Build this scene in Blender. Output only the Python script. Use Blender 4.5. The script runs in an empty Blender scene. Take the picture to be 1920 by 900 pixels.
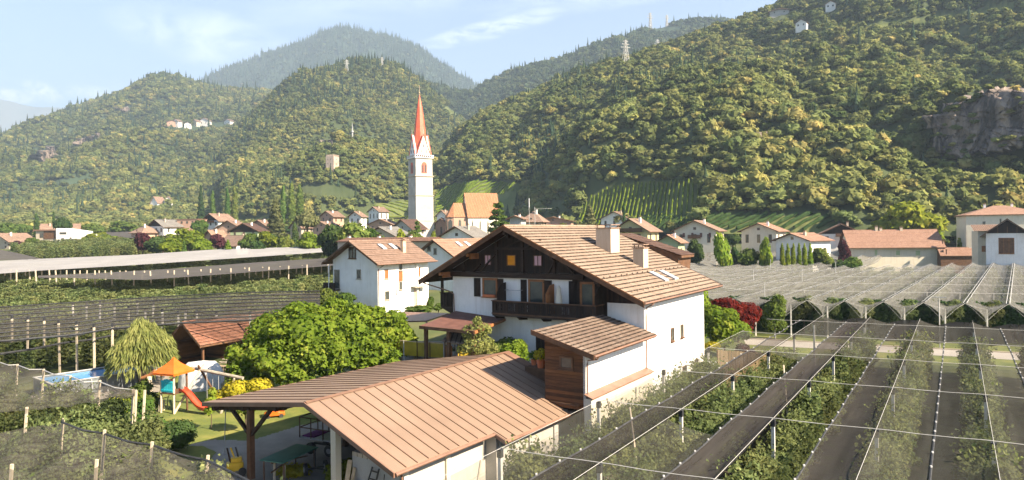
import bpy, math, random
import numpy as np
from mathutils import Vector, Matrix
SC = bpy.context.scene
COL = SC.collection
random.seed(7)
rng = np.random.default_rng(11)
R = math.radians; HAZE = 1.3e-4
# ------------------------------------------------------------------ camera
F = 1300.0; ROLL = .012; HY = 436.0; CZ = 13.5
cd = bpy.data.cameras.new('camera'); cam = bpy.data.objects.new('camera', cd); COL.objects.link(cam)
cd.sensor_width = 36; cd.lens = 36 * F / 1920; cd.shift_y = -(450 - HY) / 1920
cd.clip_start = .3; cd.clip_end = 40000
cam.matrix_world = Matrix.Translation((0, 0, CZ)) @ Matrix.Rotation(R(90), 4, 'X') @ Matrix.Rotation(-ROLL, 4, 'Z')
SC.camera = cam
# ------------------------------------------------------------------ sky, sun, exposure
SUN_EL, SUN_AZ = 36.0, 122.0          # azimuth clockwise from +Y (view direction)
wd = bpy.data.worlds.new('World'); SC.world = wd; wd.use_nodes = True
nt = wd.node_tree; N = nt.nodes; L = nt.links
bg = N['Background']; sky = N.new('ShaderNodeTexSky'); sky.sky_type = 'NISHITA'; sky.sun_disc = False
sky.sun_elevation = R(SUN_EL); sky.sun_rotation = R(SUN_AZ); sky.air_density = 1.0; sky.dust_density = .7; sky.ozone_density = 1.0
tc = N.new('ShaderNodeTexCoord')
def mnode(nt, op, a=None, b=None, c=None):
    n = nt.nodes.new('ShaderNodeMath'); n.operation = op
    for i, v in enumerate((a, b, c)):
        if v is None: continue
        if isinstance(v, (int, float)): n.inputs[i].default_value = v
        else: nt.links.new(v, n.inputs[i])
    return n.outputs[0]
def ramp(nt, fac, stops):
    n = nt.nodes.new('ShaderNodeValToRGB'); el = n.color_ramp.elements
    while len(el) > 1: el.remove(el[0])
    for i, (p, c) in enumerate(stops):
        e = el[0] if i == 0 else el.new(p)
        e.position = p; e.color = (*c, 1) if not isinstance(c, (int, float)) else (c, c, c, 1)
    if fac is not None: nt.links.new(fac, n.inputs[0])
    return n.outputs[0]
def noise(nt, vec, scale, detail=3, rough=.5, dist=0):
    n = nt.nodes.new('ShaderNodeTexNoise'); n.inputs['Scale'].default_value = scale
    n.inputs['Detail'].default_value = detail; n.inputs['Roughness'].default_value = rough; n.inputs['Distortion'].default_value = dist
    if vec is not None: nt.links.new(vec, n.inputs['Vector'])
    return n.outputs['Fac']
def mapping(nt, vec, scale=(1, 1, 1), rot=(0, 0, 0), loc=(0, 0, 0)):
    n = nt.nodes.new('ShaderNodeMapping'); n.inputs['Scale'].default_value = scale; n.inputs['Rotation'].default_value = rot; n.inputs['Location'].default_value = loc
    nt.links.new(vec, n.inputs['Vector']); return n.outputs[0]
def mixc(nt, fac, a, b, mode='MIX'):
    n = nt.nodes.new('ShaderNodeMix'); n.data_type = 'RGBA'; n.blend_type = mode
    for i, v in ((0, fac), (6, a), (7, b)):
        if isinstance(v, (int, float)): n.inputs[i].default_value = v
        elif isinstance(v, tuple): n.inputs[i].default_value = (*v, 1)
        else: nt.links.new(v, n.inputs[i])
    return n.outputs[2]
# thin cirrus streaks and a few low puffs, fixed by direction in the sky
sp = N.new('ShaderNodeSeparateXYZ'); L.new(tc.outputs['Generated'], sp.inputs[0])
yy = mnode(nt, 'MAXIMUM', sp.outputs[1], .05); ca = mnode(nt, 'DIVIDE', sp.outputs[0], yy); cb = mnode(nt, 'DIVIDE', sp.outputs[2], yy)
cv = N.new('ShaderNodeCombineXYZ'); L.new(ca, cv.inputs[0]); L.new(cb, cv.inputs[1])
def streak(a0, b0, ang, ln, wd, st):
    c, s = math.cos(R(ang)), math.sin(R(ang)); da = mnode(nt, 'SUBTRACT', ca, a0); db = mnode(nt, 'SUBTRACT', cb, b0)
    u = mnode(nt, 'DIVIDE', mnode(nt, 'ADD', mnode(nt, 'MULTIPLY', da, c), mnode(nt, 'MULTIPLY', db, s)), ln); v = mnode(nt, 'DIVIDE', mnode(nt, 'SUBTRACT', mnode(nt, 'MULTIPLY', db, c), mnode(nt, 'MULTIPLY', da, s)), wd)
    m_ = mnode(nt, 'MAXIMUM', mnode(nt, 'SUBTRACT', 1.0, mnode(nt, 'ADD', mnode(nt, 'MULTIPLY', u, u), mnode(nt, 'MULTIPLY', v, v))), 0.0)
    nz = ramp(nt, noise(nt, mapping(nt, cv.outputs[0], (1.2 / ln, .5 / wd, 1), (0, 0, -R(ang))), 2.2, 6, .62, .6), [(.36, 0.0), (.68, 1.0)])
    return mnode(nt, 'MULTIPLY', mnode(nt, 'MULTIPLY', m_, nz), st)
cl = streak(-.44, .285, -14, .16, .045, .55)
for q in ((-.50, .20, -4, .12, .03, .3), (-.03, .293, 13, .12, .016, .8), (.12, .335, 6, .2, .02, .35), (-.72, .205, -8, .045, .012, 1.3), (-.675, .212, -22, .035, .014, 1.3), (-.61, .21, -4, .04, .012, .8), (-.22, .33, 4, .3, .03, .25)): cl = mnode(nt, 'ADD', cl, streak(*q))
L.new(mixc(nt, mnode(nt, 'MINIMUM', cl, .85), mixc(nt, 1.0, sky.outputs[0], (.70, .76, .86), 'MULTIPLY'), (7.6, 7.9, 8.4)), bg.inputs['Color'])
bg.inputs['Strength'].default_value = .066
sd = bpy.data.lights.new('sun', 'SUN'); sun = bpy.data.objects.new('sun', sd); COL.objects.link(sun)
sd.energy = 4.0; sd.angle = R(.7); sd.color = (1.0, .86, .67)
SDIR = Vector((math.sin(R(SUN_AZ)) * math.cos(R(SUN_EL)), math.cos(R(SUN_AZ)) * math.cos(R(SUN_EL)), math.sin(R(SUN_EL))))
sun.rotation_euler = SDIR.to_track_quat('Z', 'Y').to_euler()
SC.view_settings.view_transform = 'Standard'; SC.view_settings.look = 'None'
SC.view_settings.exposure = 2.05; SC.view_settings.gamma = 1.0
SC.render.engine = 'CYCLES'; cy = SC.cycles
cy.use_denoising = True; cy.max_bounces = 6; cy.diffuse_bounces = 4; cy.glossy_bounces = 2
cy.transmission_bounces = 3; cy.transparent_max_bounces = 14; cy.volume_bounces = 0
cy.use_adaptive_sampling = True; cy.adaptive_threshold = .02
# ------------------------------------------------------------------ photo geometry helpers (pixels of the 1920x900 photo -> metres)
def lev(px, py):
    dx = px - 960; dy = py - HY
    return dx - ROLL * dy, dy + ROLL * dx
def W(px, py, Y):
    a, b = lev(px, py); return Vector((a / F * Y, Y, CZ - b / F * Y))
def G(px, py, z=0):
    a, b = lev(px, py); Y = (CZ - z) * F / b; return Vector((a / F * Y, Y, z))
def projA(X, Y, Z):
    a = X / Y * F; b = (CZ - Z) / Y * F
    return 960 + a + ROLL * b, HY + b - ROLL * a
def ss(a, b, x):
    t = np.clip((np.asarray(x, float) - a) / (b - a), 0, 1); return t * t * (3 - 2 * t)
def vnoise(x, y, seed=0):
    x = np.asarray(x, float); y = np.asarray(y, float)
    xi = np.floor(x).astype(np.int64); yi = np.floor(y).astype(np.int64); fx = x - xi; fy = y - yi
    fx = fx * fx * (3 - 2 * fx); fy = fy * fy * (3 - 2 * fy)
    def h(a, b):
        n = (a * 374761393 + b * 668265263 + seed * 974634777) & 0x7fffffff
        n = ((n ^ (n >> 13)) * 1274126177) & 0x7fffffff
        return ((n ^ (n >> 16)) & 0xffff) / 65535.0
    return (h(xi, yi) * (1 - fx) + h(xi + 1, yi) * fx) * (1 - fy) + (h(xi, yi + 1) * (1 - fx) + h(xi + 1, yi + 1) * fx) * fy * 1.0
def fbm(x, y, seed=0, o=4):
    s = 0; a = 1; t = 0
    for k in range(o):
        s = s + a * (vnoise(x * 2 ** k, y * 2 ** k, seed + k * 17) - .5); t += a; a *= .5
    return s / t * 2
def ground_h(x, y):
    x = np.asarray(x, float); y = np.asarray(y, float)
    gl = .4 * ss(30, 45, y) + .9 * ss(58, 88, y) + 1.2 * ss(90, 130, y) + 1.4 * ss(150, 250, y) + 2.1 * ss(-48, -22, x) * ss(58, 84, y) * (1 - ss(110, 180, y)); gr = 3.6 * ss(190, 265, y)
    m = ss(2, 20, x - (y - 50) * .25)
    return gl * (1 - m) + gr * m + 6.2 * ss(170, 350, y) + 7 * ss(360, 520, y) + 34 * ss(520, 1050, y)
def gh(x, y): return float(ground_h(x, y))
def NH(px, py, h):      # pixel -> point h metres above the ground, first hit along the ray
    a, b = lev(px, py); Y = np.linspace(14, 520, 5061); d = (CZ - b / F * Y) - (ground_h(a / F * Y, Y) + h); k = np.nonzero(d <= 0)[0]
    y = float(Y[k[0]]) if len(k) else 300.
    return Vector((a / F * y, y, gh(a / F * y, y) + h))
def T(px, py): return NH(px, py, 0)
# ------------------------------------------------------------------ mesh helpers
class MB:
    def __init__(s): s.v = []; s.f = []
    def add(s, vs, fs):
        n = len(s.v); s.v += [tuple(v) for v in vs]; s.f += [tuple(i + n for i in f) for f in fs]; return s
    def box(s, x0, x1, y0, y1, z0, z1):
        return s.add([(x0, y0, z0), (x1, y0, z0), (x1, y1, z0), (x0, y1, z0), (x0, y0, z1), (x1, y0, z1), (x1, y1, z1), (x0, y1, z1)],
                     [(3, 2, 1, 0), (4, 5, 6, 7), (0, 1, 5, 4), (1, 2, 6, 5), (2, 3, 7, 6), (3, 0, 4, 7)])
    def slab(s, pts, d):   # closed prism: polygon pts moved by vector d
        n = len(pts); p = [Vector(q) for q in pts]; d = Vector(d)
        return s.add(p + [q + d for q in p], [tuple(range(n))[::-1], tuple(range(n, 2 * n))] + [(i, (i + 1) % n, (i + 1) % n + n, i + n) for i in range(n)])
    def bar(s, a, b, w, h=None, up=(0, 0, 1)):   # rectangular beam from a to b
        a = Vector(a); b = Vector(b); h = h or w; d = (b - a).normalized(); u = Vector(up)
        if abs(d.dot(u)) > .98: u = Vector((0, 1, 0))
        x = d.cross(u).normalized() * w / 2; y = x.cross(d).normalized() * h / 2
        return s.add([a - x - y, a + x - y, a + x + y, a - x + y, b - x - y, b + x - y, b + x + y, b - x + y],
                     [(0, 1, 2, 3), (7, 6, 5, 4), (0, 4, 5, 1), (1, 5, 6, 2), (2, 6, 7, 3), (3, 7, 4, 0)])
    def tube(s, pts, r, n=6, cap=True):
        pts = [Vector(p) for p in pts]; rs = r if isinstance(r, (list, tuple)) else [r] * len(pts); vs = []
        for i, p in enumerate(pts):
            d = (pts[min(i + 1, len(pts) - 1)] - pts[max(i - 1, 0)]).normalized()
            u = Vector((0, 0, 1)) if abs(d.z) < .9 else Vector((1, 0, 0)); x = d.cross(u).normalized(); y = d.cross(x)
            for k in range(n):
                a = 2 * math.pi * k / n; vs.append(p + (x * math.cos(a) + y * math.sin(a)) * rs[i])
        fs = [(i * n + k, i * n + (k + 1) % n, (i + 1) * n + (k + 1) % n, (i + 1) * n + k) for i in range(len(pts) - 1) for k in range(n)]
        if cap: fs += [tuple(range(n))[::-1], tuple(range((len(pts) - 1) * n, len(pts) * n))]
        return s.add(vs, fs)
    def grid(s, P):        # P[i][j] points
        n, m = len(P), len(P[0]); vs = [p for r in P for p in r]
        return s.add(vs, [(i * m + j, i * m + j + 1, (i + 1) * m + j + 1, (i + 1) * m + j) for i in range(n - 1) for j in range(m - 1)])
    def lathe(s, prof, n=12, c=(0, 0)):
        vs = [(c[0] + r * math.cos(2 * math.pi * k / n), c[1] + r * math.sin(2 * math.pi * k / n), z) for r, z in prof for k in range(n)]
        fs = [(i * n + k, i * n + (k + 1) % n, (i + 1) * n + (k + 1) % n, (i + 1) * n + k) for i in range(len(prof) - 1) for k in range(n)]
        return s.add(vs, fs + [tuple(range(n))[::-1], tuple(range((len(prof) - 1) * n, len(prof) * n))])
    def mesh(s, name, smooth=False):
        me = bpy.data.meshes.new(name); me.from_pydata([tuple(v) for v in s.v], [], s.f); me.validate()
        if smooth: me.polygons.foreach_set('use_smooth', [True] * len(me.polygons))
        return me
    def build(s, name, mat=None, parent=None, smooth=False, bevel=0):
        o = bpy.data.objects.new(name, s.mesh(name, smooth)); COL.objects.link(o)
        if mat: o.data.materials.append(mat)
        if parent: o.parent = parent
        if bevel:
            m = o.modifiers.new('b', 'BEVEL'); m.width = bevel; m.segments = 1; m.limit_method = 'ANGLE'
        return o
def npmesh(name, V, Fq, mat=None, smooth=False):
    """fast mesh from numpy vertices (n,3) and quads/tris (m,k)"""
    me = bpy.data.meshes.new(name); n = len(V); m, k = Fq.shape
    me.vertices.add(n); me.vertices.foreach_set('co', np.asarray(V, np.float32).ravel())
    me.loops.add(m * k); me.loops.foreach_set('vertex_index', Fq.astype(np.int32).ravel())
    me.polygons.add(m); me.polygons.foreach_set('loop_start', np.arange(0, m * k, k, dtype=np.int32))
    me.update(calc_edges=True)
    if smooth: me.polygons.foreach_set('use_smooth', [True] * m)
    if mat: me.materials.append(mat)
    return me
def link(name, me, parent=None, loc=(0, 0, 0), rz=0):
    o = bpy.data.objects.new(name, me); COL.objects.link(o); o.location = loc; o.rotation_euler.z = rz
    if parent: o.parent = parent
    return o
def tag(o, label=None, cat=None, group=None, kind=None):
    if label: o['label'] = label
    if cat: o['category'] = cat
    if group: o['group'] = group
    if kind: o['kind'] = kind
    return o
def empty(name, loc, rz=0, label=None, cat=None, group=None):
    o = bpy.data.objects.new(name, None); COL.objects.link(o); o.location = loc; o.rotation_euler = (0, 0, rz); o.empty_display_size = .3
    return tag(o, label, cat, group)
# ------------------------------------------------------------------ materials
def pmat(name, c1, c2=None, scale=2., rough=.8, bump=0, spec=.3, metal=0, stretch=(1, 1, 1), detail=4, bscale=None, world=False, c3=None, rand=0):
    m = bpy.data.materials.new(name); m.use_nodes = True; nt = m.node_tree; b = nt.nodes['Principled BSDF']
    b.inputs['Roughness'].default_value = rough; b.inputs['Specular IOR Level'].default_value = spec; b.inputs['Metallic'].default_value = metal
    t = nt.nodes.new('ShaderNodeTexCoord')
    if world:
        g = nt.nodes.new('ShaderNodeNewGeometry'); vec = g.outputs['Position']
    else: vec = t.outputs['Object']
    if stretch != (1, 1, 1): vec = mapping(nt, vec, stretch)
    nf = noise(nt, vec, scale, detail, .6)
    col = ramp(nt, nf, [(.3, c1), (.7, c2 or c1)] if not c3 else [(.25, c1), (.5, c2), (.75, c3)])
    if rand:
        oi = nt.nodes.new('ShaderNodeObjectInfo'); h = nt.nodes.new('ShaderNodeHueSaturation')
        nt.links.new(mnode(nt, 'MULTIPLY_ADD', oi.outputs['Random'], rand, 1 - rand / 2), h.inputs['Value']); nt.links.new(col, h.inputs['Color']); col = h.outputs[0]
    nt.links.new(col, b.inputs['Base Color'])
    if bump:
        bp = nt.nodes.new('ShaderNodeBump'); bp.inputs['Strength'].default_value = 1; bp.inputs['Distance'].default_value = bump
        nt.links.new(noise(nt, vec, bscale or scale * 3, 3), bp.inputs['Height']); nt.links.new(bp.outputs[0], b.inputs['Normal'])
    m['vec'] = 0
    return m
def leafmat(name, c1, c2, c3=None, scale=.5, transl=.35, rand=.5, hue=.03, val=.5, fine=0):
    """foliage: clump noise in colour, random per tree, light through the leaves"""
    m = bpy.data.materials.new(name); m.use_nodes = True; nt = m.node_tree
    for n in list(nt.nodes): nt.nodes.remove(n)
    out = nt.nodes.new('ShaderNodeOutputMaterial'); g = nt.nodes.new('ShaderNodeNewGeometry'); oi = nt.nodes.new('ShaderNodeObjectInfo')
    nf = noise(nt, g.outputs['Position'], scale, 3, .65)
    f = mnode(nt, 'ADD', mnode(nt, 'MULTIPLY', nf, 1 - rand * .6), mnode(nt, 'MULTIPLY', oi.outputs['Random'], rand * .6))
    if fine: f = mnode(nt, 'ADD', f, mnode(nt, 'MULTIPLY_ADD', noise(nt, g.outputs['Position'], fine, 1), .5, -.25))
    stops = [(.30, c1), (.62, c2)] + ([(.80, c3)] if c3 else [])
    col = ramp(nt, f, stops)
    h = nt.nodes.new('ShaderNodeHueSaturation')
    wn = nt.nodes.new('ShaderNodeTexWhiteNoise'); wn.noise_dimensions = '1D'; nt.links.new(oi.outputs['Random'], wn.inputs['W'])
    nt.links.new(mnode(nt, 'MULTIPLY_ADD', wn.outputs['Value'], hue * 2, .5 - hue), h.inputs['Hue'])
    wn2 = nt.nodes.new('ShaderNodeTexWhiteNoise'); wn2.noise_dimensions = '1D'; nt.links.new(mnode(nt, 'ADD', oi.outputs['Random'], 3.7), wn2.inputs['W'])
    nt.links.new(mnode(nt, 'MULTIPLY_ADD', wn2.outputs['Value'], val, 1 - val / 2), h.inputs['Value']); nt.links.new(col, h.inputs['Color'])
    d = nt.nodes.new('ShaderNodeBsdfDiffuse'); tr = nt.nodes.new('ShaderNodeBsdfTranslucent'); mx = nt.nodes.new('ShaderNodeMixShader')
    nt.links.new(h.outputs[0], d.inputs[0]); nt.links.new(h.outputs[0], tr.inputs[0]); mx.inputs[0].default_value = transl
    nt.links.new(d.outputs[0], mx.inputs[1]); nt.links.new(tr.outputs[0], mx.inputs[2]); nt.links.new(mx.outputs[0], out.inputs[0])
    return m
M = {}
M['wood_leaf'] = leafmat('woodland_leaf', (.088, .118, .040), (.215, .228, .074), (.42, .355, .11), .011, .38, .50, .018, .55, fine=.09)
M['wood_leaf_far'] = leafmat('far_woodland_leaf', (.055, .082, .040), (.105, .130, .055), (.20, .19, .07), .008, .25, .6, .02, .4)
M['conifer'] = leafmat('conifer_needles', (.020, .040, .024), (.050, .075, .038), None, .1, .1, .5, .02, .5)
M['bark'] = pmat('bark', (.05, .035, .022), (.12, .09, .06), 3, .95, .02, stretch=(1, 1, .2))
# ------------------------------------------------------------------ crowns
def rdirs(n):
    v = rng.normal(size=(n, 3)); return v / np.linalg.norm(v, axis=1)[:, None]
def leaf_quads(P, Nn, size, bend=.25, aspect=1.6):
    """one bent leaf spray (2 quads -> kept as one quad for speed) per point, facing roughly Nn"""
    n = len(P); Nn = Nn / np.linalg.norm(Nn, axis=1)[:, None]
    t = rdirs(n); t -= (t * Nn).sum(1)[:, None] * Nn; t /= np.linalg.norm(t, axis=1)[:, None] + 1e-9
    b = np.cross(Nn, t); s = size * (.6 + .8 * rng.random(n)); s = s[:, None]
    a = t * s * aspect / 2; c = b * s / 2
    V = np.stack([P - a, P + c * 1.0 - Nn * s * bend, P + a, P - c * 1.0 - Nn * s * bend], 1).reshape(-1, 3)
    return V, np.arange(4 * n).reshape(-1, 4)
def crown_cloud(lobes, n, size, jit=.5, up=.3):
    """lobes: list (cx,cy,cz, rx,ry,rz); leaves on the shells and a few inside"""
    A = np.array(lobes, float); w = A[:, 3] * A[:, 4] + A[:, 4] * A[:, 5]; idx = rng.choice(len(A), n, p=w / w.sum())
    d = rdirs(n); low = d[:, 2] < -.35; d[low, 2] *= rng.random(low.sum()); r = 1 - .38 * rng.random(n) ** 1.6
    c = A[idx, :3]; rr = A[idx, 3:]; P = c + d * rr * r[:, None]
    Nn = d / rr * rr.mean(1)[:, None] + rdirs(n) * jit + np.array([0, 0, up])
    return leaf_quads(P, Nn, size)
def blob(lobe, k=2, amp=.12):
    import bmesh
    bm = bmesh.new(); bmesh.ops.create_icosphere(bm, subdivisions=k, radius=1); V = np.array([v.co[:] for v in bm.verts]); Fc = np.array([[v.index for v in f.verts] for f in bm.faces]); bm.free()
    V = V * (1 + amp * rng.normal(size=(len(V), 1)).clip(-1.5, 1.5)); return V * np.array(lobe[3:]) + np.array(lobe[:3]), Fc
def merge(parts):
    V = []; Q = []; n = 0
    for v, f in parts:
        if f.shape[1] == 3: f = np.concatenate([f, f[:, :1] * 0 - 1], 1)
        V.append(v); Q.append(np.where(f >= 0, f + n, -1)); n += len(v)
    return np.concatenate(V), np.concatenate(Q)
def mixed_mesh(name, V, Q, mat, matidx=None):
    tri = Q[:, 3] < 0; me = bpy.data.meshes.new(name); sizes = np.where(tri, 3, 4)
    me.vertices.add(len(V)); me.vertices.foreach_set('co', np.asarray(V, np.float32).ravel())
    lp = Q[Q >= 0]; me.loops.add(len(lp)); me.loops.foreach_set('vertex_index', lp.astype(np.int32))
    me.polygons.add(len(Q)); st = np.concatenate([[0], np.cumsum(sizes)[:-1]]).astype(np.int32); me.polygons.foreach_set('loop_start', st)
    me.update(calc_edges=True); me.materials.append(mat); return me
def lobed(rx, ry, rz, z, k=6, s=.5):
    """k sub-lobes spread in an ellipsoid"""
    out = [(0, 0, z, rx * .72, ry * .72, rz * .78)]
    for i in range(k):
        a = 2 * math.pi * (i + random.random() * .6) / k; e = random.uniform(-.45, .85); c = math.cos(e * 1.2); q = random.uniform(.5, .62)
        f = s * random.uniform(.75, 1.15)
        out.append((math.cos(a) * rx * q * c, math.sin(a) * ry * q * c, z + math.sin(e * 1.2) * rz * .62, rx * f, ry * f, rz * f * .8))
    return out
def far_crown(name, n=110, size=.42, k=6, mat=None, rz=.55):
    """unit woodland crown: radius 1, centre about z=.9, reads as a lumpy broadleaf crown"""
    lb = lobed(1, 1, rz * 1.25, .95, k, .5)
    parts = [blob((l[0], l[1], l[2], l[3] * .86, l[4] * .86, l[5] * .86), 1, .08) for l in lb]
    parts.append(crown_cloud(lb, n, size, .55)); V, Q = merge(parts)
    me = mixed_mesh(name, V, Q, mat); return me
def cone_crown(name, h=3.2, r=1., tiers=9, mat=None, per=16):
    V = []; Fc = []; nn = 0
    for t in range(tiers):
        z = .25 + (h - .25) * t / tiers; rr = r * (1 - t / tiers) ** .85 * random.uniform(.9, 1.1); a0 = random.random() * 6
        top = z + h / tiers * 1.7
        for k in range(per):
            a = a0 + 2 * math.pi * k / per; da = math.pi / per * 1.25; q = rr * random.uniform(.7, 1.15); zd = z - random.uniform(0, .12)
            V += [(0, 0, top), (math.cos(a - da) * q * .75, math.sin(a - da) * q * .75, zd + .06), (math.cos(a) * q, math.sin(a) * q, zd - .08), (math.cos(a + da) * q * .75, math.sin(a + da) * q * .75, zd + .06)]
            Fc.append((nn, nn + 1, nn + 2, nn + 3)); nn += 4
    return mixed_mesh(name, np.array(V), np.array(Fc), mat)
def proto_collection(name, meshes):
    c = bpy.data.collections.new(name)
    for i, me in enumerate(meshes):
        c.objects.link(bpy.data.objects.new('%s_%02d' % (name, i), me))
    return c
_gn = {}
def scatter(name, P, scl, idx, coll, kind='stuff', label=None, cat=None, tilt=None):
    """one object of stuff: crowns instanced on points"""
    n = len(P); me = bpy.data.meshes.new(name); me.vertices.add(n); me.vertices.foreach_set('co', np.asarray(P, np.float32).ravel())
    a = me.attributes.new('scl', 'FLOAT_VECTOR', 'POINT'); a.data.foreach_set('vector', np.asarray(scl, np.float32).ravel())
    a = me.attributes.new('rot', 'FLOAT', 'POINT'); a.data.foreach_set('value', (rng.random(n) * 6.283).astype(np.float32))
    a = me.attributes.new('idx', 'INT', 'POINT'); a.data.foreach_set('value', np.asarray(idx, np.int32))
    o = link(name, me)
    g = bpy.data.node_groups.new(name, 'GeometryNodeTree'); g.interface.new_socket('Geometry', in_out='INPUT', socket_type='NodeSocketGeometry'); g.interface.new_socket('Geometry', in_out='OUTPUT', socket_type='NodeSocketGeometry')
    I = g.nodes.new('NodeGroupInput'); O = g.nodes.new('NodeGroupOutput'); ip = g.nodes.new('GeometryNodeInstanceOnPoints'); ci = g.nodes.new('GeometryNodeCollectionInfo')
    ci.inputs['Collection'].default_value = coll; ci.inputs['Separate Children'].default_value = True; ci.inputs['Reset Children'].default_value = True
    def na(nm, dt):
        x = g.nodes.new('GeometryNodeInputNamedAttribute'); x.data_type = dt; x.inputs['Name'].default_value = nm; return x.outputs['Attribute']
    cx = g.nodes.new('ShaderNodeCombineXYZ'); g.links.new(na('rot', 'FLOAT'), cx.inputs[2])
    g.links.new(I.outputs[0], ip.inputs['Points']); g.links.new(ci.outputs[0], ip.inputs['Instance']); ip.inputs['Pick Instance'].default_value = True
    g.links.new(na('idx', 'INT'), ip.inputs['Instance Index']); g.links.new(cx.outputs[0], ip.inputs['Rotation']); g.links.new(na('scl', 'FLOAT_VECTOR'), ip.inputs['Scale'])
    g.links.new(ip.outputs[0], O.inputs[0]); o.modifiers.new('scatter', 'NODES').node_group = g
    return tag(o, label, cat, None, kind)
# ------------------------------------------------------------------ hills
class Hill:
    """terrain between a foot line and a crest line, each given as photo pixels at their own real distances, then falling away behind"""
    def __init__(s, us, stations, amp, sc, seed, back=.35, drop=.5, ampc=.25):
        # stations: list of (dist array, y array) over us
        s.us = np.array(us, float); s.D = [np.interp(s.us, *zip(*d)) for d, _ in stations]; Yp = [np.interp(s.us, *zip(*y)) for _, y in stations]
        s.Z = []
        for D, y in zip(s.D, Yp):
            b = (y - HY) + ROLL * (s.us - 960); s.Z.append(CZ - b / F * D)
        s.D.append(s.D[-1] * (1 + back)); s.Z.append(s.Z[-1] * (1 - drop))
        s.K = len(s.D); s.amp = amp; s.sc = sc; s.seed = seed; s.ampc = ampc
        s.D = np.array(s.D); s.Z = np.array(s.Z)
    def at(s, u, t):      # t in 0..K-1 ; crest at K-2
        u = np.asarray(u, float); t = np.asarray(t, float); k = np.clip(np.floor(t).astype(int), 0, s.K - 2); f = t - k
        iu = np.clip(np.searchsorted(s.us, u) - 1, 0, len(s.us) - 2); fu = np.clip((u - s.us[iu]) / (s.us[iu + 1] - s.us[iu]), 0, 1); fu = fu * fu * (3 - 2 * fu) * .5 + fu * .5
        def val(A, k):
            k = np.clip(k, 0, s.K - 1); return A[k, iu] * (1 - fu) + A[k, iu + 1] * fu
        D = val(s.D, k) * (1 - f) + val(s.D, k + 1) * f
        p0, p1, p2, p3 = val(s.Z, k - 1), val(s.Z, k), val(s.Z, k + 1), val(s.Z, k + 2)
        lin = p1 * (1 - f) + p2 * f
        cat = .5 * (2 * p1 + (p2 - p0) * f + (2 * p0 - 5 * p1 + 4 * p2 - p3) * f * f + (3 * p1 - p0 - 3 * p2 + p3) * f ** 3)
        z = lin * .5 + cat * .5
        X = (u - 960) / F * D; tc = t / (s.K - 2)
        env = np.clip(np.sin(np.clip(tc, 0, 1) * math.pi), 0, 1) ** .6 * (1 - s.ampc) + s.ampc * np.clip(tc * 3, 0, 1)
        wx = X + fbm(X / s.sc * .7, D / s.sc * .7, s.seed + 5, 2) * s.sc * .5
        n = fbm(wx / s.sc, D / s.sc * .45, s.seed, 5); n = n + .5 * (.5 - np.abs(fbm(wx / s.sc * 2.1, D / s.sc * .8, s.seed + 9, 3)))
        return X, D, z + n * s.amp * env
    def build(s, name, mat, nu=260, nv=140, clear=()):
        u = np.linspace(s.us[0], s.us[-1], nu); t = np.linspace(0, s.K - 1, nv); U, Tt = np.meshgrid(u, t, indexing='ij'); X, Y, Z = s.at(U, Tt)
        V = np.stack([X, Y, Z], -1).reshape(-1, 3); i = np.arange(nu * nv).reshape(nu, nv)
        Q = np.stack([i[:-1, :-1], i[1:, :-1], i[1:, 1:], i[:-1, 1:]], -1).reshape(-1, 4)
        me = npmesh(name, V, Q, mat, True); px, py = projA(V[:, 0], V[:, 1], V[:, 2]); k = np.zeros(len(V))
        for c in clear: k = np.maximum(k, inpoly(px, py, c))
        a = me.attributes.new('meadow', 'FLOAT', 'POINT'); a.data.foreach_set('value', k.astype(np.float32)); o = link(name, me); return tag(o, kind='structure')
    def sample(s, spacing_px, smin, tmax=None, over=1.3, umin=None, umax=None):
        """random points with the spacing growing with distance"""
        tmax = tmax or s.K - 2 + .25
        u0 = umin or s.us[0]; u1 = umax or s.us[-1]
        nu = 160; nv = 90; u = np.linspace(u0, u1, nu + 1); t = np.linspace(.0, tmax, nv + 1)
        U, Tt = np.meshgrid(u, t, indexing='ij'); X, Y, Z = s.at(U, Tt)
        Y0 = Y[:-1, :-1]; area = np.abs((X[1:, :-1] - X[:-1, :-1]) * (Y[:-1, 1:] - Y[:-1, :-1])) * 1.15
        sp = np.maximum(smin, Y0 * spacing_px / F); lam = area / sp ** 2 * over
        cnt = rng.poisson(lam); ii, jj = np.nonzero(cnt); rep = cnt[ii, jj]; ii = np.repeat(ii, rep); jj = np.repeat(jj, rep)
        uu = u[ii] + rng.random(len(ii)) * (u[1] - u[0]); tt = t[jj] + rng.random(len(jj)) * (t[1] - t[0])
        X, Y, Z = s.at(uu, tt); return X, Y, Z, np.maximum(smin, Y * spacing_px / F), tt
def inpoly(px, py, poly):
    c = np.zeros(len(px), bool); n = len(poly); j = n - 1
    for i in range(n):
        xi, yi = poly[i]; xj, yj = poly[j]
        c ^= ((yi > py) != (yj > py)) & (px < (xj - xi) * (py - yi) / (yj - yi + 1e-9) + xi); j = i
    return c
M['hill_floor'] = pmat('hill_floor', (.038, .054, .018), (.07, .085, .03), .03, .95, world=True)
nt = M['hill_floor'].node_tree; at_ = nt.nodes.new('ShaderNodeAttribute'); at_.attribute_name = 'meadow'; b_ = nt.nodes['Principled BSDF']; l_ = b_.inputs['Base Color'].links[0].from_socket
gp_ = nt.nodes.new('ShaderNodeNewGeometry'); nt.links.new(mixc(nt, at_.outputs['Fac'], l_, ramp(nt, noise(nt, gp_.outputs['Position'], .06, 5), [(.3, (.07, .095, .025)), (.7, (.15, .16, .05))])), b_.inputs['Base Color'])
M['far_floor'] = pmat('far_floor', (.028, .050, .028), (.055, .08, .04), .004, .95, world=True)
M['pale_rock'] = pmat('pale_mountain', (.10, .12, .10), (.20, .20, .17), .0015, .95, world=True)
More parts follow.
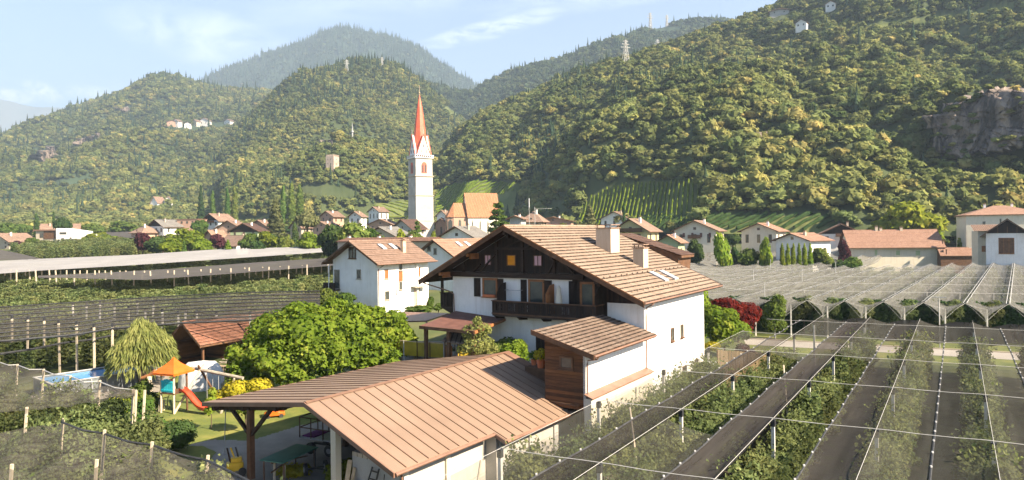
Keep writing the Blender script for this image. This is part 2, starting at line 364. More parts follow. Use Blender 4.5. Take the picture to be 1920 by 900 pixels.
def yv(*a): return [(a[i], a[i + 1]) for i in range(0, len(a), 2)]
US = lambda a, b, n=40: np.linspace(a, b, n)
# far mountains
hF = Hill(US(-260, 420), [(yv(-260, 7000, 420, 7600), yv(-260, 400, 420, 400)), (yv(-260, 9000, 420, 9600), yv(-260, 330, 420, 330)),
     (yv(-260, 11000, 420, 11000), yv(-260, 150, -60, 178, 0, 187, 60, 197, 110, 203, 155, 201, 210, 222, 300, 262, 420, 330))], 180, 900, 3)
hB = Hill(US(300, 1000), [(yv(300, 3300, 1000, 3300), yv(300, 330, 1000, 330)), (yv(300, 4300, 1000, 4300), yv(300, 240, 450, 215, 650, 175, 800, 190, 1000, 250)),
     (yv(300, 5200, 1000, 5200), yv(300, 190, 360, 168, 400, 147, 450, 124, 500, 104, 545, 90, 575, 78, 610, 60, 650, 54, 680, 62, 702, 68, 740, 71, 775, 88, 810, 112, 850, 140, 895, 170, 940, 195, 1000, 230))], 150, 520, 21, ampc=.15)
hB2 = Hill(US(1340, 1700), [(yv(1340, 3500, 1700, 3500), yv(1340, 200, 1700, 200)), (yv(1340, 5200, 1700, 5200), yv(1340, 80, 1400, 40, 1450, 16, 1510, 0, 1600, -25, 1700, -60))], 60, 500, 33)
hL = Hill(US(-260, 640), [(yv(-260, 850, 300, 800, 640, 800), yv(-260, 425, 640, 415)),
     (yv(-260, 1300, 640, 1300), yv(-260, 350, 0, 345, 200, 325, 400, 310, 640, 300)),
     (yv(-260, 1800, 640, 1800), yv(-260, 330, 0, 300, 100, 280, 200, 262, 330, 240, 430, 238, 640, 250)),
     (yv(-260, 2500, 640, 2500), yv(-260, 330, -100, 300, 0, 266, 60, 246, 120, 222, 175, 204, 230, 184, 262, 168, 290, 158, 330, 154, 360, 162, 400, 167, 450, 171, 510, 174, 560, 190, 640, 240))], 120, 300, 41, ampc=.12)
hN = Hill(US(700, 1620), [(yv(700, 1500, 1620, 1500), yv(700, 330, 1620, 330)), (yv(700, 1900, 1620, 1900), yv(700, 250, 820, 240, 900, 210, 960, 175, 1100, 140, 1300, 90, 1620, 60)),
     (yv(700, 2300, 1620, 2300), yv(700, 175, 740, 155, 780, 152, 830, 170, 862, 186, 880, 186, 915, 162, 955, 142, 1000, 138, 1040, 128, 1080, 122, 1110, 107, 1165, 88, 1200, 64, 1250, 50, 1300, 40, 1345, 42, 1390, 52, 1430, 45, 1500, 20, 1620, -20))], 80, 240, 51, ampc=.1)
hM = Hill(US(420, 930), [(yv(420, 640, 600, 600, 930, 700), yv(420, 412, 930, 405)),
     (yv(420, 900, 640, 800, 930, 900), yv(420, 372, 520, 360, 640, 335, 760, 350, 930, 370)),
     (yv(420, 1200, 640, 1100, 930, 1150), yv(420, 330, 480, 285, 560, 250, 640, 235, 740, 240, 820, 290, 930, 350)),
     (yv(420, 1600, 930, 1600), yv(420, 290, 460, 245, 500, 205, 530, 178, 560, 160, 600, 150, 640, 139, 680, 129, 715, 123, 750, 132, 785, 152, 820, 180, 850, 210, 885, 255, 930, 320))], 105, 210, 63, ampc=.12)
hR = Hill(US(800, 2250, 70), [(yv(800, 560, 960, 470, 1100, 340, 1300, 290, 1600, 260, 2250, 230), yv(800, 425, 960, 425, 1100, 432, 1300, 438, 1600, 440, 2250, 450)),
     (yv(800, 640, 960, 560, 1100, 450, 1300, 390, 1600, 350, 2250, 310), yv(800, 395, 860, 372, 960, 350, 1100, 335, 1300, 325, 1600, 315, 2250, 300)),
     (yv(800, 760, 960, 700, 1100, 620, 1300, 560, 1600, 520, 2250, 470), yv(800, 360, 860, 325, 960, 270, 1100, 235, 1300, 195, 1600, 160, 2250, 70)),
     (yv(800, 900, 960, 900, 1300, 880, 1600, 820, 2250, 760), yv(800, 345, 830, 300, 870, 250, 915, 215, 960, 190, 1010, 176, 1085, 146, 1130, 132, 1175, 120, 1260, 96, 1320, 74, 1375, 56, 1420, 42, 1460, 22, 1510, 2, 1560, -25, 1700, -100, 1900, -190, 2250, -330))], 52, 105, 77, ampc=.1)
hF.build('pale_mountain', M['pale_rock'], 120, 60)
hB.build('blue_mountain', M['far_floor'], 200, 90); hB2.build('distant_mountain', M['far_floor'], 60, 40)
hL.build('ridge_hill', M['far_floor'], 240, 160); hN.build('upper_ridge', M['far_floor'], 240, 100)

# clearings (photo pixels): vineyards, meadows, rock faces
CLEAR_R = [[(1085, 395), (1105, 370), (1140, 352), (1185, 342), (1318, 338), (1322, 400), (1300, 430), (1085, 432)],
           [(800, 420), (815, 362), (850, 345), (900, 338), (975, 345), (985, 372), (960, 420)],
           [(1740, 225), (1790, 190), (1850, 172), (1990, 168), (1990, 262), (1900, 280), (1800, 302), (1755, 285)],
           [(1402, 250), (1440, 246), (1446, 266), (1404, 266)], [(1320, 400), (1560, 405), (1600, 440), (1320, 440)],
           [(1610, 46), (1760, 30), (1900, 5), (1900, 22), (1760, 44), (1625, 60)], [(1890, 88), (1990, 78), (1990, 90), (1892, 96)]]
CLEAR_M = [[(600, 262), (625, 262), (628, 272), (604, 274)], [(828, 200), (866, 198), (860, 222), (838, 218)], [(612, 305), (636, 305), (636, 322), (612, 322)],
           [(560, 345), (650, 350), (690, 372), (640, 384), (560, 370)], [(700, 385), (770, 375), (790, 420), (690, 415)]]
CLEAR_L = [[(318, 240), (375, 236), (432, 226), (425, 240), (360, 252), (335, 252)], [(150, 262), (190, 250), (190, 268), (150, 274)], [(60, 290), (105, 272), (110, 292), (75, 310)], [(225, 205), (240, 197), (250, 205), (240, 215)],
           [(440, 372), (505, 368), (500, 395), (440, 400)], [(60, 340), (200, 335), (180, 345), (80, 350)]]
hM.build('castle_hill', M['hill_floor'], 240, 160, CLEAR_M[1:2] + CLEAR_M[4:]); hR.build('valley_slope', M['hill_floor'], 560, 300, CLEAR_R[:2] + CLEAR_R[4:])
protos = proto_collection('woodland_tree_form', [far_crown('woodland_crown_%d' % i, 150, .36, 6 + i % 3, M['wood_leaf'], random.uniform(.5, .8)) for i in range(6)] + [cone_crown('woodland_fir_%d' % i, 3.2, .8, 8, M['conifer'], 10) for i in range(2)])
protosF = proto_collection('far_tree_form', [far_crown('far_crown_%d' % i, 46, .55, 4, M['wood_leaf_far'], random.uniform(.5, .9)) for i in range(4)] + [cone_crown('far_fir_%d' % i, 3.0, .7, 5, M['conifer'], 7) for i in range(2)])
def forest(h, name, spx, smin, coll, nb, nc, conf, clear, label, cat, over=1.3, hmul=1., tmax=None, cboost=None):
    X, Y, Z, sp, tt = h.sample(spx, smin, tmax, over); px, py = projA(X, Y, Z); keep = (px > -60) & (px < 1990) & (py > -60)
    for c in clear: keep &= ~inpoly(px, py, c)
    X, Y, Z, sp, px, py, tt = [a[keep] for a in (X, Y, Z, sp, px, py, tt)]; n = len(X)
    r = sp * .62 * (.5 + .95 * rng.random(n) ** 1.8) * (1 + .35 * fbm(X / 60, Y / 60, 77, 2)); s = np.stack([r, r, r * hmul * (.8 + .5 * rng.random(n))], 1)
    pc = np.full(n, conf)
    if cboost is not None: pc = pc + cboost(px, py, tt)
    isc = rng.random(n) < pc + .25 * (fbm(X / 120, Y / 120, 91, 3) > .35)*(conf>0)
    idx = np.where(isc, nb + rng.integers(0, nc, n), rng.integers(0, nb, n)); s[isc, :2] *= .75; s[isc, 2] *= .95
    P = np.stack([X, Y, Z - r * .15], 1); print(name, n)
    return scatter(name, P, s, idx, coll, 'stuff', label, cat)
CLEAR_R += [[(x - a, y - 8), (x + a, y - 8), (x + a, y + 20), (x - a, y + 20)] for x, y, a in ((1505, 50, 20), (1557, 14, 16), (1462, 26, 18))]
forest(hR, 'valley_woodland', 10.5, 5.6, protos, 6, 2, .02, CLEAR_R, 'mixed broadleaf woodland covering the steep slope on the right', 'woodland', 2.3)
forest(hM, 'castle_hill_woodland', 7.5, 6, protos, 6, 2, .03, CLEAR_M, 'woodland on the pointed hill behind the church tower', 'woodland', 2.0, cboost=lambda x, y, t: .25 * (y < 190))
forest(hL, 'ridge_woodland', 7.5, 8, protos, 6, 2, .05, CLEAR_L, 'hazy woodland on the long ridge at the left', 'woodland', 2.0)
forest(hN, 'upper_woodland', 6.5, 9, protosF, 4, 2, .15, [[(1205, 56), (1250, 48), (1290, 52), (1260, 62)], [(1335, 50), (1370, 48), (1375, 60), (1340, 62)]], 'woodland on the upper ridge beyond the valley notch', 'woodland', 1.5)
gX, gY = [], []
while len(gX) < 2600:
    Y_ = random.uniform(440, 900); px_ = random.uniform(-60, 1000)
    if not (770 < px_ < 812): gX.append((px_ - 960) / F * Y_); gY.append(Y_)
gX, gY = np.array(gX), np.array(gY); gr_ = 2.6 + 3.4 * rng.random(len(gX)); scatter('valley_trees', np.stack([gX, gY, ground_h(gX, gY) - .4], 1), np.stack([gr_, gr_, gr_ * .95], 1), rng.integers(0, 6, len(gX)), protos, 'stuff', 'loose belt of trees on the valley floor at the foot of the hills', 'woodland')
forest(hB, 'mountain_forest', 5.5, 14, protosF, 4, 2, .8, [], 'dark conifer forest on the tall blue mountain', 'forest', 1.4)
# ------------------------------------------------------------------ ground, one sheet to the horizon
M['ground'] = pmat('meadow_ground', (.035, .05, .014), (.07, .085, .025), .15, .95, .03, world=True, c3=(.12, .11, .045))
ys = np.concatenate([np.linspace(2, 130, 90), np.linspace(134, 700, 120), np.geomspace(720, 15000, 30)]); us = np.linspace(-1.1, 1.1, 120)
YY, UU = np.meshgrid(ys, us, indexing='ij'); XX = UU * (YY + 25); ZZ = ground_h(XX, YY)
i = np.arange(YY.size).reshape(YY.shape); Q = np.stack([i[:-1, :-1], i[:-1, 1:], i[1:, 1:], i[1:, :-1]], -1).reshape(-1, 4)
tag(link('ground', npmesh('ground', np.stack([XX, YY, ZZ], -1).reshape(-1, 3), Q, M['ground'], True)), kind='structure')
# ------------------------------------------------------------------ building materials
def plaster(name, c, dirt=.12, scale=.7):
    m = pmat(name, tuple(x * (1 - dirt) for x in c), c, scale, .92, .006, world=True, bscale=14); nt = m.node_tree; b = nt.nodes['Principled BSDF']; l = b.inputs['Base Color'].links[0].from_socket
    g = nt.nodes.new('ShaderNodeNewGeometry'); st = ramp(nt, noise(nt, mapping(nt, g.outputs['Position'], (2.4, 2.4, .22)), 1.0, 6, .7), [(.50, 0.0), (.74, .42)])
    sm = ramp(nt, noise(nt, g.outputs['Position'], 2.2, 7, .7), [(.58, 0.0), (.72, .3)])
    nt.links.new(mixc(nt, mnode(nt, 'MAXIMUM', st, sm), l, tuple(x * k for x, k in zip(c, (.60, .53, .43)))), b.inputs['Base Color'])
    return m
M['white_plaster'] = plaster('white_plaster', (.80, .765, .71)); M['cream_plaster'] = plaster('cream_plaster', (.62, .56, .44), .1)
M['beige_plaster'] = plaster('beige_plaster', (.48, .40, .30), .1); M['yellow_plaster'] = plaster('yellow_plaster', (.56, .49, .26), .08)
M['green_plaster'] = plaster('green_plaster', (.36, .42, .24), .1); M['pink_plaster'] = plaster('pink_plaster', (.44, .28, .20), .1)
M['grey_plaster'] = plaster('grey_plaster', (.42, .40, .37), .15); M['concrete'] = plaster('concrete', (.50, .46, .40), .3, .5)
M['old_stone'] = pmat('old_stone', (.36, .28, .20), (.58, .47, .36), .5, .95, .05, world=True, detail=8)
def woodmat(name, c1, c2, axis='z', w=.16, rough=.8):
    """boards: a joint every w metres across, grain along"""
    m = bpy.data.materials.new(name); m.use_nodes = True; nt = m.node_tree; b = nt.nodes['Principled BSDF']; b.inputs['Roughness'].default_value = rough; b.inputs['Specular IOR Level'].default_value = .25
    t = nt.nodes.new('ShaderNodeTexCoord'); s = nt.nodes.new('ShaderNodeSeparateXYZ'); nt.links.new(t.outputs['Object'], s.inputs[0])
    across = mnode(nt, 'ADD', s.outputs[0], s.outputs[1]) if axis == 'z' else s.outputs[2]
    q = mnode(nt, 'DIVIDE', across, w); fr = mnode(nt, 'FRACT', q); fl = mnode(nt, 'FLOOR', q)
    wn = nt.nodes.new('ShaderNodeTexWhiteNoise'); wn.noise_dimensions = '1D'; nt.links.new(fl, wn.inputs['W'])
    st = (9, 9, .8) if axis == 'z' else (.8, .8, 9)
    g = noise(nt, mapping(nt, t.outputs['Object'], st), 2.2, 5, .65)
    f = mnode(nt, 'ADD', mnode(nt, 'MULTIPLY', g, .7), mnode(nt, 'MULTIPLY', wn.outputs['Value'], .35))
    col = ramp(nt, f, [(.3, c1), (.75, c2)]); gap = ramp(nt, fr, [(0.0, 0.0), (.07, 1.0)])
    nt.links.new(mixc(nt, gap, tuple(x * .25 for x in c1), col), b.inputs['Base Color'])
    bp = nt.nodes.new('ShaderNodeBump'); bp.inputs['Distance'].default_value = .02; nt.links.new(mnode(nt, 'MULTIPLY', gap, mnode(nt, 'ADD', .7, mnode(nt, 'MULTIPLY', g, .3))), bp.inputs['Height']); nt.links.new(bp.outputs[0], b.inputs['Normal'])
    return m
M['dark_boards'] = woodmat('dark_stained_boards', (.012, .008, .006), (.04, .022, .014))
M['dark_boards_h'] = woodmat('weathered_cladding', (.045, .022, .012), (.20, .085, .032), 'x', .2)
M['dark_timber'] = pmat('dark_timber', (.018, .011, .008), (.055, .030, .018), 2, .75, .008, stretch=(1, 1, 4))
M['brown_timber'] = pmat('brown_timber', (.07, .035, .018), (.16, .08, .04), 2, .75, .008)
M['rust_timber'] = pmat('reddish_timber', (.18, .07, .025), (.34, .14, .05), 2, .7, .005)
M['grey_timber'] = pmat('grey_weathered_timber', (.20, .17, .13), (.40, .35, .27), 5, .85, .01)
M['pale_timber'] = pmat('pale_timber', (.42, .30, .18), (.60, .46, .30), 3, .75, .005)
M['orange_panel'] = pmat('orange_panel', (.20, .075, .022), (.27, .11, .035), 2, .6)
M['glass'] = pmat('window_glass', (.03, .035, .035), (.10, .10, .08), 1.4, .12, spec=.7)
M['glass_bright'] = pmat('skylight_glass', (.35, .38, .40), (.55, .58, .60), 1, .15, spec=.8)
M['pink_cloth'] = pmat('pink_curtain', (.55, .32, .36), (.68, .44, .46), 12, .9, stretch=(1, 1, .1))
M['orange_cloth'] = pmat('orange_blind', (.62, .22, .012), (.75, .30, .02), 3, .9)
M['brown_metal'] = pmat('brown_sheet_metal', (.16, .085, .055), (.24, .135, .09), 1, .45, spec=.5)
M['grey_metal'] = pmat('grey_metal', (.22, .22, .23), (.36, .36, .36), 3, .45, spec=.5)
M['black_metal'] = pmat('black_metal', (.015, .015, .017), (.04, .04, .04), 3, .5, spec=.5)
M['maroon_sheet'] = pmat('maroon_roofing_sheet', (.10, .045, .035), (.16, .075, .055), 1.5, .7)
M['terracotta_pot'] = pmat('terracotta', (.45, .12, .05), (.6, .2, .08), 3, .8)
def tilemat(name, cols, w=.3, c=.42, age=.35, axis=1, rough=.85, x0=0., gap=.10):
    """clay tiles: a tone of its own for every tile, barrel relief across, lichen patches"""
    m = bpy.data.materials.new(name); m.use_nodes = True; nt = m.node_tree; b = nt.nodes['Principled BSDF']; b.inputs['Roughness'].default_value = rough; b.inputs['Specular IOR Level'].default_value = .2
    t = nt.nodes.new('ShaderNodeTexCoord'); s = nt.nodes.new('ShaderNodeSeparateXYZ'); nt.links.new(t.outputs['Object'], s.inputs[0])
    al, acr = (s.outputs[1], s.outputs[0]) if axis == 1 else (s.outputs[0], s.outputs[1])
    q = mnode(nt, 'DIVIDE', al, w); r = mnode(nt, 'DIVIDE', acr, c)
    cb = nt.nodes.new('ShaderNodeCombineXYZ'); nt.links.new(mnode(nt, 'FLOOR', q), cb.inputs[0]); nt.links.new(mnode(nt, 'FLOOR', r), cb.inputs[1])
    wn = nt.nodes.new('ShaderNodeTexWhiteNoise'); wn.noise_dimensions = '2D'; nt.links.new(cb.outputs[0], wn.inputs['Vector'])
    g = noise(nt, t.outputs['Object'], .35, 6, .7); f = mnode(nt, 'ADD', mnode(nt, 'MULTIPLY', wn.outputs['Value'], .32), mnode(nt, 'MULTIPLY', g, .68))
    col = ramp(nt, f, [(.15, cols[0]), (.5, cols[1]), (.85, cols[2])])
    ag = ramp(nt, noise(nt, t.outputs['Object'], 1.6, 8, .75), [(.52, 0.0), (.72, age)])
    fr = mnode(nt, 'FRACT', mnode(nt, 'DIVIDE', mnode(nt, 'SUBTRACT', acr, x0), c)); course_shade = ramp(nt, mnode(nt, 'ABSOLUTE', mnode(nt, 'SUBTRACT', fr, .5)), [(.5 - gap, 0.0), (.5 - gap * .5, 1.0)])  # shadow line under each course, painted into the colour; gap is its width
    ragged_shade = mnode(nt, 'MULTIPLY', course_shade, ramp(nt, noise(nt, t.outputs['Object'], 5, 3), [(.3, .35), (.55, 1.0)]))
    nt.links.new(mixc(nt, ragged_shade, mixc(nt, ag, col, cols[3]), tuple(v * .22 for v in cols[0])), b.inputs['Base Color'])
    sn = mnode(nt, 'ABSOLUTE', mnode(nt, 'SINE', mnode(nt, 'MULTIPLY', q, math.pi)))
    bp = nt.nodes.new('ShaderNodeBump'); bp.inputs['Distance'].default_value = .035; nt.links.new(sn, bp.inputs['Height']); nt.links.new(bp.outputs[0], b.inputs['Normal'])
    return m
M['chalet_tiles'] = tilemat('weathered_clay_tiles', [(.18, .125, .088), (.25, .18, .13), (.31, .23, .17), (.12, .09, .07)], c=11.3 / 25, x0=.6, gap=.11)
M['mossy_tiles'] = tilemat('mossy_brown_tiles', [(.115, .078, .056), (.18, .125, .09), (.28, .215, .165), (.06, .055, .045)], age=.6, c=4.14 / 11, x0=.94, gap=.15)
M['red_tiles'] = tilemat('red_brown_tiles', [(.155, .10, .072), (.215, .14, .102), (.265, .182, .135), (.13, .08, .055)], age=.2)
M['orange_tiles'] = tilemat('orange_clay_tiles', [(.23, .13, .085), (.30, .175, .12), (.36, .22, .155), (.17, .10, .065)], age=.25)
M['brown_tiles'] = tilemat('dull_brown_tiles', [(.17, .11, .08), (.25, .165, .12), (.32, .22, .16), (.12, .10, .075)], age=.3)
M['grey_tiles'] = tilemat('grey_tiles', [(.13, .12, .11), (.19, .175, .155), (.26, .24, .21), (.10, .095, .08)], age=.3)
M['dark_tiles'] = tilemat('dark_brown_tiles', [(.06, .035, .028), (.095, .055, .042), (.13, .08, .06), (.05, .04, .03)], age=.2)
# copper-brown standing seam roof with its own warm weathering
def seamroof():
    m = pmat('seamed_copper_brown_roof', (.195, .130, .088), (.245, .168, .116), .35, .5, spec=.35, detail=6); return m
M['seam_roof'] = seamroof(); M['seam'] = pmat('roof_seam', (.13, .07, .045), (.18, .10, .06), 2, .5, spec=.4)
# ------------------------------------------------------------------ building helpers
def tiles(mb, a, b, c, d, n, lift=.045, thick=0):
    """tile courses on the plane a-b (eave) to d-c (top)"""
    a, b, c, d = map(Vector, (a, b, c, d)); nrm = (b - a).cross(d - a).normalized()
    if nrm.z < 0: nrm = -nrm
    for i in range(n):
        p, q = i / n, (i + 1) / n; A0 = a.lerp(d, p); B0 = b.lerp(c, p); A1 = a.lerp(d, q); B1 = b.lerp(c, q)
        up = nrm * lift; mb.add([A0, B0, B0 + up, A0 + up, B1 + up * .1, A1 + up * .1], [(0, 1, 2, 3), (3, 2, 4, 5)])
    return mb
def fp(face, off):
    return {'f': lambda u, v, d: (u, off - d, v), 'r': lambda u, v, d: (off + d, u, v), 'l': lambda u, v, d: (off - d, u, v), 'b': lambda u, v, d: (u, off + d, v)}[face]
def fbox(mb, g, u0, u1, v0, v1, d0, d1):
    P = [g(u, v, d) for d in (d0, d1) for v in (v0, v1) for u in (u0, u1)]
    return mb.add(P, [(0, 1, 3, 2), (4, 6, 7, 5), (0, 4, 5, 1), (2, 3, 7, 6), (0, 2, 6, 4), (1, 5, 7, 3)])
def window(par, face, off, u0, u1, v0, v1, fm=None, pm=None, fw=.09, sill=True, mull=0, name='window', simple=False, label=None):
    g = fp(face, off); fm = fm or M['brown_timber']; pm = pm or M['glass']; mb = MB(); d = .06
    fbox(mb, g, u0, u0 + fw, v0, v1, .002, d); fbox(mb, g, u1 - fw, u1, v0, v1, .002, d); fbox(mb, g, u0 + fw, u1 - fw, v1 - fw, v1, .002, d); fbox(mb, g, u0 + fw, u1 - fw, v0, v0 + fw, .002, d)
    for k in range(mull): 
        c = u0 + (u1 - u0) * (k + 1) / (mull + 1); fbox(mb, g, c - fw * .4, c + fw * .4, v0 + fw, v1 - fw, .006, d * .9)
    if sill: fbox(mb, g, u0 - .08, u1 + .08, v0 - .07, v0 - .003, .004, .16)
    w = mb.build(name, fm, par)
    fbox(MB(), g, u0 + fw, u1 - fw, v0 + fw, v1 - fw, .003, .02).build('pane', pm, w)
    if label: w['label'] = label
    return w
def shutter(par, face, off, u0, u1, v0, v1, m=None):
    g = fp(face, off); mb = MB(); fbox(mb, g, u0, u1, v0, v1, .01, .05)
    for v in (v0 + .12, v1 - .2): fbox(mb, g, u0 + .03, u1 - .03, v, v + .09, .05, .07)
    return mb.build('shutter', m or M['dark_boards'], par)
def gable_roof(par, x0, x1, y0, y1, zl, zr, xr, zt, mat, n=18, th=.16, nl=None, soffit=None, name='roof'):
    """ridge along y at xr, eaves at x0 (height zl) and x1 (height zr)"""
    mb = MB(); tiles(mb, (x1, y0, zr), (x1, y1, zr), (xr, y1, zt), (xr, y0, zt), n); tiles(mb, (x0, y1, zl), (x0, y0, zl), (xr, y0, zt), (xr, y1, zt), nl or n)
    mb.tube([(xr, y0, zt + .04), (xr, y1, zt + .04)], .11, 8)
    rf = mb.build(name, mat, par)
    sb = MB(); e = .012
    sb.slab([(x1, y0, zr - e), (xr, y0, zt - e), (x0, y0, zl - e), (x0, y0, zl - th), (xr, y0, zt - th * 1.15), (x1, y0, zr - th)], (0, y1 - y0, 0))
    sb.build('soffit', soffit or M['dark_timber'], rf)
    return rf
def bargeboard(par, x0, x1, y, zl, zr, xr, zt, mat, h=.26, w=.07):
    mb = MB(); mb.slab([(x0, y, zl + .06), (xr, y, zt + .08), (xr, y, zt - h), (x0, y, zl - h)], (0, -w, 0)); mb.slab([(x1, y, zr + .06), (xr, y, zt + .08), (xr, y, zt - h), (x1, y, zr - h)], (0, -w, 0))
    return mb.build('bargeboard', mat, par)
def chimney(par, x0, x1, y0, y1, z0, z1, mat, cap=None):
    mb = MB(); mb.box(x0, x1, y0, y1, z0, z1); c = mb.build('chimney', mat, par)
    cb = MB(); cb.box(x0 - .08, x1 + .08, y0 - .08, y1 + .08, z1, z1 + .07); cx, cy_ = (x0 + x1) / 2, (y0 + y1) / 2
    for sx in (x0 + .06, x1 - .12):
        for sy in (y0 + .06, y1 - .12): cb.box(sx, sx + .06, sy, sy + .06, z1 + .07, z1 + .26)
    cb.box(x0 - .05, x1 + .05, y0 - .05, y1 + .05, z1 + .26, z1 + .33); cb.build('cap', cap or M['brown_tiles'], c); return c
def gutter(par, a, b, mat, r=.07): return MB().tube([a, b], r, 8).build('gutter', mat, par)
def pipe(par, pts, mat, r=.05, name='downpipe'): return MB().tube(pts, r, 8).build(name, mat, par)
# ------------------------------------------------------------------ the chalet (frame: origin at the lit front corner, x along the gable front to the right, y into the depth)
A0 = R(-33.5); CO = W(1208, 600, 48); CO = (CO.x, CO.y, 0)
ch = empty('chalet', CO, A0, 'large white chalet with dark timber gable, long carved balcony and weathered clay tile roof', 'house')
def rz_r(x): return 8.68 + (.6 - x) * .469      # right slope top surface
def rz_l(x): return 9.58 + (x + 19.15) * .521
wt = .2
mb = MB(); mb.slab([(-16.8, 0, 0), (0, 0, 0), (0, 0, rz_r(0) - wt), (-10.7, 0, 13.7), (-16.8, 0, rz_l(-16.8) - wt)], (0, 12.8, 0)); mb.build('wall', M['white_plaster'], ch)
rf = MB(); tiles(rf, (.6, -1.5, 8.68), (.6, 15.8, 8.68), (-10.7, 15.8, 13.98), (-10.7, -1.5, 13.98), 25, .06); tiles(rf, (-19.15, 15.8, 9.58), (-19.15, -1.5, 9.58), (-10.7, -1.5, 13.98), (-10.7, 15.8, 13.98), 18, .06)
rf.tube([(-10.7, -1.5, 14.0), (-10.7, 15.8, 14.0)], .13, 8)
for k in range(17):   # snow stops along the lower courses
    for xx in (-.6, -2.6): rf.box(xx, xx + .05, -1 + k * .98 + .3 * (xx > -1), -.9 + k * .98 + .3 * (xx > -1), rz_r(xx) + .02, rz_r(xx) + .16)
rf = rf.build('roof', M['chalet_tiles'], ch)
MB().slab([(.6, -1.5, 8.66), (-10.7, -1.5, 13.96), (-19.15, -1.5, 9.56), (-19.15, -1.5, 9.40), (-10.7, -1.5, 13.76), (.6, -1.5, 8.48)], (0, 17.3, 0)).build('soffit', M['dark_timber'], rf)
bb = MB(); bb.slab([(-19.2, -1.5, 9.62), (-10.7, -1.5, 14.04), (-10.7, -1.5, 13.66), (-19.2, -1.5, 9.24)], (0, -.07, 0)); bb.slab([(.65, -1.5, 8.72), (-10.7, -1.5, 14.04), (-10.7, -1.5, 13.66), (.65, -1.5, 8.34)], (0, -.07, 0)); bb.build('bargeboard', M['brown_timber'], rf)
bb = MB(); bb.slab([(-19.2, -1.57, 9.66), (-10.7, -1.57, 14.08), (-10.7, -1.57, 13.98), (-19.2, -1.57, 9.56)], (0, -.04, 0)); bb.slab([(.65, -1.57, 8.76), (-10.7, -1.57, 14.08), (-10.7, -1.57, 13.98), (.65, -1.57, 8.66)], (0, -.04, 0)); bb.build('verge_trim', M['rust_timber'], rf)
gutter(rf, (.68, -1.5, 8.62), (.68, 15.8, 8.62), M['brown_metal'])
c = chimney(rf, -7.1, -5.75, 6.9, 8.6, 11.3, 13.75, M['beige_plaster']); c = chimney(rf, -4.1, -3.2, 7.6, 8.6, 10.2, 12.1, M['beige_plaster'])
def skylight(par, x0, x1, y0, y1, zf, m=None):
    mb = MB(); g = .07
    P = [(x0, y0), (x1, y0), (x1, y1), (x0, y1)]; mb.slab([(x, y, zf(x) + .03) for x, y in P], (0, 0, .12)); s = mb.build('skylight', m or M['grey_metal'], par)
    MB().slab([(x0 + g, y0 + g, zf(x0 + g) + .151), (x1 - g, y0 + g, zf(x1 - g) + .151), (x1 - g, y1 - g, zf(x1 - g) + .151), (x0 + g, y1 - g, zf(x0 + g) + .151)], (0, 0, .01)).build('pane', M['glass_bright'], s); return s
skylight(rf, -2.45, -1.1, 6.9, 7.75, rz_r); skylight(rf, -2.45, -1.1, 9.0, 9.9, rz_r)
# dark gable cladding, beams, braces
cl = MB(); cl.slab([(-16.78, 0, 10.38), (-5.6, 0, 10.38), (-5.6, 0, rz_r(-5.6) - .25), (-10.7, 0, 13.66), (-16.78, 0, rz_l(-16.78) - .24)], (0, -.05, 0))
cl.slab([(-5.6, 0, 7.25), (-2.8, 0, 7.25), (-2.8, 0, rz_r(-2.8) - .25), (-5.6, 0, rz_r(-5.6) - .25)], (0, -.05, 0)); cl.slab([(-2.8, 0, 8.42), (-.02, 0, 8.42), (-.02, 0, rz_r(0) - .25), (-2.8, 0, rz_r(-2.8) - .25)], (0, -.05, 0))
cl.build('gable_cladding', M['dark_boards'], ch)
bm_ = MB(); bm_.box(-17.0, -4.6, -.24, 0, 9.96, 10.37); bm_.build('crossbeam', M['dark_timber'], ch)
for x in (-15.6, -12.3, -9.9, -7.1): MB().box(x - .11, x + .11, -.16, -.05, 10.37, min(rz_l(x), rz_r(x)) - .35).build('gable_post', M['dark_timber'], ch)
for xa, za, xb, zb in ((-13.9, 10.4, -12.4, 11.8), (-7.0, 11.8, -5.4, 10.4), (-14.6, 10.4, -13.9, 11.0), (-7.6, 10.4, -7.1, 11.2), (-11.8, 12.2, -9.9, 12.95), (-9.9, 12.2, -8.2, 12.95)):
    MB().bar((xa, -.13, za), (xb, -.13, zb), .16, .12).build('brace', M['dark_timber'], ch)
MB().bar((-12.3, -.15, 12.25), (-8.6, -.15, 12.25), .2).build('collar_beam', M['dark_timber'], ch)
for x, z in ((-17.0, 10.2), (-14.2, 11.75), (-10.7, 13.45), (-6.6, 11.6), (-3.0, 9.95)):
    b_ = MB(); b_.slab([(x - .12, -1.45, z - .12), (x + .12, -1.45, z - .12), (x + .12, -1.45, z + .13), (x - .12, -1.45, z + .13)], (0, 1.45, 0)); b_.box(x - .12, x + .12, -1.0, -.05, z - .32, z - .122); b_.build('purlin', M['rust_timber'] if x < -13 else M['dark_timber'], ch)
for x0, x1, m, lb in ((-13.5, -12.86, 'pink_cloth', 'small gable window with pink curtain, nearest the left verge'), (-11.35, -10.55, 'orange_cloth', 'small gable window with bright orange blind'), (-8.9, -8.15, 'pink_cloth', 'small gable window with pink curtain at the right of the orange one')):
    window(ch, 'f', -.05, x0, x1, 10.92, 11.75, M['rust_timber'] if m == 'orange_cloth' else M['brown_timber'], M[m], .06, False, 1 if m == 'pink_cloth' else 0, label=lb)
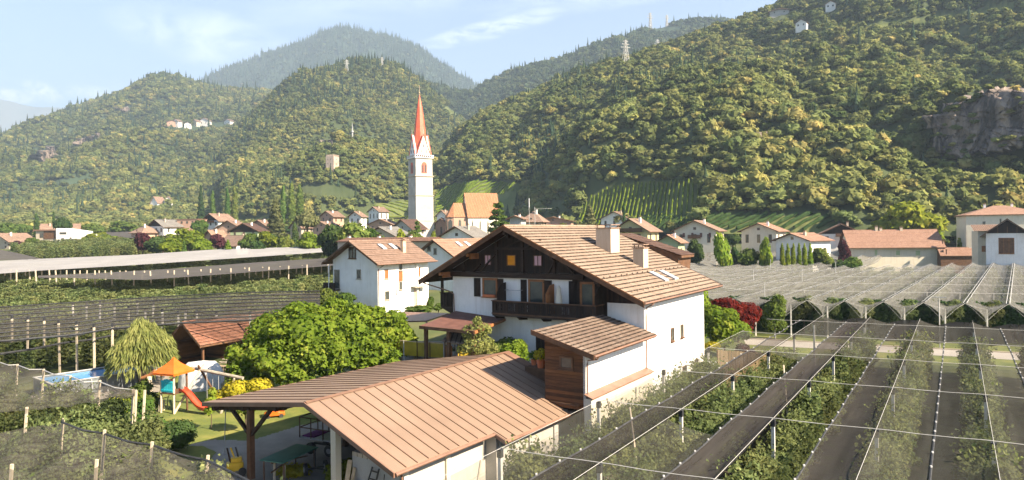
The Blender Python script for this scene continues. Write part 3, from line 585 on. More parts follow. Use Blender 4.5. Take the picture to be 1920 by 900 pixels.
# balcony floor windows and doors
window(ch, 'f', 0, -13.78, -12.3, 8.4, 9.9, M['rust_timber'], fw=.17, sill=True, label='window with reddish timber frame and flower box')
window(ch, 'f', 0, -9.45, -8.0, 7.3, 9.9, M['rust_timber'], fw=.17, sill=False, name='balcony_door'); window(ch, 'f', -.05, -4.95, -3.75, 7.3, 9.85, M['rust_timber'], fw=.17, sill=False, name='balcony_door')
for x0, x1, z0 in ((-14.62, -13.98, 8.38), (-12.35, -11.75, 8.38), (-10.13, -9.58, 7.3), (-8.1, -7.35, 7.3), (-5.9, -5.2, 7.3), (-3.7, -3.1, 7.3)): shutter(ch, 'f', -.06 if x0 > -5 else 0, x0, x1, z0, 9.87)
fb = MB().box(-13.6, -12.4, -.3, -.17, 8.42, 8.6).build('flower_box', M['terracotta_pot'], ch)
# long balcony with cut-out boards
def balcony(par, x0, x1, yo, z0, z1, slots=True):
    mb = MB(); mb.box(x0, x1, yo, -.003, z0 - .02, z0 + .12); bal = mb.build('balcony', M['dark_timber'], par)
    rl = MB(); rl.box(x0 - .06, x1 + .06, yo - .08, yo + .1, z1 - .07, z1); rl.box(x0 - .06, x0 + .1, yo + .1, -.003, z1 - .07, z1); rl.box(x1 - .1, x1 + .06, yo + .1, -.003, z1 - .07, z1)
    rl.box(x0 - .03, x1 + .03, yo - .05, yo + .03, z0 + .12, z0 + .22); rl.build('handrail', M['brown_timber'], bal)
    bd = MB(); x = x0; k = 0; step = .165
    while x < x1 - .02:
        w = min(step - .012, x1 - x)
        if slots and k % 7 in (2, 3, 5): # board with a carved slot
            bd.box(x, x + w * .36, yo - .02, yo + .02, z0 + .22, z1 - .07); bd.box(x + w * .64, x + w, yo - .02, yo + .02, z0 + .22, z1 - .07)
            bd.box(x + w * .36, x + w * .64, yo - .018, yo + .018, z0 + .22, z0 + .42); bd.box(x + w * .36, x + w * .64, yo - .018, yo + .018, z1 - .25, z1 - .07)
            if k % 2: bd.box(x + w * .36, x + w * .64, yo - .018, yo + .018, z0 + .62, z0 + .70)
        else: bd.box(x, x + w, yo - .02, yo + .02, z0 + .22, z1 - .07)
        x += step; k += 1
    y = yo + .03
    while y < -.05:
        for xs in (x0 + .02, x1 - .02): bd.box(xs - .02, xs + .02, y, min(y + .15, -.01), z0 + .12, z1 - .07)
        y += .162
    bd.build('railing_boards', M['dark_boards'], bal)
    n = max(2, int((x1 - x0) / 2.2))
    for k in range(n + 1):
        xb = x0 + .2 + (x1 - x0 - .4) * k / n; MB().slab([(xb - .08, yo, z0 - .022), (xb - .08, yo + .35, z0 - .26), (xb - .08, -.003, z0 - .34), (xb - .08, -.003, z0 - .022)], (.16, 0, 0)).build('bracket', M['dark_timber'], bal)
    return bal
balcony(ch, -11.95, -3.05, -1.3, 7.13, 8.31)
def screen(x, m, lb):
    o = MB().slab([(x, -1.22, 7.26), (x, -.02, 7.26), (x, -.02, 9.62), (x, -.62, 9.55), (x, -1.22, 8.95)], (.05, 0, 0)).build('privacy_screen', m, ch); o['label'] = lb; return o
screen(-11.55, M['dark_boards'], 'dark brown privacy screen at the left end of the balcony'); screen(-7.2, M['rust_timber'], 'orange-brown privacy screen in the middle of the balcony'); screen(-3.2, M['dark_boards'], 'dark privacy screen at the right end of the balcony')
MB().tube([(-11.3, -.5, 9.05), (-9.95, -.5, 9.05)], .02, 6).tube([(-11.3, -.5, 9.05), (-11.3, -.02, 9.05)], .02, 6).tube([(-9.95, -.5, 9.05), (-9.95, -.02, 9.05)], .02, 6).build('clothes_rail', M['grey_metal'], ch)
# side balcony round the left corner
sb = MB().box(-18.3, -16.82, .2, 3.4, 7.3, 7.42).build('side_balcony', M['dark_timber'], ch)
m_ = MB()
for k in range(9): m_.box(-18.3 + k * .165, -18.15 + k * .165, .18, .22, 7.42, 8.5)
for k in range(19): m_.box(-18.32, -18.28, .24 + k * .165, .39 + k * .165, 7.42, 8.5)
m_.box(-18.36, -16.82, .14, .26, 8.5, 8.57); m_.build('railing_boards', M['dark_boards'], sb); MB().box(-18.3, -18.12, .24, .42, 8.57, 9.75).build('roof_post', M['dark_timber'], sb)
MB().slab([(-18.3, .2, 7.29), (-16.82, .2, 7.29), (-16.82, .2, 6.7), (-17.5, .2, 6.95)], (0, 3, 0)).build('bracket', M['dark_timber'], sb)
pipe(ch, [(-19.0, -1.2, 9.42), (-17.0, -.3, 8.75), (-16.65, -.12, 8.5), (-16.62, -.1, 7.0), (-16.62, -.1, 3.8)], M['brown_metal'])
pipe(ch, [(.66, .3, 8.58), (.55, .15, 8.4), (.14, .12, 8.2), (.1, .1, 7.6), (.1, .1, 3.9)], M['brown_metal'])
# lit side wall windows
for y0, y1, z0, z1, lb in ((5.0, 5.62, 5.15, 6.16, None), (7.08, 7.7, 5.15, 6.16, None), (7.45, 8.3, 2.1, 2.85, None), (10.25, 11.1, 1.6, 2.95, None)):
    window(ch, 'r', 0, y0, y1, z0, z1, M['brown_timber'], fw=.07)
MB().box(0, .35, .4, 12.8, -.2, 1.05).build('plinth', M['concrete'], ch)
# ground floor front: dark doors, glazed porch front
MB().box(-8.8, -7.9, -.06, -.002, 3.7, 5.9).build('door', M['dark_boards'], ch); MB().box(-7.5, -6.0, -.06, -.002, 3.8, 6.2).build('door', M['dark_boards'], ch)
rw = MB(); tiles(rw, (-3.0, 15.8, 11.25), (-3.0, 19.5, 11.25), (-9.4, 19.5, 13.3), (-9.4, 15.8, 13.3), 12); rw = rw.build('rear_roof', M['dark_tiles'], ch)
MB().slab([(-9.3, 15.9, 13.2), (-3.0, 15.9, 11.2), (-3.0, 15.9, 11.0), (-3.3, 15.9, 11.0), (-3.6, 15.9, 8), (-9.3, 15.9, 8)], (0, 3.4, 0)).build('rear_wall', M['brown_timber'], rw)
MB().slab([(-4.4, 15.86, 10.98), (.62, 15.86, 8.72), (.62, 15.86, 8.45), (-4.4, 15.86, 10.7)], (0, .25, 0)).build('rear_bargeboard', M['dark_timber'], rf)
# ------------------------------------------------------------------ annex against the chalet's front
an = empty('annex', CO, A0, 'low board and plaster annex with mossy tile roof in front of the chalet', 'annex')
rs = lambda x: 6.44 + (.94 - x) * .278
MB().slab([(-2.75, -8.86, 3.0), (-.02, -8.86, 3.0), (-.02, -8.86, rs(0) - .2), (-2.75, -8.86, rs(-2.75) - .2)], (0, .12, 0)).build('timber_wall', M['dark_boards_h'], an)
MB().slab([(-2.6, -8.73, 3.0), (0, -8.86 + .001, 3.0), (0, -8.861, rs(0) - .21), (-2.6, -8.73, rs(-2.6) - .21)][:0] or [(-.14, -8.86, 3.0), (0, -8.86, 3.0), (0, -8.86, rs(0) - .2), (-.14, -8.86, rs(-.14) - .2)], (0, 8.8, 0)).build('wall', M['white_plaster'], an)
MB().slab([(-2.75, -8.74, 3.0), (-2.63, -8.74, 3.0), (-2.63, -8.74, rs(-2.6) - .2), (-2.75, -8.74, rs(-2.75) - .2)], (0, 8.6, 0)).build('side_wall', M['dark_boards'], an)
MB().box(-.05, .42, -8.95, .35, -.3, 3.72).build('base_wall', M['cream_plaster'], an)
MB().slab([(.0, -9.05, 3.95), (.55, -9.05, 3.74), (.55, -9.05, 3.80), (.0, -9.05, 4.01)], (0, 9.4, 0)).build('ledge', M['brown_metal'], an)
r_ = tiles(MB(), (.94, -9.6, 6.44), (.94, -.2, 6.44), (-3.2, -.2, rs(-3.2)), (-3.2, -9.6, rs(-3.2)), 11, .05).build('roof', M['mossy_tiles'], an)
MB().slab([(.94, -9.6, 6.42), (-3.2, -9.6, rs(-3.2) - .02), (-3.2, -9.6, rs(-3.2) - .2), (.94, -9.6, 6.24)], (0, 9.4, 0)).build('soffit', M['brown_timber'], r_)
MB().slab([(.98, -9.6, 6.47), (-3.24, -9.6, rs(-3.24) + .04), (-3.24, -9.6, rs(-3.24) - .26), (.98, -9.6, 6.17)], (0, -.06, 0)).build('bargeboard', M['brown_timber'], r_)
gutter(r_, (1.0, -9.6, 6.37), (1.0, -.2, 6.37), M['brown_metal'], .06)
pipe(an, [(.95, -8.9, 6.33), (.8, -8.9, 6.1), (.15, -8.8, 5.95), (.1, -8.78, 5.7), (.1, -8.78, 3.9)], M['brown_metal'], .05)
window(an, 'f', -8.86, -1.72, -.78, 5.3, 6.1, M['brown_timber'], fw=.12)
MB().box(.42, .46, -5.6, -4.4, .3, 2.3).build('door', M['dark_boards'], an); MB().box(-2.4, -.4, -8.98, -8.9, 3.2, 3.3).build('sill_board', M['brown_timber'], an)
# ------------------------------------------------------------------ the big low garage roof in the foreground
B0 = R(-35.4); g1 = G(572, 755, 5.3); ga = empty('garage', (g1.x, g1.y, 0), B0, 'long open-fronted garage with a copper-brown standing seam metal roof', 'garage')
sl = 2.21 / 5.9; ll = 1.18 / 8.96
zr_ = lambda x: 5.3 - sl * x; zl_ = lambda x: 5.3 + ll * x
rb = MB(); th = .14
rb.slab([(0, 0, 5.3), (6.05, 0, zr_(6.05)), (6.05, 7.3, zr_(6.05)), (6.8, 7.3, zr_(6.8)), (6.8, 16.55, zr_(6.8)), (0, 16.4, 5.3)], (0, 0, -.06))
rb.slab([(0, 0, 5.3), (0, 16.4, 5.3), (-7.9, 14.6, zl_(-7.9)), (-8.96, 0, zl_(-8.96))], (0, 0, -.06)); rf = rb.build('roof', M['seam_roof'], ga)
sm = MB(); y = .74
while y < 16.3:
    xe = 6.05 if y < 7.3 else 6.8
    sm.slab([(0.05, y, 5.3 - .05 * sl), (xe, y, zr_(xe)), (xe, y, zr_(xe) + .045), (.05, y, 5.34 - .05 * sl)], (0, .035, 0)); y += .74
y = .74
while y < 16.2:
    xe = -8.96 + max(0, 0) if y < 14.6 else -7.9 * (16.4 - y) / 1.8
    xe = -8.96 + .0726 * min(y, 14.6) if y < 14.6 else xe
    sm.slab([(-.05, y, 5.3 - .05 * ll), (xe, y, zl_(xe)), (xe, y, zl_(xe) + .045), (-.05, y, 5.34 - .05 * ll)], (0, .035, 0)); y += .74
sm.build('seams', M['seam'], rf)
rc = MB(); rc.slab([(-.16, 0, 5.31), (0, 0, 5.37), (.16, 0, 5.29), (0, 0, 5.31)], (0, 16.4, 0)); rc.build('ridge_cap', M['seam'], rf)
fc = MB(); fc.slab([(0, -.02, 5.33), (6.1, -.02, zr_(6.1) + .03), (6.1, -.02, zr_(6.1) - .2), (0, -.02, 5.1)], (0, -.07, 0)); fc = (fc.build('fascia', M['brown_metal'], rf), MB())[1]; fc.slab([(0, -.02, 5.33), (-9.0, -.02, zl_(-9.0) + .03), (-9.0, -.02, zl_(-9.0) - .2), (0, -.02, 5.1)], (0, -.07, 0))
fc = (fc.build('fascia', M['brown_metal'], rf), MB())[1]; fc.slab([(6.05, 7.26, zr_(6.05)), (6.85, 7.26, zr_(6.85)), (6.85, 7.26, zr_(6.85) - .2), (6.05, 7.26, zr_(6.05) - .2)], (0, -.05, 0))
fc = (fc.build('fascia', M['brown_metal'], rf), MB())[1]; fc.slab([(-8.98, 0, zl_(-8.98) + .01), (-7.92, 14.6, zl_(-7.92) + .01), (-7.92, 14.6, zl_(-7.92) - .2), (-8.98, 0, zl_(-8.98) - .2)], (-.06, 0, 0)); fc.build('fascia', M['brown_metal'], rf)
fl = MB(); fl.slab([(0, 16.38, 5.36), (6.8, 16.53, zr_(6.8) + .06), (6.8, 17.1, zr_(6.8) + .06), (0, 17.1, 5.36)], (0, 0, -.05)); fl.build('flashing', M['brown_metal'], rf)
gb = MB(); gb.tube([(6.13, 0, zr_(6.13) - .06), (6.13, 7.25, zr_(6.13) - .06)], .08, 8); gb.tube([(6.88, 7.3, zr_(6.88) - .06), (6.88, 16.5, zr_(6.88) - .06)], .08, 8); gb.build('gutter', M['brown_metal'], rf)
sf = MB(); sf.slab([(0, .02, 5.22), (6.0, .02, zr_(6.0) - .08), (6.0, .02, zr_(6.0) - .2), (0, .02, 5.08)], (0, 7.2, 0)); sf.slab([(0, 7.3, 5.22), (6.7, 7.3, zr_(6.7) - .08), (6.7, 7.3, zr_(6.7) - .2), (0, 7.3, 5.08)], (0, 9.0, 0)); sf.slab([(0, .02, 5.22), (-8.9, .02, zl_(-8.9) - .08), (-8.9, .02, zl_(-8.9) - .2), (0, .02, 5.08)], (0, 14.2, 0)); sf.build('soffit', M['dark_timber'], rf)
for x in (-8.2, -5.4, -2.6): MB().box(x - .1, x + .1, .1, 14.0, zl_(x) - .48, zl_(x) - .23).build('rafter_beam', M['dark_timber'], ga)
MB().bar((-8.3, .6, 3.83), (-2.4, .6, 4.62), .22, .3).build('front_beam', M['dark_timber'], ga)
for yy, xx in ((.6, -5.4), (7.2, -5.4)):
    MB().box(xx - .15, xx + .15, yy - .15, yy + .15, .35, 4.1).build('timber_post', M['brown_timber'], ga)
    MB().bar((xx - 1.9, yy, 4.0), (xx - .1, yy, 2.75), .17).build('brace', M['dark_timber'], ga); MB().bar((xx + 1.9, yy, 4.4), (xx + .1, yy, 2.75), .17).build('brace', M['dark_timber'], ga)
MB().box(1.25, 1.6, .5, .85, .3, 4.6).build('concrete_post', M['cream_plaster'], ga)
w_ = MB(); w_.slab([(2.0, 1.2, .3), (5.3, 1.2, .3), (5.3, 1.2, 2.75), (2.0, 1.2, 2.75)], (0, .2, 0)); w_.build('front_wall', M['grey_plaster'], ga)
w_ = MB()
for k in range(9): w_.box(2.02 + k * .36, 2.34 + k * .36, 1.18, 1.4, 2.76, 2.76 + .2)
w_.build('hollow_bricks', M['beige_plaster'], ga)
w_ = MB(); w_.box(5.2, 5.4, 1.2, 7.4, -.2, zr_(5.5) - .25); w_.box(5.9, 6.1, 7.62, 16.3, -.2, zr_(6.1) - .22); w_.box(5.2, 6.1, 7.4, 7.62, -.2, zr_(6.1) - .22); w_.box(-2, 5.9, 16.0, 16.2, 0, 3.0); w_.build('concrete_wall', M['concrete'], ga)
for yy in (1.15, 4.1): MB().box(5.4, 5.52, yy, yy + .3, -.2, zr_(5.5) - .3).build('pilaster', M['cream_plaster'], ga)
for yy in (7.7, 10.4, 13.0, 15.6): MB().box(6.1, 6.2, yy, yy + .3, -.2, zr_(6.2) - .3).build('pilaster', M['grey_plaster'], ga)
MB().box(6.1, 6.14, 8.2, 16.2, 2.2, zr_(6.1) - .25).build('wall_band', M['cream_plaster'], ga)
pipe(ga, [(6.1, .1, 3.0), (5.9, .3, 2.75), (5.62, .9, 2.6), (5.6, 1.0, .2)], M['brown_metal']); pipe(ga, [(6.85, 16.3, 2.7), (6.5, 16.2, 2.4), (6.3, 16.1, .2)], M['brown_metal'])
# ------------------------------------------------------------------ houses beyond the chalet
def frame_hit(px, py, org, rz, face, off):
    """photo pixel -> (u, z) on a vertical face of a building frame"""
    a, b = lev(px, py); c, s = math.cos(rz), math.sin(rz); rx, ry, rr = a / F, 1.0, -b / F
    if face in 'fb': t = (off + (-s * org[0] + c * org[1])) / (-s * rx + c * ry)
    else: t = (off + (c * org[0] + s * org[1])) / (c * rx + s * ry)
    X, Y = rx * t - org[0], ry * t - org[1]
    return (c * X + s * Y if face in 'fb' else -s * X + c * Y), CZ + rr * t
def house(label, px, Y, w, l, ey, ry, rz=-33.5, wall='white_plaster', roof='brown_tiles', over=1.1, ch=1, floors=2, corner='r', gab=None, autow=True, cat='house', name='house', zoff=0, n=10, base=None, group=None, hip=0, fl=True, soff='brown_timber'):
    rzr = R(rz); p = W(px, 0, Y); z0 = gh(p.x, Y) + zoff if base is None else base
    c, s = math.cos(rzr), math.sin(rzr)
    ox, oy = (p.x, Y) if corner == 'r' else (p.x + c * w, Y + s * w)
    o = empty(name, (ox, oy, z0), rzr, label, cat, group); org = (ox, oy)
    he = W(px, ey, Y).z - z0; mx, my = ox - c * w / 2, oy - s * w / 2; hr = CZ - (lev(projA(mx, my, 0)[0], ry)[1]) / F * my - z0
    hr = max(hr, he + .6); hr = min(hr, he + w * .45); pit = (hr - he) / (w / 2); hw = he
    mb = MB()
    if hip: mb.box(-w, 0, 0, l, -3, hw)
    else: mb.slab([(-w, 0, -3), (0, 0, -3), (0, 0, hw), (-w / 2, 0, hr - .1), (-w, 0, hw)], (0, l, 0))
    mb.build('wall', M[wall], o)
    if hip:
        e = over; hx = min(w, l) / 2 * hip; q = MB(); z = hw - e * pit + .05; t = hr + .05
        E = [(-w - e, -e, z), (e, -e, z), (e, l + e, z), (-w - e, l + e, z)]
        if l >= w: r0, r1 = (-w / 2, hx, t), (-w / 2, l - hx, t)
        else: r0, r1 = (-w / 2, l / 2, t), (-w / 2, l / 2, t)
        q.add(E + [r0, r1], [(0, 1, 4), (1, 2, 5, 4), (2, 3, 5), (3, 0, 4, 5), (3, 2, 1, 0)]); rf = q.build('roof', M[roof], o)
        q = MB(); q.box(-w - e, e, -e, l + e, z - .2, z - .004); q.build('soffit', M[soff], rf)
    else:
        rf = gable_roof(o, -w - over, over, -over, l + over * .6, hw - over * pit + .1, hw - over * pit + .1, -w / 2, hr + .1, M[roof], n, soffit=M[soff])
        bargeboard(rf, -w - over, over, -over, hw - over * pit + .1, hw - over * pit + .1, -w / 2, hr + .1, M[soff], .2)
    if gab: MB().slab([(-w + .05, -.002, hw + .1 - .8 * (gab == 2)), (-.05, -.002, hw + .1 - .8 * (gab == 2)), (-.05, -.002, hw), (-w / 2, -.002, hr - .2), (-w + .05, -.002, hw)], (0, -.06, 0)).build('gable_cladding', M['dark_boards'], o)
    for k in range(ch):
        y = l * (.3 + .35 * k); chimney(rf, -w * .36 + .1 * k, -w * .36 + .6 + .1 * k, y, y + .6, hr - pit * w * .22, hr + .55, M['white_plaster'] if wall != 'white_plaster' else M['beige_plaster'])
    if autow:
        fh = he / floors
        for f in range(floors):
            v0 = f * fh + fh * .32; v1 = v0 + fh * .46
            nf = max(1, int(w / 3.6)); nr = max(1, int(l / 3.8))
            for i in range(nf):
                u = -w + w * (i + .5) / nf; window(o, 'f', 0, u - .5, u + .5, v0, v1, M['brown_timber'], fw=.14, sill=False, name='window')
            for i in range(nr):
                v = l * (i + .5) / nr
                if corner == 'r': window(o, 'r', 0, v - .5, v + .5, v0, v1, M['brown_timber'], fw=.14, sill=False)
                else: window(o, 'l', -w, v - .5, v + .5, v0, v1, M['brown_timber'], fw=.14, sill=False)
        if gab is None and w > 7: window(o, 'f', 0, -w / 2 - .45, -w / 2 + .45, he + .1, he + .9, M['brown_timber'], fw=.12, sill=False)
    o['w'] = w; return o, org, rzr, he, hr, rf
def pxwin(H, face, off, x0, y0, x1, y1, **k):
    o, org, rz = H[:3]; zb = o.location.z; a = frame_hit(x0, y0, org, rz, face, off); b = frame_hit(x1, y1, org, rz, face, off)
    u0, u1 = sorted((a[0], b[0])); v0, v1 = sorted((a[1] - zb, b[1] - zb)); return window(o, face, off, u0, u1, v0, v1, **k)
def wbalcony(H, u0, u1, z, depth=1.1):
    b = MB().box(u0, u1, -depth, -.003, z, z + .12).build('balcony', M['dark_timber'], H[0]); mb = MB(); x = u0
    while x < u1: mb.box(x, x + .22, -depth, -depth + .04, z + .12, z + 1.05); x += .25
    mb.box(u0, u1, -depth - .05, -depth + .06, z + 1.05, z + 1.12); mb.build('railing_boards', M['brown_timber'], b); return b
# white house directly behind the walnut tree
H2 = house('white house with red-brown tiles, skylights and orange-framed windows behind the walnut tree', 702, 86, 8.0, 9.6, 488, 454, -33.5, 'white_plaster', 'red_tiles', 1.0, 0, 3, autow=False, n=16)
o2, org2, rz2, he2, hr2, rf2 = H2
for r, m in (((654, 463, 668, 485), 'brown_timber'), ((669, 505, 677, 523), 'grey_timber')): pxwin(H2, 'f', 0, *r, fm=M[m], fw=.1, mull=1 if r[0] == 654 else 0)
for r in ((720.5, 505, 728, 523), (748, 491, 754, 507), (748, 528, 754, 543), (781, 501, 788, 518), (721, 546, 730, 562)):
    pxwin(H2, 'r', 0, *r, fm=M['grey_timber'], pm=M['orange_panel'] if r[0] in (720.5, 781) else M['glass'], fw=.07)
a = frame_hit(747.5, 507, org2, rz2, 'r', 0); b = frame_hit(755, 528, org2, rz2, 'r', 0); mb = MB(); fbox(mb, fp('r', 0), a[0], b[0], b[1] - o2.location.z + .08, a[1] - o2.location.z - .12, .003, .05); mb.build('orange_panel', M['orange_panel'], o2)
a = frame_hit(776, 541, org2, rz2, 'r', 0); b = frame_hit(788, 580, org2, rz2, 'r', 0); z = o2.location.z
mb = MB(); fbox(mb, fp('r', 0), a[0], b[0], b[1] - z, a[1] - z, .003, .06); d = mb.build('door', M['pale_timber'], o2); mb = MB(); fbox(mb, fp('r', 0), b[0] - .25, b[0] - .15, b[1] - z + .9, b[1] - z + 1.1, .06, .1); mb.build('handle', M['grey_metal'], d)
mb = MB(); mb.slab([(.0, a[0] - .6, a[1] - z + .25), (.9, a[0] - .6, a[1] - z + .15), (.9, a[0] - .6, a[1] - z + .22), (0, a[0] - .6, a[1] - z + .34)], (0, b[0] - a[0] + 1.2, 0)); mb.build('door_canopy', M['grey_timber'], o2)
mb = MB(); mb.box(0, .25, 7.0, 7.35, -2, he2 - .15); mb.build('chimney_breast', M['white_plaster'], o2)
c_ = chimney(rf2, -1.6, -1.15, 5.9, 6.5, he2 + .4, he2 + 2.3, M['pale_timber'])
zs = lambda x: he2 + .1 + (hr2 - he2) / 4 * (-x)
for y in (3.0, 5.0): skylight(rf2, -3.0, -1.9, y, y + .75, lambda x: zs(x) + .05)
gutter(rf2, (1.05, -1, he2 - .5), (1.05, 10.4, he2 - .5), M['brown_metal']); pipe(o2, [(1.0, .4, he2 - .5), (.5, .2, he2 - .8), (.08, .12, he2 - 1.1), (.08, .12, 0)], M['brown_metal'])
# loggia cut in the far left corner: dark recess, balcony boards, post
lb = MB().box(-8.9, -6.7, -.9, -.003, he2 - 4.0, he2 - 3.88).build('balcony', M['dark_timber'], o2); mb = MB(); x = -8.9
while x < -6.75: mb.box(x, x + .15, -.9, -.86, he2 - 3.88, he2 - 2.95); x += .17
mb.build('railing_boards', M['dark_boards'], lb); MB().box(-7.9, -7.8, -.9, -.8, -2, he2 - .6).build('balcony_post', M['white_plaster'], o2); window(o2, 'f', 0, -7.75, -6.75, he2 - 3.8, he2 - 1.3, M['grey_timber'], fw=.08)
MB().box(.0, .12, 3.2, 3.4, he2 - 4.6, he2 - 3.9).build('wall_lamp', M['grey_metal'], o2)
# house behind with the bright orange-brown roof
H3 = house('house with smooth orange-brown roof and skylights half hidden behind the chalet gable', 848, 112, 8.2, 15, 480, 451, -33.5, 'white_plaster', 'orange_tiles', .8, 0, 3, autow=False, n=14)
for r in ((801, 461, 808, 471), (813, 465, 819, 477)): pxwin(H3, 'f', 0, *r, fm=M['grey_timber'], fw=.1)
for y in (4.0, 6.3): skylight(H3[5], -3.2, -2.1, y, y + .9, lambda x: H3[3] + .15 + (H3[4] - H3[3]) / 4.1 * -x)
house('low long building with pale flat-pitched roof between the two white houses', 800, 150, 6, 26, 452, 447, 62, 'beige_plaster', 'orange_tiles', .4, 3, 1, corner='l', autow=False)
# village, left to right
V = [
 ('low brown-roofed house at the far left edge of the valley floor', 12, 300, 14, 12, 452, 438, -20, 'beige_plaster', 'brown_tiles', {}),
 ('white house with wide brown roof behind the flat-roofed modern house', 62, 375, 7, 20, 431, 414, -62, 'white_plaster', 'brown_tiles', {}),
 ('small house with hipped dull pink-brown roof among hedges', 262, 330, 9, 9, 434, 422, -30, 'pink_plaster', 'brown_tiles', dict(hip=1, floors=1)),
 ('grey-roofed house with dark timber gable left of the brick-red flat block', 302, 335, 12, 10, 424, 412, -30, 'white_plaster', 'grey_tiles', dict(gab=1)),
 ('tall white house with dark timber gable beside the poplars', 405, 360, 11.5, 11, 413, 401, -25, 'white_plaster', 'brown_tiles', dict(gab=1, floors=3)),
 ('salmon-gabled house in front of the tall white dark-gabled one', 446, 330, 13, 8, 427, 414, -12, 'pink_plaster', 'red_tiles', dict(floors=2)),
 ('dark timber-clad house with wide gable behind the purple shrub', 478, 300, 13, 8, 432, 419, -10, 'green_plaster', 'dark_tiles', dict(gab=2)),
 ('small house with brown roof sloping down to a white wall by the conical shrub', 438, 250, 8, 10, 458, 442, 60, 'white_plaster', 'brown_tiles', dict(corner='l', floors=1, gab=1)),
 ('low pink-roofed outbuilding beside the purple shrub', 398, 290, 7, 6, 445, 432, -30, 'pink_plaster', 'orange_tiles', dict(floors=1)),
 ('salmon-roofed house at the foot of the spruce', 497, 330, 10, 6, 425, 413, -15, 'pink_plaster', 'red_tiles', {}),
 ('brown-roofed house behind the stone pine', 560, 360, 8, 9, 425, 413, -30, 'beige_plaster', 'red_tiles', {}),
 ('tall pink terrace house above the round trees', 620, 380, 9, 9, 405, 396, -25, 'pink_plaster', 'red_tiles', dict(floors=3)),
 ('pale pink house with grey terrace below the tall pink terrace house', 612, 350, 10, 8, 424, 416, -25, 'pink_plaster', 'brown_tiles', {}),
 ('white house with flat gable next to the bushy slope', 672, 400, 8, 6, 405, 397, -20, 'white_plaster', 'brown_tiles', {}),
 ('white farmhouse with red-brown roof standing alone at the vineyard foot', 706, 460, 11, 8, 396, 388, -40, 'white_plaster', 'red_tiles', {}),
 ('pinkish chalet with low gable left of the church tower foot', 730, 330, 12.5, 8, 420, 411, -18, 'pink_plaster', 'brown_tiles', {}),
 ('house with grey tiled roof in front of the pinkish chalet', 735, 240, 13, 9, 441, 426, -30, 'beige_plaster', 'grey_tiles', {}),
 ('dark-roofed barn touching the church tower on its left', 768, 300, 13, 8, 428, 412, -40, 'grey_plaster', 'dark_tiles', dict(ch=0)),
 ('white house with grey weathered roof in front of the church', 882, 190, 11, 9, 443, 425, -30, 'white_plaster', 'grey_tiles', dict(floors=1)),
 ('little white house with balconies squeezed between tower and choir', 832, 400, 6, 7, 403, 393, -20, 'white_plaster', 'red_tiles', {}),
 ('red-roofed annex below the little white house by the tower', 833, 330, 6, 6, 418, 410, -20, 'pink_plaster', 'red_tiles', dict(floors=1)),
 ('flat grey block with a brick-red chimney stack right of the cedar', 972, 230, 4, 5, 409, 405, -20, 'grey_plaster', 'brown_tiles', dict(floors=1)),
 ('grey-brown house with steep pointed roof beside the aerials', 1010, 290, 9, 8, 412, 395, -20, 'old_stone', 'brown_tiles', dict(hip=1)),
 ('long low brown-roofed house right of the aerials', 1066, 300, 16, 8, 414, 407, -12, 'pink_plaster', 'brown_tiles', dict(floors=1)),
 ('white house with planted roof terrace above the chalet chimney', 1172, 320, 13, 9, 409, 397, -28, 'white_plaster', 'red_tiles', {}),
 ('yellow house with pale green gable and timber balcony', 1209, 195, 10.4, 8.5, 431, 411, -33, 'yellow_plaster', 'brown_tiles', dict(floors=2)),
 ('small green lean-to house with pinkish roof beside the yellow house', 1266, 185, 5.5, 5, 452, 441, -33, 'green_plaster', 'orange_tiles', dict(floors=1)),
 ('cream house with dark red shutters behind two round shrubs', 1337, 215, 13, 12, 431, 414, -28, 'cream_plaster', 'brown_tiles', dict(floors=2)),
 ('white house with low orange roof behind the conical garden shrubs', 1512, 190, 11, 9, 450, 438, -60, 'white_plaster', 'orange_tiles', dict(floors=1)),
 ('taller cream house peeping over the low orange-roofed one', 1450, 215, 11, 9, 432, 419, -40, 'cream_plaster', 'orange_tiles', {}),
 ('white house with dark timber gable and balcony left of the long barn', 1614, 215, 12.5, 9, 438, 420, -20, 'white_plaster', 'brown_tiles', dict(gab=1, floors=3)),
]
made = {}
for i, (lb, px, Y, w, l, ey, ry, rz, wm, rm, kw) in enumerate(V): made[i] = house(lb, px, Y, w, l, ey, ry, rz, wm, rm, **kw)
# gable cladding and balconies on the yellow house and its neighbours
wbalcony(made[25], -8.2, -1.2, made[25][3] - .6); wbalcony(made[27], -8.5, -4.5, made[27][3] - 2.6); wbalcony(made[30], -8, -3.2, made[30][3] - .9); wbalcony(made[4], -9, -2, made[4][3] - 1.2)
for k in range(4): shutter(made[27][0], 'f', 0, -10.3 + k * 2.7, -9.6 + k * 2.7, made[27][3] - 2.3, made[27][3] - .9, M['maroon_sheet'])
# brick-red flat block
o = empty('house', (W(327, 0, 345).x, 345, gh(-168, 345)), R(-10), 'brick-red flat-roofed block between the grey-roofed house and the poplars', 'house')
MB().box(0, 11, 0, 8, -2, W(330, 412, 345).z - o.location.z).build('wall', M['pink_plaster'], o); zt = W(330, 412, 345).z - o.location.z; MB().box(-.3, 11.3, -.3, 8.3, zt, zt + .3).build('roof', M['brown_metal'], o)
for u in (2, 5, 8): window(o, 'f', 0, u, u + 1.1, zt - 2, zt - .8, sill=False)
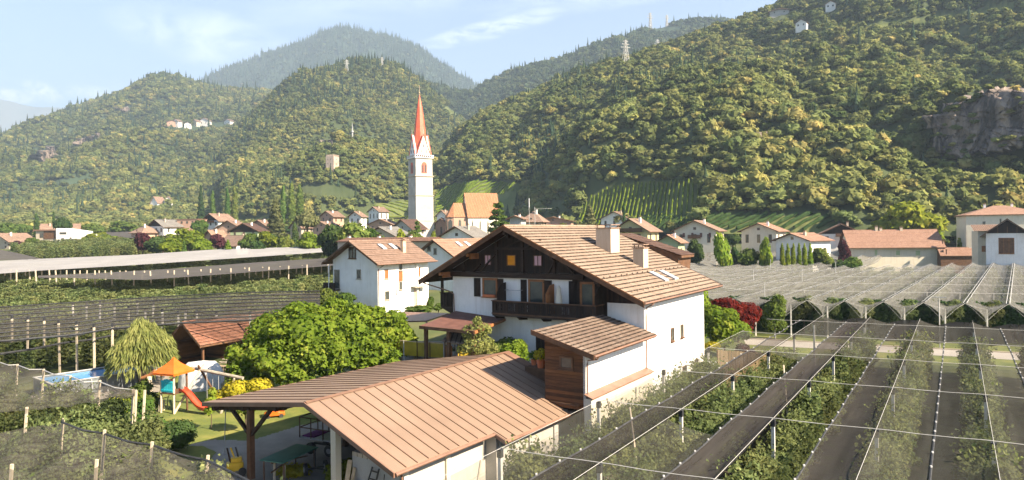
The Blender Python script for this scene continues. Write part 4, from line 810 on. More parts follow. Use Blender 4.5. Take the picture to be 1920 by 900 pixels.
# modern white house at the left
Y = 330; p = W(62, 0, Y); o = empty('house', (p.x, Y, gh(p.x, Y)), R(-6), 'modern flat-roofed house, beige block left and bright white block right', 'house'); z = lambda py: W(80, py, Y).z - o.location.z; s = Y / F
MB().box(0, 11.3, 0, 9, -2, z(433)).build('beige_wing', M['beige_plaster'], o); MB().box(-.6, 11.3, -.8, 9.2, z(432.9), z(430.5)).build('wing_roof', M['brown_metal'], o); MB().box(4.2, 11.2, -.25, -.01, z(448), z(433.5)).build('timber_screen', M['brown_timber'], o)
MB().slab([(11.35, -1.2, -2), (22.5, -1.2, -2), (22.5, -1.2, z(434.5)), (11.35, -1.2, z(428.5))], (0, 10, 0)).build('white_block', M['white_plaster'], o); MB().box(22.52, 26, -1.0, 7, -2, z(440)).build('side_block', M['white_plaster'], o)
MB().slab([(22.0, -3, -2), (34, -3, -2), (34, -3, z(462)), (30, -3, z(458.5)), (22.0, -3, z(450))], (0, 7, 0)).build('low_wing', M['white_plaster'], o); MB().slab([(21.8, -3.3, z(449.6)), (30, -3.3, z(458)), (35, -3.3, z(462)), (35, -3.3, z(461)), (30, -3.3, z(457)), (21.8, -3.3, z(448.4))], (0, 7.5, 0)).build('low_roof', M['brown_metal'], o)
for u, v, a, b in ((2, 438, 1.8, 2.0), (13.2, 436, 3.4, 1.0), (14, 447, 1.4, 1.6), (18.4, 446, .8, .6), (18.4, 450, .8, .6), (18.4, 454, .8, .6), (16, 458, .8, 1.4), (5.5, 457, 3.5, 1.6), (12.8, 458, .8, 1.4)):
    f = -1.2 if u > 11.3 else 0; window(o, 'f', f, u, u + a, z(v) - b, z(v), M['brown_timber'] if u < 4 or u > 12 else M['orange_panel'], fw=.1, sill=False)
# long barn
HB = house('long pale barn with salmon tile roof and small green-shuttered windows', 1757, 200, 11, 24, 458.5, 431, 78, 'cream_plaster', 'orange_tiles', 1.2, 0, 2, corner='l', autow=False, n=22, cat='barn', name='barn')
for r in ((1639, 468, 1646, 479), (1679, 469, 1688, 479.5), (1716, 469, 1726, 480)): w_ = pxwin(HB, 'l', -11, *r, fm=M['cream_plaster'], pm=M['green_plaster'], fw=.12)
for r in ((1766, 449, 1768, 457), (1770, 448, 1772, 456), (1767, 468, 1769, 478), (1773, 467, 1775, 477)): pxwin(HB, 'f', 0, *r, fm=M['brown_timber'], fw=.1, sill=False)
for yy, hh in ((15.0, 1.1), (13.8, .7), (8.2, .8)): chimney(HB[5], -5.9, -5.3, yy, yy + .7, HB[4] - .4, HB[4] + hh, M['beige_plaster'])
house('open shed with low red-brown roof between barn and tall house', 1822, 195, 5, 8.5, 478, 465, 75, 'dark_timber' if 0 else 'brown_timber', 'orange_tiles', .4, 0, 1, corner='l', autow=False, cat='shed', name='shed')
# tall cream house and white gabled house at the right edge
HT = house('tall cream house with hipped red roof towering behind the white gabled house', 1960, 190, 16, 19, 400, 384, 66, 'cream_plaster', 'orange_tiles', .5, 2, 3, corner='l', autow=False, hip=1)
o = HT[0]; MB().box(0, 9, 0, 1, 0, 1) if 0 else None
Y = 178; p = W(1828, 0, Y); o = empty('house', (p.x, Y, gh(p.x, Y)), R(-24), 'cream wing with lean-to roof and brown shuttered window at the foot of the tall house', 'house'); z = lambda py: W(1850, py, Y).z - o.location.z
MB().box(0, 12, 0, 8, -2, z(433)).build('wall', M['cream_plaster'], o); tiles(MB(), (-1, -1, z(433)), (8, -1, z(433)), (8, 4, z(421)), (-1, 4, z(421)), 6).build('roof', M['red_tiles'], o)
window(o, 'f', 0, 1.6, 3.2, z(472), z(461), M['brown_timber'], fw=.12); shutter(o, 'f', 0, .8, 1.55, z(472), z(461), M['rust_timber']); shutter(o, 'f', 0, 3.25, 4.0, z(472), z(461), M['rust_timber']); window(o, 'f', 0, 1.6, 3.4, z(446), z(437), M['rust_timber'])
HW = house('white house with open timber gable and large brown lattice window at the right edge', 1925, 165, 8.6, 12, 437, 411, -36, 'white_plaster', 'red_tiles', 1.2, 0, 2, autow=False, gab=1)
pxwin(HW, 'f', 0, 1872, 446, 1902, 476, fm=M['rust_timber'], pm=M['brown_timber'], fw=.12, mull=2)
for u in (-6.2, -4.3, -2.4): MB().box(u - .09, u + .09, -.3, -.1, HW[3] + .05, HW[3] + 1.6).build('gable_post', M['brown_timber'], HW[0])
pxwin(HT, 'l', -16, 1842, 415, 1848, 422, fm=M['grey_timber'], fw=.1, sill=False); pxwin(HT, 'l', -16, 1874, 410, 1878, 422, fm=M['grey_timber'], fw=.1, sill=False)
# conical straw hut
p = T(1402, 452); p = W(1402, 452, 230); o = tag(MB().lathe([(1.4, 0), (1.3, 1.6), (1.55, 1.55), (.05, 3.6)], 14).build('hut', M['orange_tiles']), 'tiny round hut with pointed pinkish roof at the vineyard edge', 'hut'); o.location = (p.x, p.y, p.z)
# ------------------------------------------------------------------ church: slender tower with red spire, choir and nave
YT = 330.; p = W(789.5, 430, YT); gz = gh(p.x, YT) - 6
ct = empty('church_tower', (p.x, YT, 0), R(-58), 'tall pale stone church tower with slender red spire and cross', 'church tower')
zT = lambda py: W(789, py, YT).z
hw = 4.55 * .94
mb = MB()
for z0, z1, e in ((gz, zT(414), .35), (zT(414), zT(367), .18), (zT(367), zT(331), .08), (zT(331), zT(298), 0)):
    mb.box(-hw - e, hw + e, -hw - e, hw + e, z0, z1 - .002)
mb.build('shaft', pmat('pale_tower_stone', (.36, .33, .285), (.50, .46, .40), .35, .95, .03, detail=9), ct)
mb = MB()
for y in (414, 367, 331): mb.box(-hw - .5, hw + .5, -hw - .5, hw + .5, zT(y) - .25, zT(y) + .1)
mb.build('string_course', M['beige_plaster'], ct)
zb = zT(298); mb = MB().box(-hw - .55, hw + .55, -hw - .55, hw + .55, zb, zb + .5)
for k in range(10):
    t_ = -hw - .4 + k * (2 * hw + .8) / 9
    for sx, sy in ((t_, -hw - .45), (t_, hw + .45), (-hw - .45, t_), (hw + .45, t_)): mb.box(sx - .13, sx + .13, sy - .13, sy + .13, zb + .5, zb + 1.3)
mb.box(-hw - .6, hw + .6, -hw - .6, hw + .6, zb + 1.3, zb + 1.5); mb.build('balustrade', M['white_plaster'], ct)
M['spire_red'] = pmat('glazed_red_tiles', (.55, .085, .04), (.70, .14, .065), .6, .55, .01, spec=.4)
def arch(cx, z0, w, h, n=8):
    return [(cx - w, z0), (cx + w, z0)] + [(cx + w * math.cos(math.pi * k / n), z0 + h + w * 1.25 * math.sin(math.pi * k / n)) for k in range(n + 1)]
for fc in ('f', 'r', 'l', 'b'):
    off = {'f': -hw, 'r': hw, 'l': -hw, 'b': hw}[fc]; g = fp(fc, off); A_ = arch(0, zT(326), 1.35, 3.6); mb = MB()
    P0 = [Vector(g(u, v, .02)) for u, v in A_]; P1 = [Vector(g(u, v, .15)) for u, v in A_]; n_ = len(A_)
    mb.add(P0 + P1, [tuple(range(n_)), tuple(range(n_, 2 * n_))] + [(i, (i + 1) % n_, (i + 1) % n_ + n_, i + n_) for i in range(n_)]); wn_ = mb.build('belfry_window', M['spire_red'], ct)
    mb = MB()
    for u in (-.72, .72): mb.add([Vector(g(u + du, v, .18)) for du, v in ((-.4, zT(325)), (.4, zT(325)), (.4, zT(325) + 3.2), (0, zT(325) + 4.0), (-.4, zT(325) + 3.2))], [(0, 1, 2, 3, 4)])
    mb.build('opening', M['black_metal'], wn_)
# gables at the spire foot
zs0 = zb + 1.5; G4 = []
for fc in ('f', 'r', 'l', 'b'):
    off = {'f': -hw + .3, 'r': hw - .3, 'l': -hw + .3, 'b': hw - .3}[fc]; g = fp(fc, off); P = [(-hw + .9, zs0), (hw - .9, zs0), (0, zs0 + 9.6)]
    mb = MB(); mb.add([Vector(g(u, v, 0)) for u, v in P] + [Vector(g(u, v, -.9)) for u, v in P], [(0, 1, 2), (5, 4, 3), (0, 3, 4, 1), (1, 4, 5, 2), (2, 5, 3, 0)]); gm = mb.build('spire_gable', M['white_plaster'], ct)
    mb = MB()
    for u, v, h_ in ((-1.3, zs0 + .9, 1.6), (1.3, zs0 + .9, 1.6), (0, zs0 + 3.4, 1.7)): fbox(mb, g, u - .28, u + .28, v, v + h_, .01, .04)
    mb.build('opening', M['black_metal'], gm)
    mb = MB()
    for s_ in (-1, 1):
        mb.bar(g(s_ * (hw - .75), zs0, .1), g(0, zs0 + 9.9, .1), .3)
    mb.build('verge_trim', M['spire_red'], gm); MB().bar(g(0, zs0 + 9.6, .1), g(0, zs0 + 12.2, .1), .12).build('finial', M['grey_metal'], gm)
r0 = hw * .98; zap = zT(178); V8 = []; mb = MB(); prof = [(r0 * 1.02, zs0 - .3), (r0 * .74, zs0 + 8), (r0 * .53, zs0 + 16), (r0 * .3, (zs0 + 16) * .45 + zap * .55), (.12, zap)]
for r_, z_ in prof: V8 += [(r_ * math.cos(math.pi / 8 + math.pi / 4 * k), r_ * math.sin(math.pi / 8 + math.pi / 4 * k), z_) for k in range(8)]
mb.add(V8, [(i * 8 + k, i * 8 + (k + 1) % 8, (i + 1) * 8 + (k + 1) % 8, (i + 1) * 8 + k) for i in range(4) for k in range(8)] + [tuple(range(8))[::-1]]); mb.build('spire', M['spire_red'], ct)
mb = MB().tube([(0, 0, zap - .5), (0, 0, zT(160))], .12, 6); mb.lathe([(.02, zap + .3), (.5, zap + .8), (.02, zap + 1.3)], 8); mb.bar((-.8, 0, zT(165)), (.8, 0, zT(165)), .14); mb.build('cross', M['pale_timber'], ct)
# church body
YC = 322.; p = W(868, 0, YC); cb = empty('church', (W(893, 0, YC).x, YC, gh(p.x, YC) - 3), R(-20), 'gothic church with steep orange tile roofs, lower choir at the left of the nave', 'church'); zc = lambda py: W(880, py, YC).z - cb.location.z
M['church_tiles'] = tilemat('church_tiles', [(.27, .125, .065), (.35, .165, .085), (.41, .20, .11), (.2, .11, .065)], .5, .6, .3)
mb = MB().slab([(-5.5, 0, -3), (0, 0, -3) if 0 else (-5.5 + 5.5, 0, -3), (0, 0, zc(406)), (-5.0, 0, zc(362)), (-10, 0, zc(406)), (-10, 0, -3)][1:], (0, 1.0, 0)) if 0 else MB()
# nave: ridge runs right and back
nv = MB().slab([(-8, 0, -3), (0, 0, -3), (0, 0, zc(405)), (-4, 0, zc(362)), (-8, 0, zc(405))], (0, 17, 0)); 
def rotated_nave():
    n_ = empty('nave', (-6.5, .5, 0), R(-38)); n_.parent = cb; return n_
mb = MB(); L_ = 15.5; he = zc(405); hr = zc(361)
def N(x, y, z): a = R(-48); return (-7 + x * math.cos(a) - y * math.sin(a), 0 + x * math.sin(a) + y * math.cos(a), z)
def Nb(mb, pts, d): 
    q = [N(*p) for p in pts]; dd = Vector(N(*[a + b for a, b in zip(pts[0], d)])) - Vector(q[0]); return mb.slab(q, dd)
Nb(MB(), [(-4.5, 0, -3), (4.5, 0, -3), (4.5, 0, he), (0, 0, hr - .3), (-4.5, 0, he)], (0, L_, 0)).build('nave_wall', M['cream_plaster'], cb)
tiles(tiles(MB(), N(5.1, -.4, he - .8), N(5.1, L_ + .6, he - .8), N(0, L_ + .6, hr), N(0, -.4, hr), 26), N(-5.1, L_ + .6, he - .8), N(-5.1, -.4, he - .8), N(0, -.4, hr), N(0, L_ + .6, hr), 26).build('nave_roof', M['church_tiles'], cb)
ce = zc(407); cr = zc(380); q = [N(-3.3, -.1, 0), N(3.3, -.1, 0), N(3.3, -6.5, 0), N(1.6, -9.0, 0), N(-1.6, -9.0, 0), N(-3.3, -6.5, 0)]
MB().slab([(x, y, -3) for x, y, _ in q], (0, 0, ce + 3)).build('choir_wall', M['pink_plaster'], cb)
q = [N(-3.7, -.1, ce), N(3.7, -.1, ce), N(3.7, -6.7, ce), N(1.8, -9.4, ce), N(-1.8, -9.4, ce), N(-3.7, -6.7, ce), N(0, -.1, cr), N(0, -5.6, cr)]
MB().add(q, [(1, 2, 7, 6), (2, 3, 7), (3, 4, 7), (4, 5, 7), (5, 0, 6, 7), (0, 5, 4, 3, 2, 1)]).build('choir_roof', M['church_tiles'], cb)
for (xa, ya), (xb, yb) in (((3.3, -3), (3.3, -4.2)), ((1.9, -8.6), (2.9, -7.1)), ((-.6, -9.05), (.6, -9.05))):
    a_ = Vector(N(xa, ya, 0)); b_ = Vector(N(xb, yb, 0)); d_ = (b_ - a_).normalized(); nn_ = Vector((d_.y, -d_.x, 0)); 
    if nn_.y > 0: nn_ = -nn_
    P = [a_ + nn_ * .05, b_ + nn_ * .05]; zz = (ce - 6, ce - 2); mb = MB().slab([P[0] + Vector((0, 0, zz[0])), P[1] + Vector((0, 0, zz[0])), P[1] + Vector((0, 0, zz[1])), (P[0] + P[1]) / 2 + Vector((0, 0, zz[1] + 1)), P[0] + Vector((0, 0, zz[1]))], nn_ * .05); mb.build('window', M['glass'], cb)
for y in (2.6, 6.4, 10.2, 14): Nb(MB(), [(4.5, y - .4, -3), (5.4, y - .4, -3), (5.1, y - .4, he - 3), (4.5, y - .4, he - 1.6)], (0, .8, 0)).build('buttress', M['cream_plaster'], cb)
# ------------------------------------------------------------------ orchards and hail nets
def netmat(name, c, op, streak=.25, c2=None):
    """woven net: mostly open, with faint folds and streaks; lets light through"""
    m = bpy.data.materials.new(name); m.use_nodes = True; nt = m.node_tree
    for n in list(nt.nodes): nt.nodes.remove(n)
    out = nt.nodes.new('ShaderNodeOutputMaterial'); g = nt.nodes.new('ShaderNodeNewGeometry'); tr = nt.nodes.new('ShaderNodeBsdfTransparent')
    d = nt.nodes.new('ShaderNodeBsdfDiffuse'); tl = nt.nodes.new('ShaderNodeBsdfTranslucent'); m1 = nt.nodes.new('ShaderNodeMixShader'); m2 = nt.nodes.new('ShaderNodeMixShader')
    v = mapping(nt, g.outputs['Position'], (1, 1, 1), (0, 0, R(33.5))); v = mapping(nt, v, (5, .35, 1))
    nf = noise(nt, v, .55, 5, .65); n2 = noise(nt, g.outputs['Position'], .12, 3)
    f = mnode(nt, 'ADD', mnode(nt, 'MULTIPLY_ADD', nf, streak * 2, op - streak), mnode(nt, 'MULTIPLY_ADD', n2, .3, -.15))
    nt.links.new(f, m2.inputs[0]); m2.inputs[0].default_value = op
    cl = nt.nodes.new('ShaderNodeClamp'); nt.links.new(f, cl.inputs[0]); nt.links.new(cl.outputs[0], m2.inputs[0])
    col = ramp(nt, nf, [(.3, c), (.7, c2 or tuple(x * 1.5 for x in c))])
    nt.links.new(col, d.inputs[0]); nt.links.new(col, tl.inputs[0]); m1.inputs[0].default_value = .3
    nt.links.new(d.outputs[0], m1.inputs[1]); nt.links.new(tl.outputs[0], m1.inputs[2]); nt.links.new(tr.outputs[0], m2.inputs[1]); nt.links.new(m1.outputs[0], m2.inputs[2]); nt.links.new(m2.outputs[0], out.inputs[0]); return m
M['net_thin'] = netmat('thin_black_net', (.085, .082, .068), .37, .12); M['net_mid'] = netmat('black_net', (.085, .077, .066), .48, .12)
M['net_strip'] = netmat('folded_black_net', (.065, .058, .052), .66, .2); M['net_dark'] = netmat('doubled_black_net', (.066, .058, .052), .84, .18); M['net_grey'] = netmat('grey_net', (.17, .165, .15), .56, .14, (.27, .26, .235))
M['net_white'] = netmat('white_net', (.33, .315, .305), .95, .06, (.46, .44, .425)); M['net_left'] = netmat('sagging_black_net', (.09, .083, .073), .46, .20, (.17, .155, .13))
M['net_far'] = netmat('far_black_net', (.10, .092, .087), .93, .1, (.15, .138, .13))
M['band'] = pmat('white_net_band', (.38, .37, .36), (.52, .51, .49), 3, .8); M['rope'] = pmat('pale_wire', (.34, .33, .30), (.50, .48, .44), 4, .6)
M['post_c'] = pmat('concrete_post', (.52, .49, .43), (.68, .64, .57), 4, .9, .005); M['post_w'] = pmat('wooden_stake', (.42, .34, .24), (.60, .51, .38), 4, .9, .005)
M['cap'] = pmat('black_cap', (.02, .02, .022), (.05, .05, .05), 3, .6)
M['apple_leaf'] = leafmat('apple_leaf', (.085, .112, .042), (.20, .23, .085), (.37, .38, .17), 1.1, .45, .35, .02, .35, fine=6)
M['soil'] = pmat('orchard_soil', (.040, .034, .022), (.085, .072, .048), .8, .97, .04, world=True, c3=(.075, .088, .03))
D1 = Vector((.5395, .842, 0)); D2 = Vector((.892, -.452, 0))
def pt(i, j, z=4.6): return Vector((12.2 + 5.1 * i + .018 * i * i + 3.85 * j, 32.7 + 7.95 * i + .03 * i * i - 1.95 * j, z))
def sheet(name, pts, m, kind='structure', lift=.004, sub=14):
    """ground patch: quad of four corners draped on the terrain"""
    a, b, c, d = [Vector(p) for p in pts]; P = []
    for i in range(sub + 1):
        P.append([])
        for j in range(sub + 1):
            q = a.lerp(b, i / sub).lerp(d.lerp(c, i / sub), j / sub); P[-1].append(Vector((q.x, q.y, gh(q.x, q.y) + lift)))
    o = MB().grid(P).build(name, m); o['kind'] = kind; return o
sheet('orchard_floor', [pt(-3, -2.6), pt(-3, 6), pt(4.2, 6), pt(4.2, -2.6)], M['soil'], lift=.02, sub=30)
# apple trees: one form per look, copied
def apple_mesh(name, h=3.4, w=1.0, n=2300, size=.12):
    mb = MB(); mb.tube([(0, 0, 0), (.04, .02, h * .5), (0, .05, h * .97)], [.05, .035, .012], 5); lobes = []
    for k in range(15):
        z = h * (.22 + .72 * k / 15) + random.uniform(-.1, .1); a = k * 2.4 + random.random(); r = w * (1.05 - .75 * (z / h) ** 1.6) * random.uniform(.6, 1.15); e = (math.cos(a) * r, math.sin(a) * r, z + r * .35)
        mb.tube([(0, 0, z), (e[0] * .6, e[1] * .6, z + r * .15), e], [.018, .012, .006], 4, False); lobes.append((e[0] * .62, e[1] * .62, z + r * .25, .38 * w + .1, .38 * w + .1, .36)); 
    V, Q = crown_cloud(lobes, n, size, 1.0, .5)
    tips = np.array([(math.cos(a) * r_, math.sin(a) * r_, z) for a, r_, z in [(random.random() * 6.28, w * random.uniform(.05, 1.0), h * random.uniform(.55, 1.15)) for _ in range(260)]]); V2, Q2 = leaf_quads(tips, rdirs(260) + np.array([0, 0, .4]), size)
    V, Q = merge([(V, Q), (V2, Q2)]); me1 = mb.mesh(name + '_wood'); me1.materials.append(M['bark']); return mixed_mesh(name + '_crown', V, Q, M['apple_leaf']), me1
apples = [apple_mesh('apple_tree_%d' % i, random.uniform(2.9, 3.7), random.uniform(1.0, 1.25)) for i in range(6)]
far_apples = [apple_mesh('far_apple_%d' % i, 3.3, 1.0, 460, .26)[0] for i in range(4)]
napple = 0
def apple(p, label, group, s=1.):
    global napple
    k = random.randrange(len(apples)); o = link('apple_tree', None, None, p, random.random() * 6.28); s *= random.uniform(.85, 1.12); o.scale = (s, s, s * random.uniform(.9, 1.08))
    tag(o, label, 'fruit tree', group); link('crown', apples[k][0], o); link('trunk', apples[k][1], o); napple += 1; return o
ROWN = {-2: 'along the garage wall', -1: 'second from the garage wall', 0: 'on the near side of the doubled dark net strip', 1: 'right of the doubled dark net strip', 2: 'through the middle of the right orchard', 3: 'near the right edge of the photo', 4: 'furthest right', -3: ''}
rest = []
for j in range(-2, 6):
    t = -1.9 if j < 0 else -1.6; i1 = {-2: 2.3, -1: 2.9}.get(j, 4.3)
    if j == -2: t = -.8
    while t < i1:
        p = pt(t, j, 0) + Vector((random.uniform(-.2, .2), random.uniform(-.2, .2), 0)); q = projA(p.x, p.y, 2); 
        if q[0] < 2050 and q[1] < 1010:
            if j < 5 and not (j == 4 and t > 2.5): apple(p, 'feathery apple tree in the row ' + ROWN[j], 'apple trees in the row ' + ROWN[j])
            else: rest.append(p)
        t += .135 if j < 3 else .16
print('right apples', napple)
# hail net structure of the right orchard
hn = empty('hail_net', (0, 0, 0), 0, 'black hail net on concrete posts over the orchard at the lower right', 'hail net')
def panel(par, j0, j1, i0, i1, m, z0=4.55, z1=4.55, sag=.18, sub=(30, 5), name='net_panel'):
    P = []
    for a in range(sub[0] + 1):
        P.append([]); i = i0 + (i1 - i0) * a / sub[0]
        for b in range(sub[1] + 1):
            f = b / sub[1]; q = pt(i, j0 + (j1 - j0) * f, z0 + (z1 - z0) * f); ph = abs(math.sin(math.pi * i)); q.z -= sag * math.sin(math.pi * f) * (.4 + .6 * ph) + .10 * ph; P[-1].append(q)
    return MB().grid(P).build(name, m, par, smooth=True)
zc_ = 4.05
for j in range(-2, 7):
    i0 = -2.2; iE = 3.1 if j < -1 else 4.6
    lft = {-1: 'net_strip', 0: 'net_dark', 1: 'net_mid', 2: 'net_thin', 3: 'net_mid'}.get(j, 'net_thin'); rgt = {-1: None, 0: None, 1: 'net_thin', 2: 'net_thin', 3: 'net_thin'}.get(j, 'net_thin')
    if j >= -1: panel(hn, j - .5, j, i0, 3.1 if j == -1 else iE, M[lft], zc_, 4.55)
    if rgt: panel(hn, j, j + .5, i0, iE, M[rgt], 4.55, zc_)
panel(hn, 0, .5, 2.2, 4.6, M['net_thin'], 4.55, zc_, .1, (12, 4)); panel(hn, -1, -.5, -2.2, -.2, M['net_thin'], 4.55, zc_, .1, (12, 4)); panel(hn, -1, -.5, 2.0, 4.6, M['net_thin'], 4.55, zc_, .1, (12, 4))
# far hem hangs down
P = [[pt(4.6, -1 + 8 * a / 24, 4.5 - (.5 if a % 3 == 1 else .1)) - Vector((0, 0, b * .9)) for b in range(3)] for a in range(25)]; MB().grid(P).build('net_hem', M['net_dark'], hn)
posts = {}
def post_mesh(h, r, m, cap=True):
    mb = MB(); mb.box(-r, r, -r, r, -.2, h); me = mb.mesh('post'); me.materials.append(m)
    mc = MB(); mc.box(-r * 1.35, r * 1.35, -r * 1.35, r * 1.35, h - .28, h + .05); mec = mc.mesh('post_cap'); mec.materials.append(M['cap']); return me, mec
pm1 = post_mesh(4.5, .075, M['post_c']); pm2 = post_mesh(4.4, .05, M['post_w']); pm3 = post_mesh(5.2, .07, M['post_w'])
def addpost(par, p, pm, tilt=0, cap=True, rz=0):
    o = link('post', pm[0], par, p, rz); o.rotation_euler = (random.uniform(-.02, .02), tilt, rz)
    if cap: link('cap', pm[1], o)
    return o
for j in range(-2, 6):
    for i in range(-1, 5):
        if j == -2 and i > 2: continue
        p = pt(i, j, 0); addpost(hn, p, pm1, 0, True, R(-33))
for p_, q_ in ((pt(-1.3, -2, 0), pt(-1.15, -2, 4.5)), (pt(.35, -2, 0), pt(.1, -2, 4.5)), (pt(-.1, -1.4, 0), pt(.15, -1.75, 4.0)), (pt(1.45, -.45, 0), pt(1.75, -.65, 4.1))): MB().tube([p_, q_], .05, 6).build('brace_post', M['post_w'], hn)
for i in range(-1, 5):
    mb = MB(); pts_ = []
    for a in range(33): j = -2 + 9 * a / 32; pts_.append(pt(i, j, 4.62 - .05 * abs(math.sin(math.pi * j))))
    mb.tube(pts_, .016, 5).build('cross_wire', M['rope'], hn)
for j in range(-2, 7):
    iE = 3.1 if j < -1 else 4.6
    MB().tube([pt(-2.2 + (iE + 2.2) * a / 12, j, 4.58) for a in range(13)], .010, 5).build('row_wire', M['rope'], hn)
    jj = j - .5
    if jj < -1.9: continue
    mb = MB(); mb.tube([pt(-2.2 + (iE + 2.2) * a / 30, jj, zc_ + .02 - .1 * abs(math.sin(math.pi * (-2.2 + (iE + 2.2) * a / 30)))) for a in range(31)], .045, 5); lc = mb.build('clip_line', M['cap'], hn)
    mb = MB(); t = -1.3
    while t < iE:
        q = pt(t, jj, zc_ + .09 - .1 * abs(math.sin(math.pi * t))); mb.box(q.x - .035, q.x + .035, q.y - .035, q.y + .035, q.z - .03, q.z + .035); t += .2
    mb.build('clip_beads', M['band'], lc)['kind'] = 'stuff'
# light post with a short arm standing on the lane
p = G(1762, 652, 0); o = empty('pole', p, R(-30), 'tall thin pale pole with a short crossbar beyond the right orchard', 'pole'); MB().tube([(0, 0, -.2), (0, 0, 5.7)], .06, 8).build('shaft', M['rope'], o); MB().bar((-.7, 0, 5.68), (.7, 0, 5.68), .1).build('crossbar', M['rope'], o)
# ------------------------------------------------------------------ wavy grey net over the field behind
gn = empty('hail_net', (0, 0, 0), 0, 'wavy pale grey hail net with white ridge bands covering the field behind the lane', 'hail net')
DR = Vector((.59, .807, 0)); S0 = Vector((32.2, 86.6, 0)); SK = Vector((3.93, -1.42, 0))
def ridge_pt(k, s): return S0 + SK * k + DR * s
def start(k):
    p = ridge_pt(k, 0)
    if p.x < .2 * p.y: # stops where the chalet's garden begins
        s = (.2 * p.y - p.x) / (DR.x - .2 * DR.y); return max(0, s)
    return 0
def endl(k):
    # far hem runs from (60,252) to (130,172)
    p = ridge_pt(k, 0); s_ = (165 - p.y) / DR.y; q_ = p + DR * s_
    a, b = (Vector((40, 228)), Vector((104, 214))) if 960 + q_.x / q_.y * F < 1590 else (Vector((80, 164)), Vector((128, 172))); d = b - a; den = DR.x * d.y - DR.y * d.x; return ((a.x - p.x) * d.y - (a.y - p.y) * d.x) / den
def gcan(k, s, z): q = ridge_pt(k, s); q.z = gh(q.x, q.y) + z; return q
HI, LO = 4.75, 4.15
for k in range(-30, 13):
    s0, s1 = start(k), endl(k); s0b, s1b = start(k + 1), endl(k + 1)
    if s1 < s0 + 4: continue
    for half in (0, 1):
        P = []; n = 26; j0, j1 = k + half * .5, k + half * .5 + .5; z0, z1 = (HI, LO) if half == 0 else (LO, HI)
        for a in range(n + 1):
            f = a / n; P.append([])
            for b in range(5):
                g_ = b / 4; jj = j0 + (j1 - j0) * g_; fr = jj - k; ss0 = s0 * (1 - fr) + s0b * fr; ss1 = s1 * (1 - fr) + s1b * fr; s = ss0 + (ss1 - ss0) * f
                q = gcan(jj, s, z0 + (z1 - z0) * g_); q.z -= .12 * math.sin(math.pi * g_) +   .09 * abs(math.sin(s * .33 + k)) * (.3 + .7 * (1 - abs(2 * fr - 1))) + .03 * math.sin(s * .9 + k * 2); P[-1].append(q)
        MB().grid(P).build('net_panel', M['net_white'] if (k in (-25, -24, -23, -22)) else M['net_grey'], gn, smooth=True)
    if k >= -12:
        mb = MB()
        for off in ((-.16, .16) if k > -6 else (0,)):
            P = [[gcan(k, s0 + (s1 - s0) * a / 40, HI + .03 - .09 * abs(math.sin((s0 + (s1 - s0) * a / 40) * .33 + k)) * .3 - .03 * math.sin((s0 + (s1 - s0) * a / 40) * .9 + k * 2) * -1 + .08) + Vector((off + w_, off * -.4, 0)) for w_ in (-.035, .035)] for a in range(41)]; mb.grid(P)
        mb.build('ridge_band', M['band'], gn)
    # front scallop: the net drops in a point between neighbouring arches
    if k >= -1:
        A_ = gcan(k, 0, HI); B_ = gcan(k + 1, 0, HI); low = gcan(k + .5, -1.7, 2.9); P = []
        for a in range(9):
            f = a / 8; top = A_.lerp(B_, f); top.z -= (HI - LO) * (1 - abs(2 * f - 1)); w_ = (1 - abs(2 * f - 1)); dn = top.lerp(low, w_ ** 1.3 * .98) if w_ > 0 else top; P.append([top.lerp(dn, t_) for t_ in (0, .5, 1)])
        MB().grid(P).build('net_point', M['net_grey'], gn)
        MB().tube([A_, A_.lerp(low, .5) + Vector((-.25, 0, .35)), low], .012, 5).build('edge_cord', M['rope'], gn); MB().tube([B_, B_.lerp(low, .5) + Vector((.25, 0, .35)), low], .012, 5).build('edge_cord', M['rope'], gn)
for k in range(-1, 12):
    for s in (1.0, 26, 52): 
        q = gcan(k + .5, s, -.5); addpost(gn, q, pm1, 0, False)
for s in (14, 30, 48, 70): MB().tube([gcan(k, s, HI + .08) for k in np.linspace(-8, 12, 24)], .02, 4).build('cross_wire', M['rope'], gn)
for px, py in ((1413, 531), (1434, 560), (1445, 507), (1504, 528), (1567, 514)):
    q = NH(px, py, 4.2); MB().tube([q, q + Vector((0, 0, 1.6 + q.y * .006))], .05, 5).build('post_tip', M['rope'], gn)
# ------------------------------------------------------------------ left side orchards
def rows_in(poly, y0, y1, x0, x1, rowsp=4.0, treesp=1.3, h=0, d=None):
    """tree positions on rows along the valley direction, inside a photo polygon"""
    d = d or Vector((.552, .834, 0)); n = Vector((.834, -.552, 0)); out = []; c0 = Vector((-22.9, 42, 0))
    a = []
    for X, Y in ((x0, y0), (x0, y1), (x1, y0), (x1, y1)): v = Vector((X, Y, 0)) - c0; a.append((v.dot(d), v.dot(n)))
    for r in np.arange(math.floor(min(q[1] for q in a) / rowsp) * rowsp, max(q[1] for q in a), rowsp):
        for s in np.arange(min(q[0] for q in a), max(q[0] for q in a), treesp): out.append(c0 + d * (s + random.uniform(-.2, .2)) + n * (r + random.uniform(-.15, .15)))
    P = np.array([(p.x, p.y) for p in out]); ok = (P[:, 0] > x0) & (P[:, 0] < x1) & (P[:, 1] > y0) & (P[:, 1] < y1); P = P[ok]; Z = ground_h(P[:, 0], P[:, 1]); px, py = projA(P[:, 0], P[:, 1], Z + h); k = inpoly(px, py, poly)
    return np.column_stack([P[k], Z[k]])
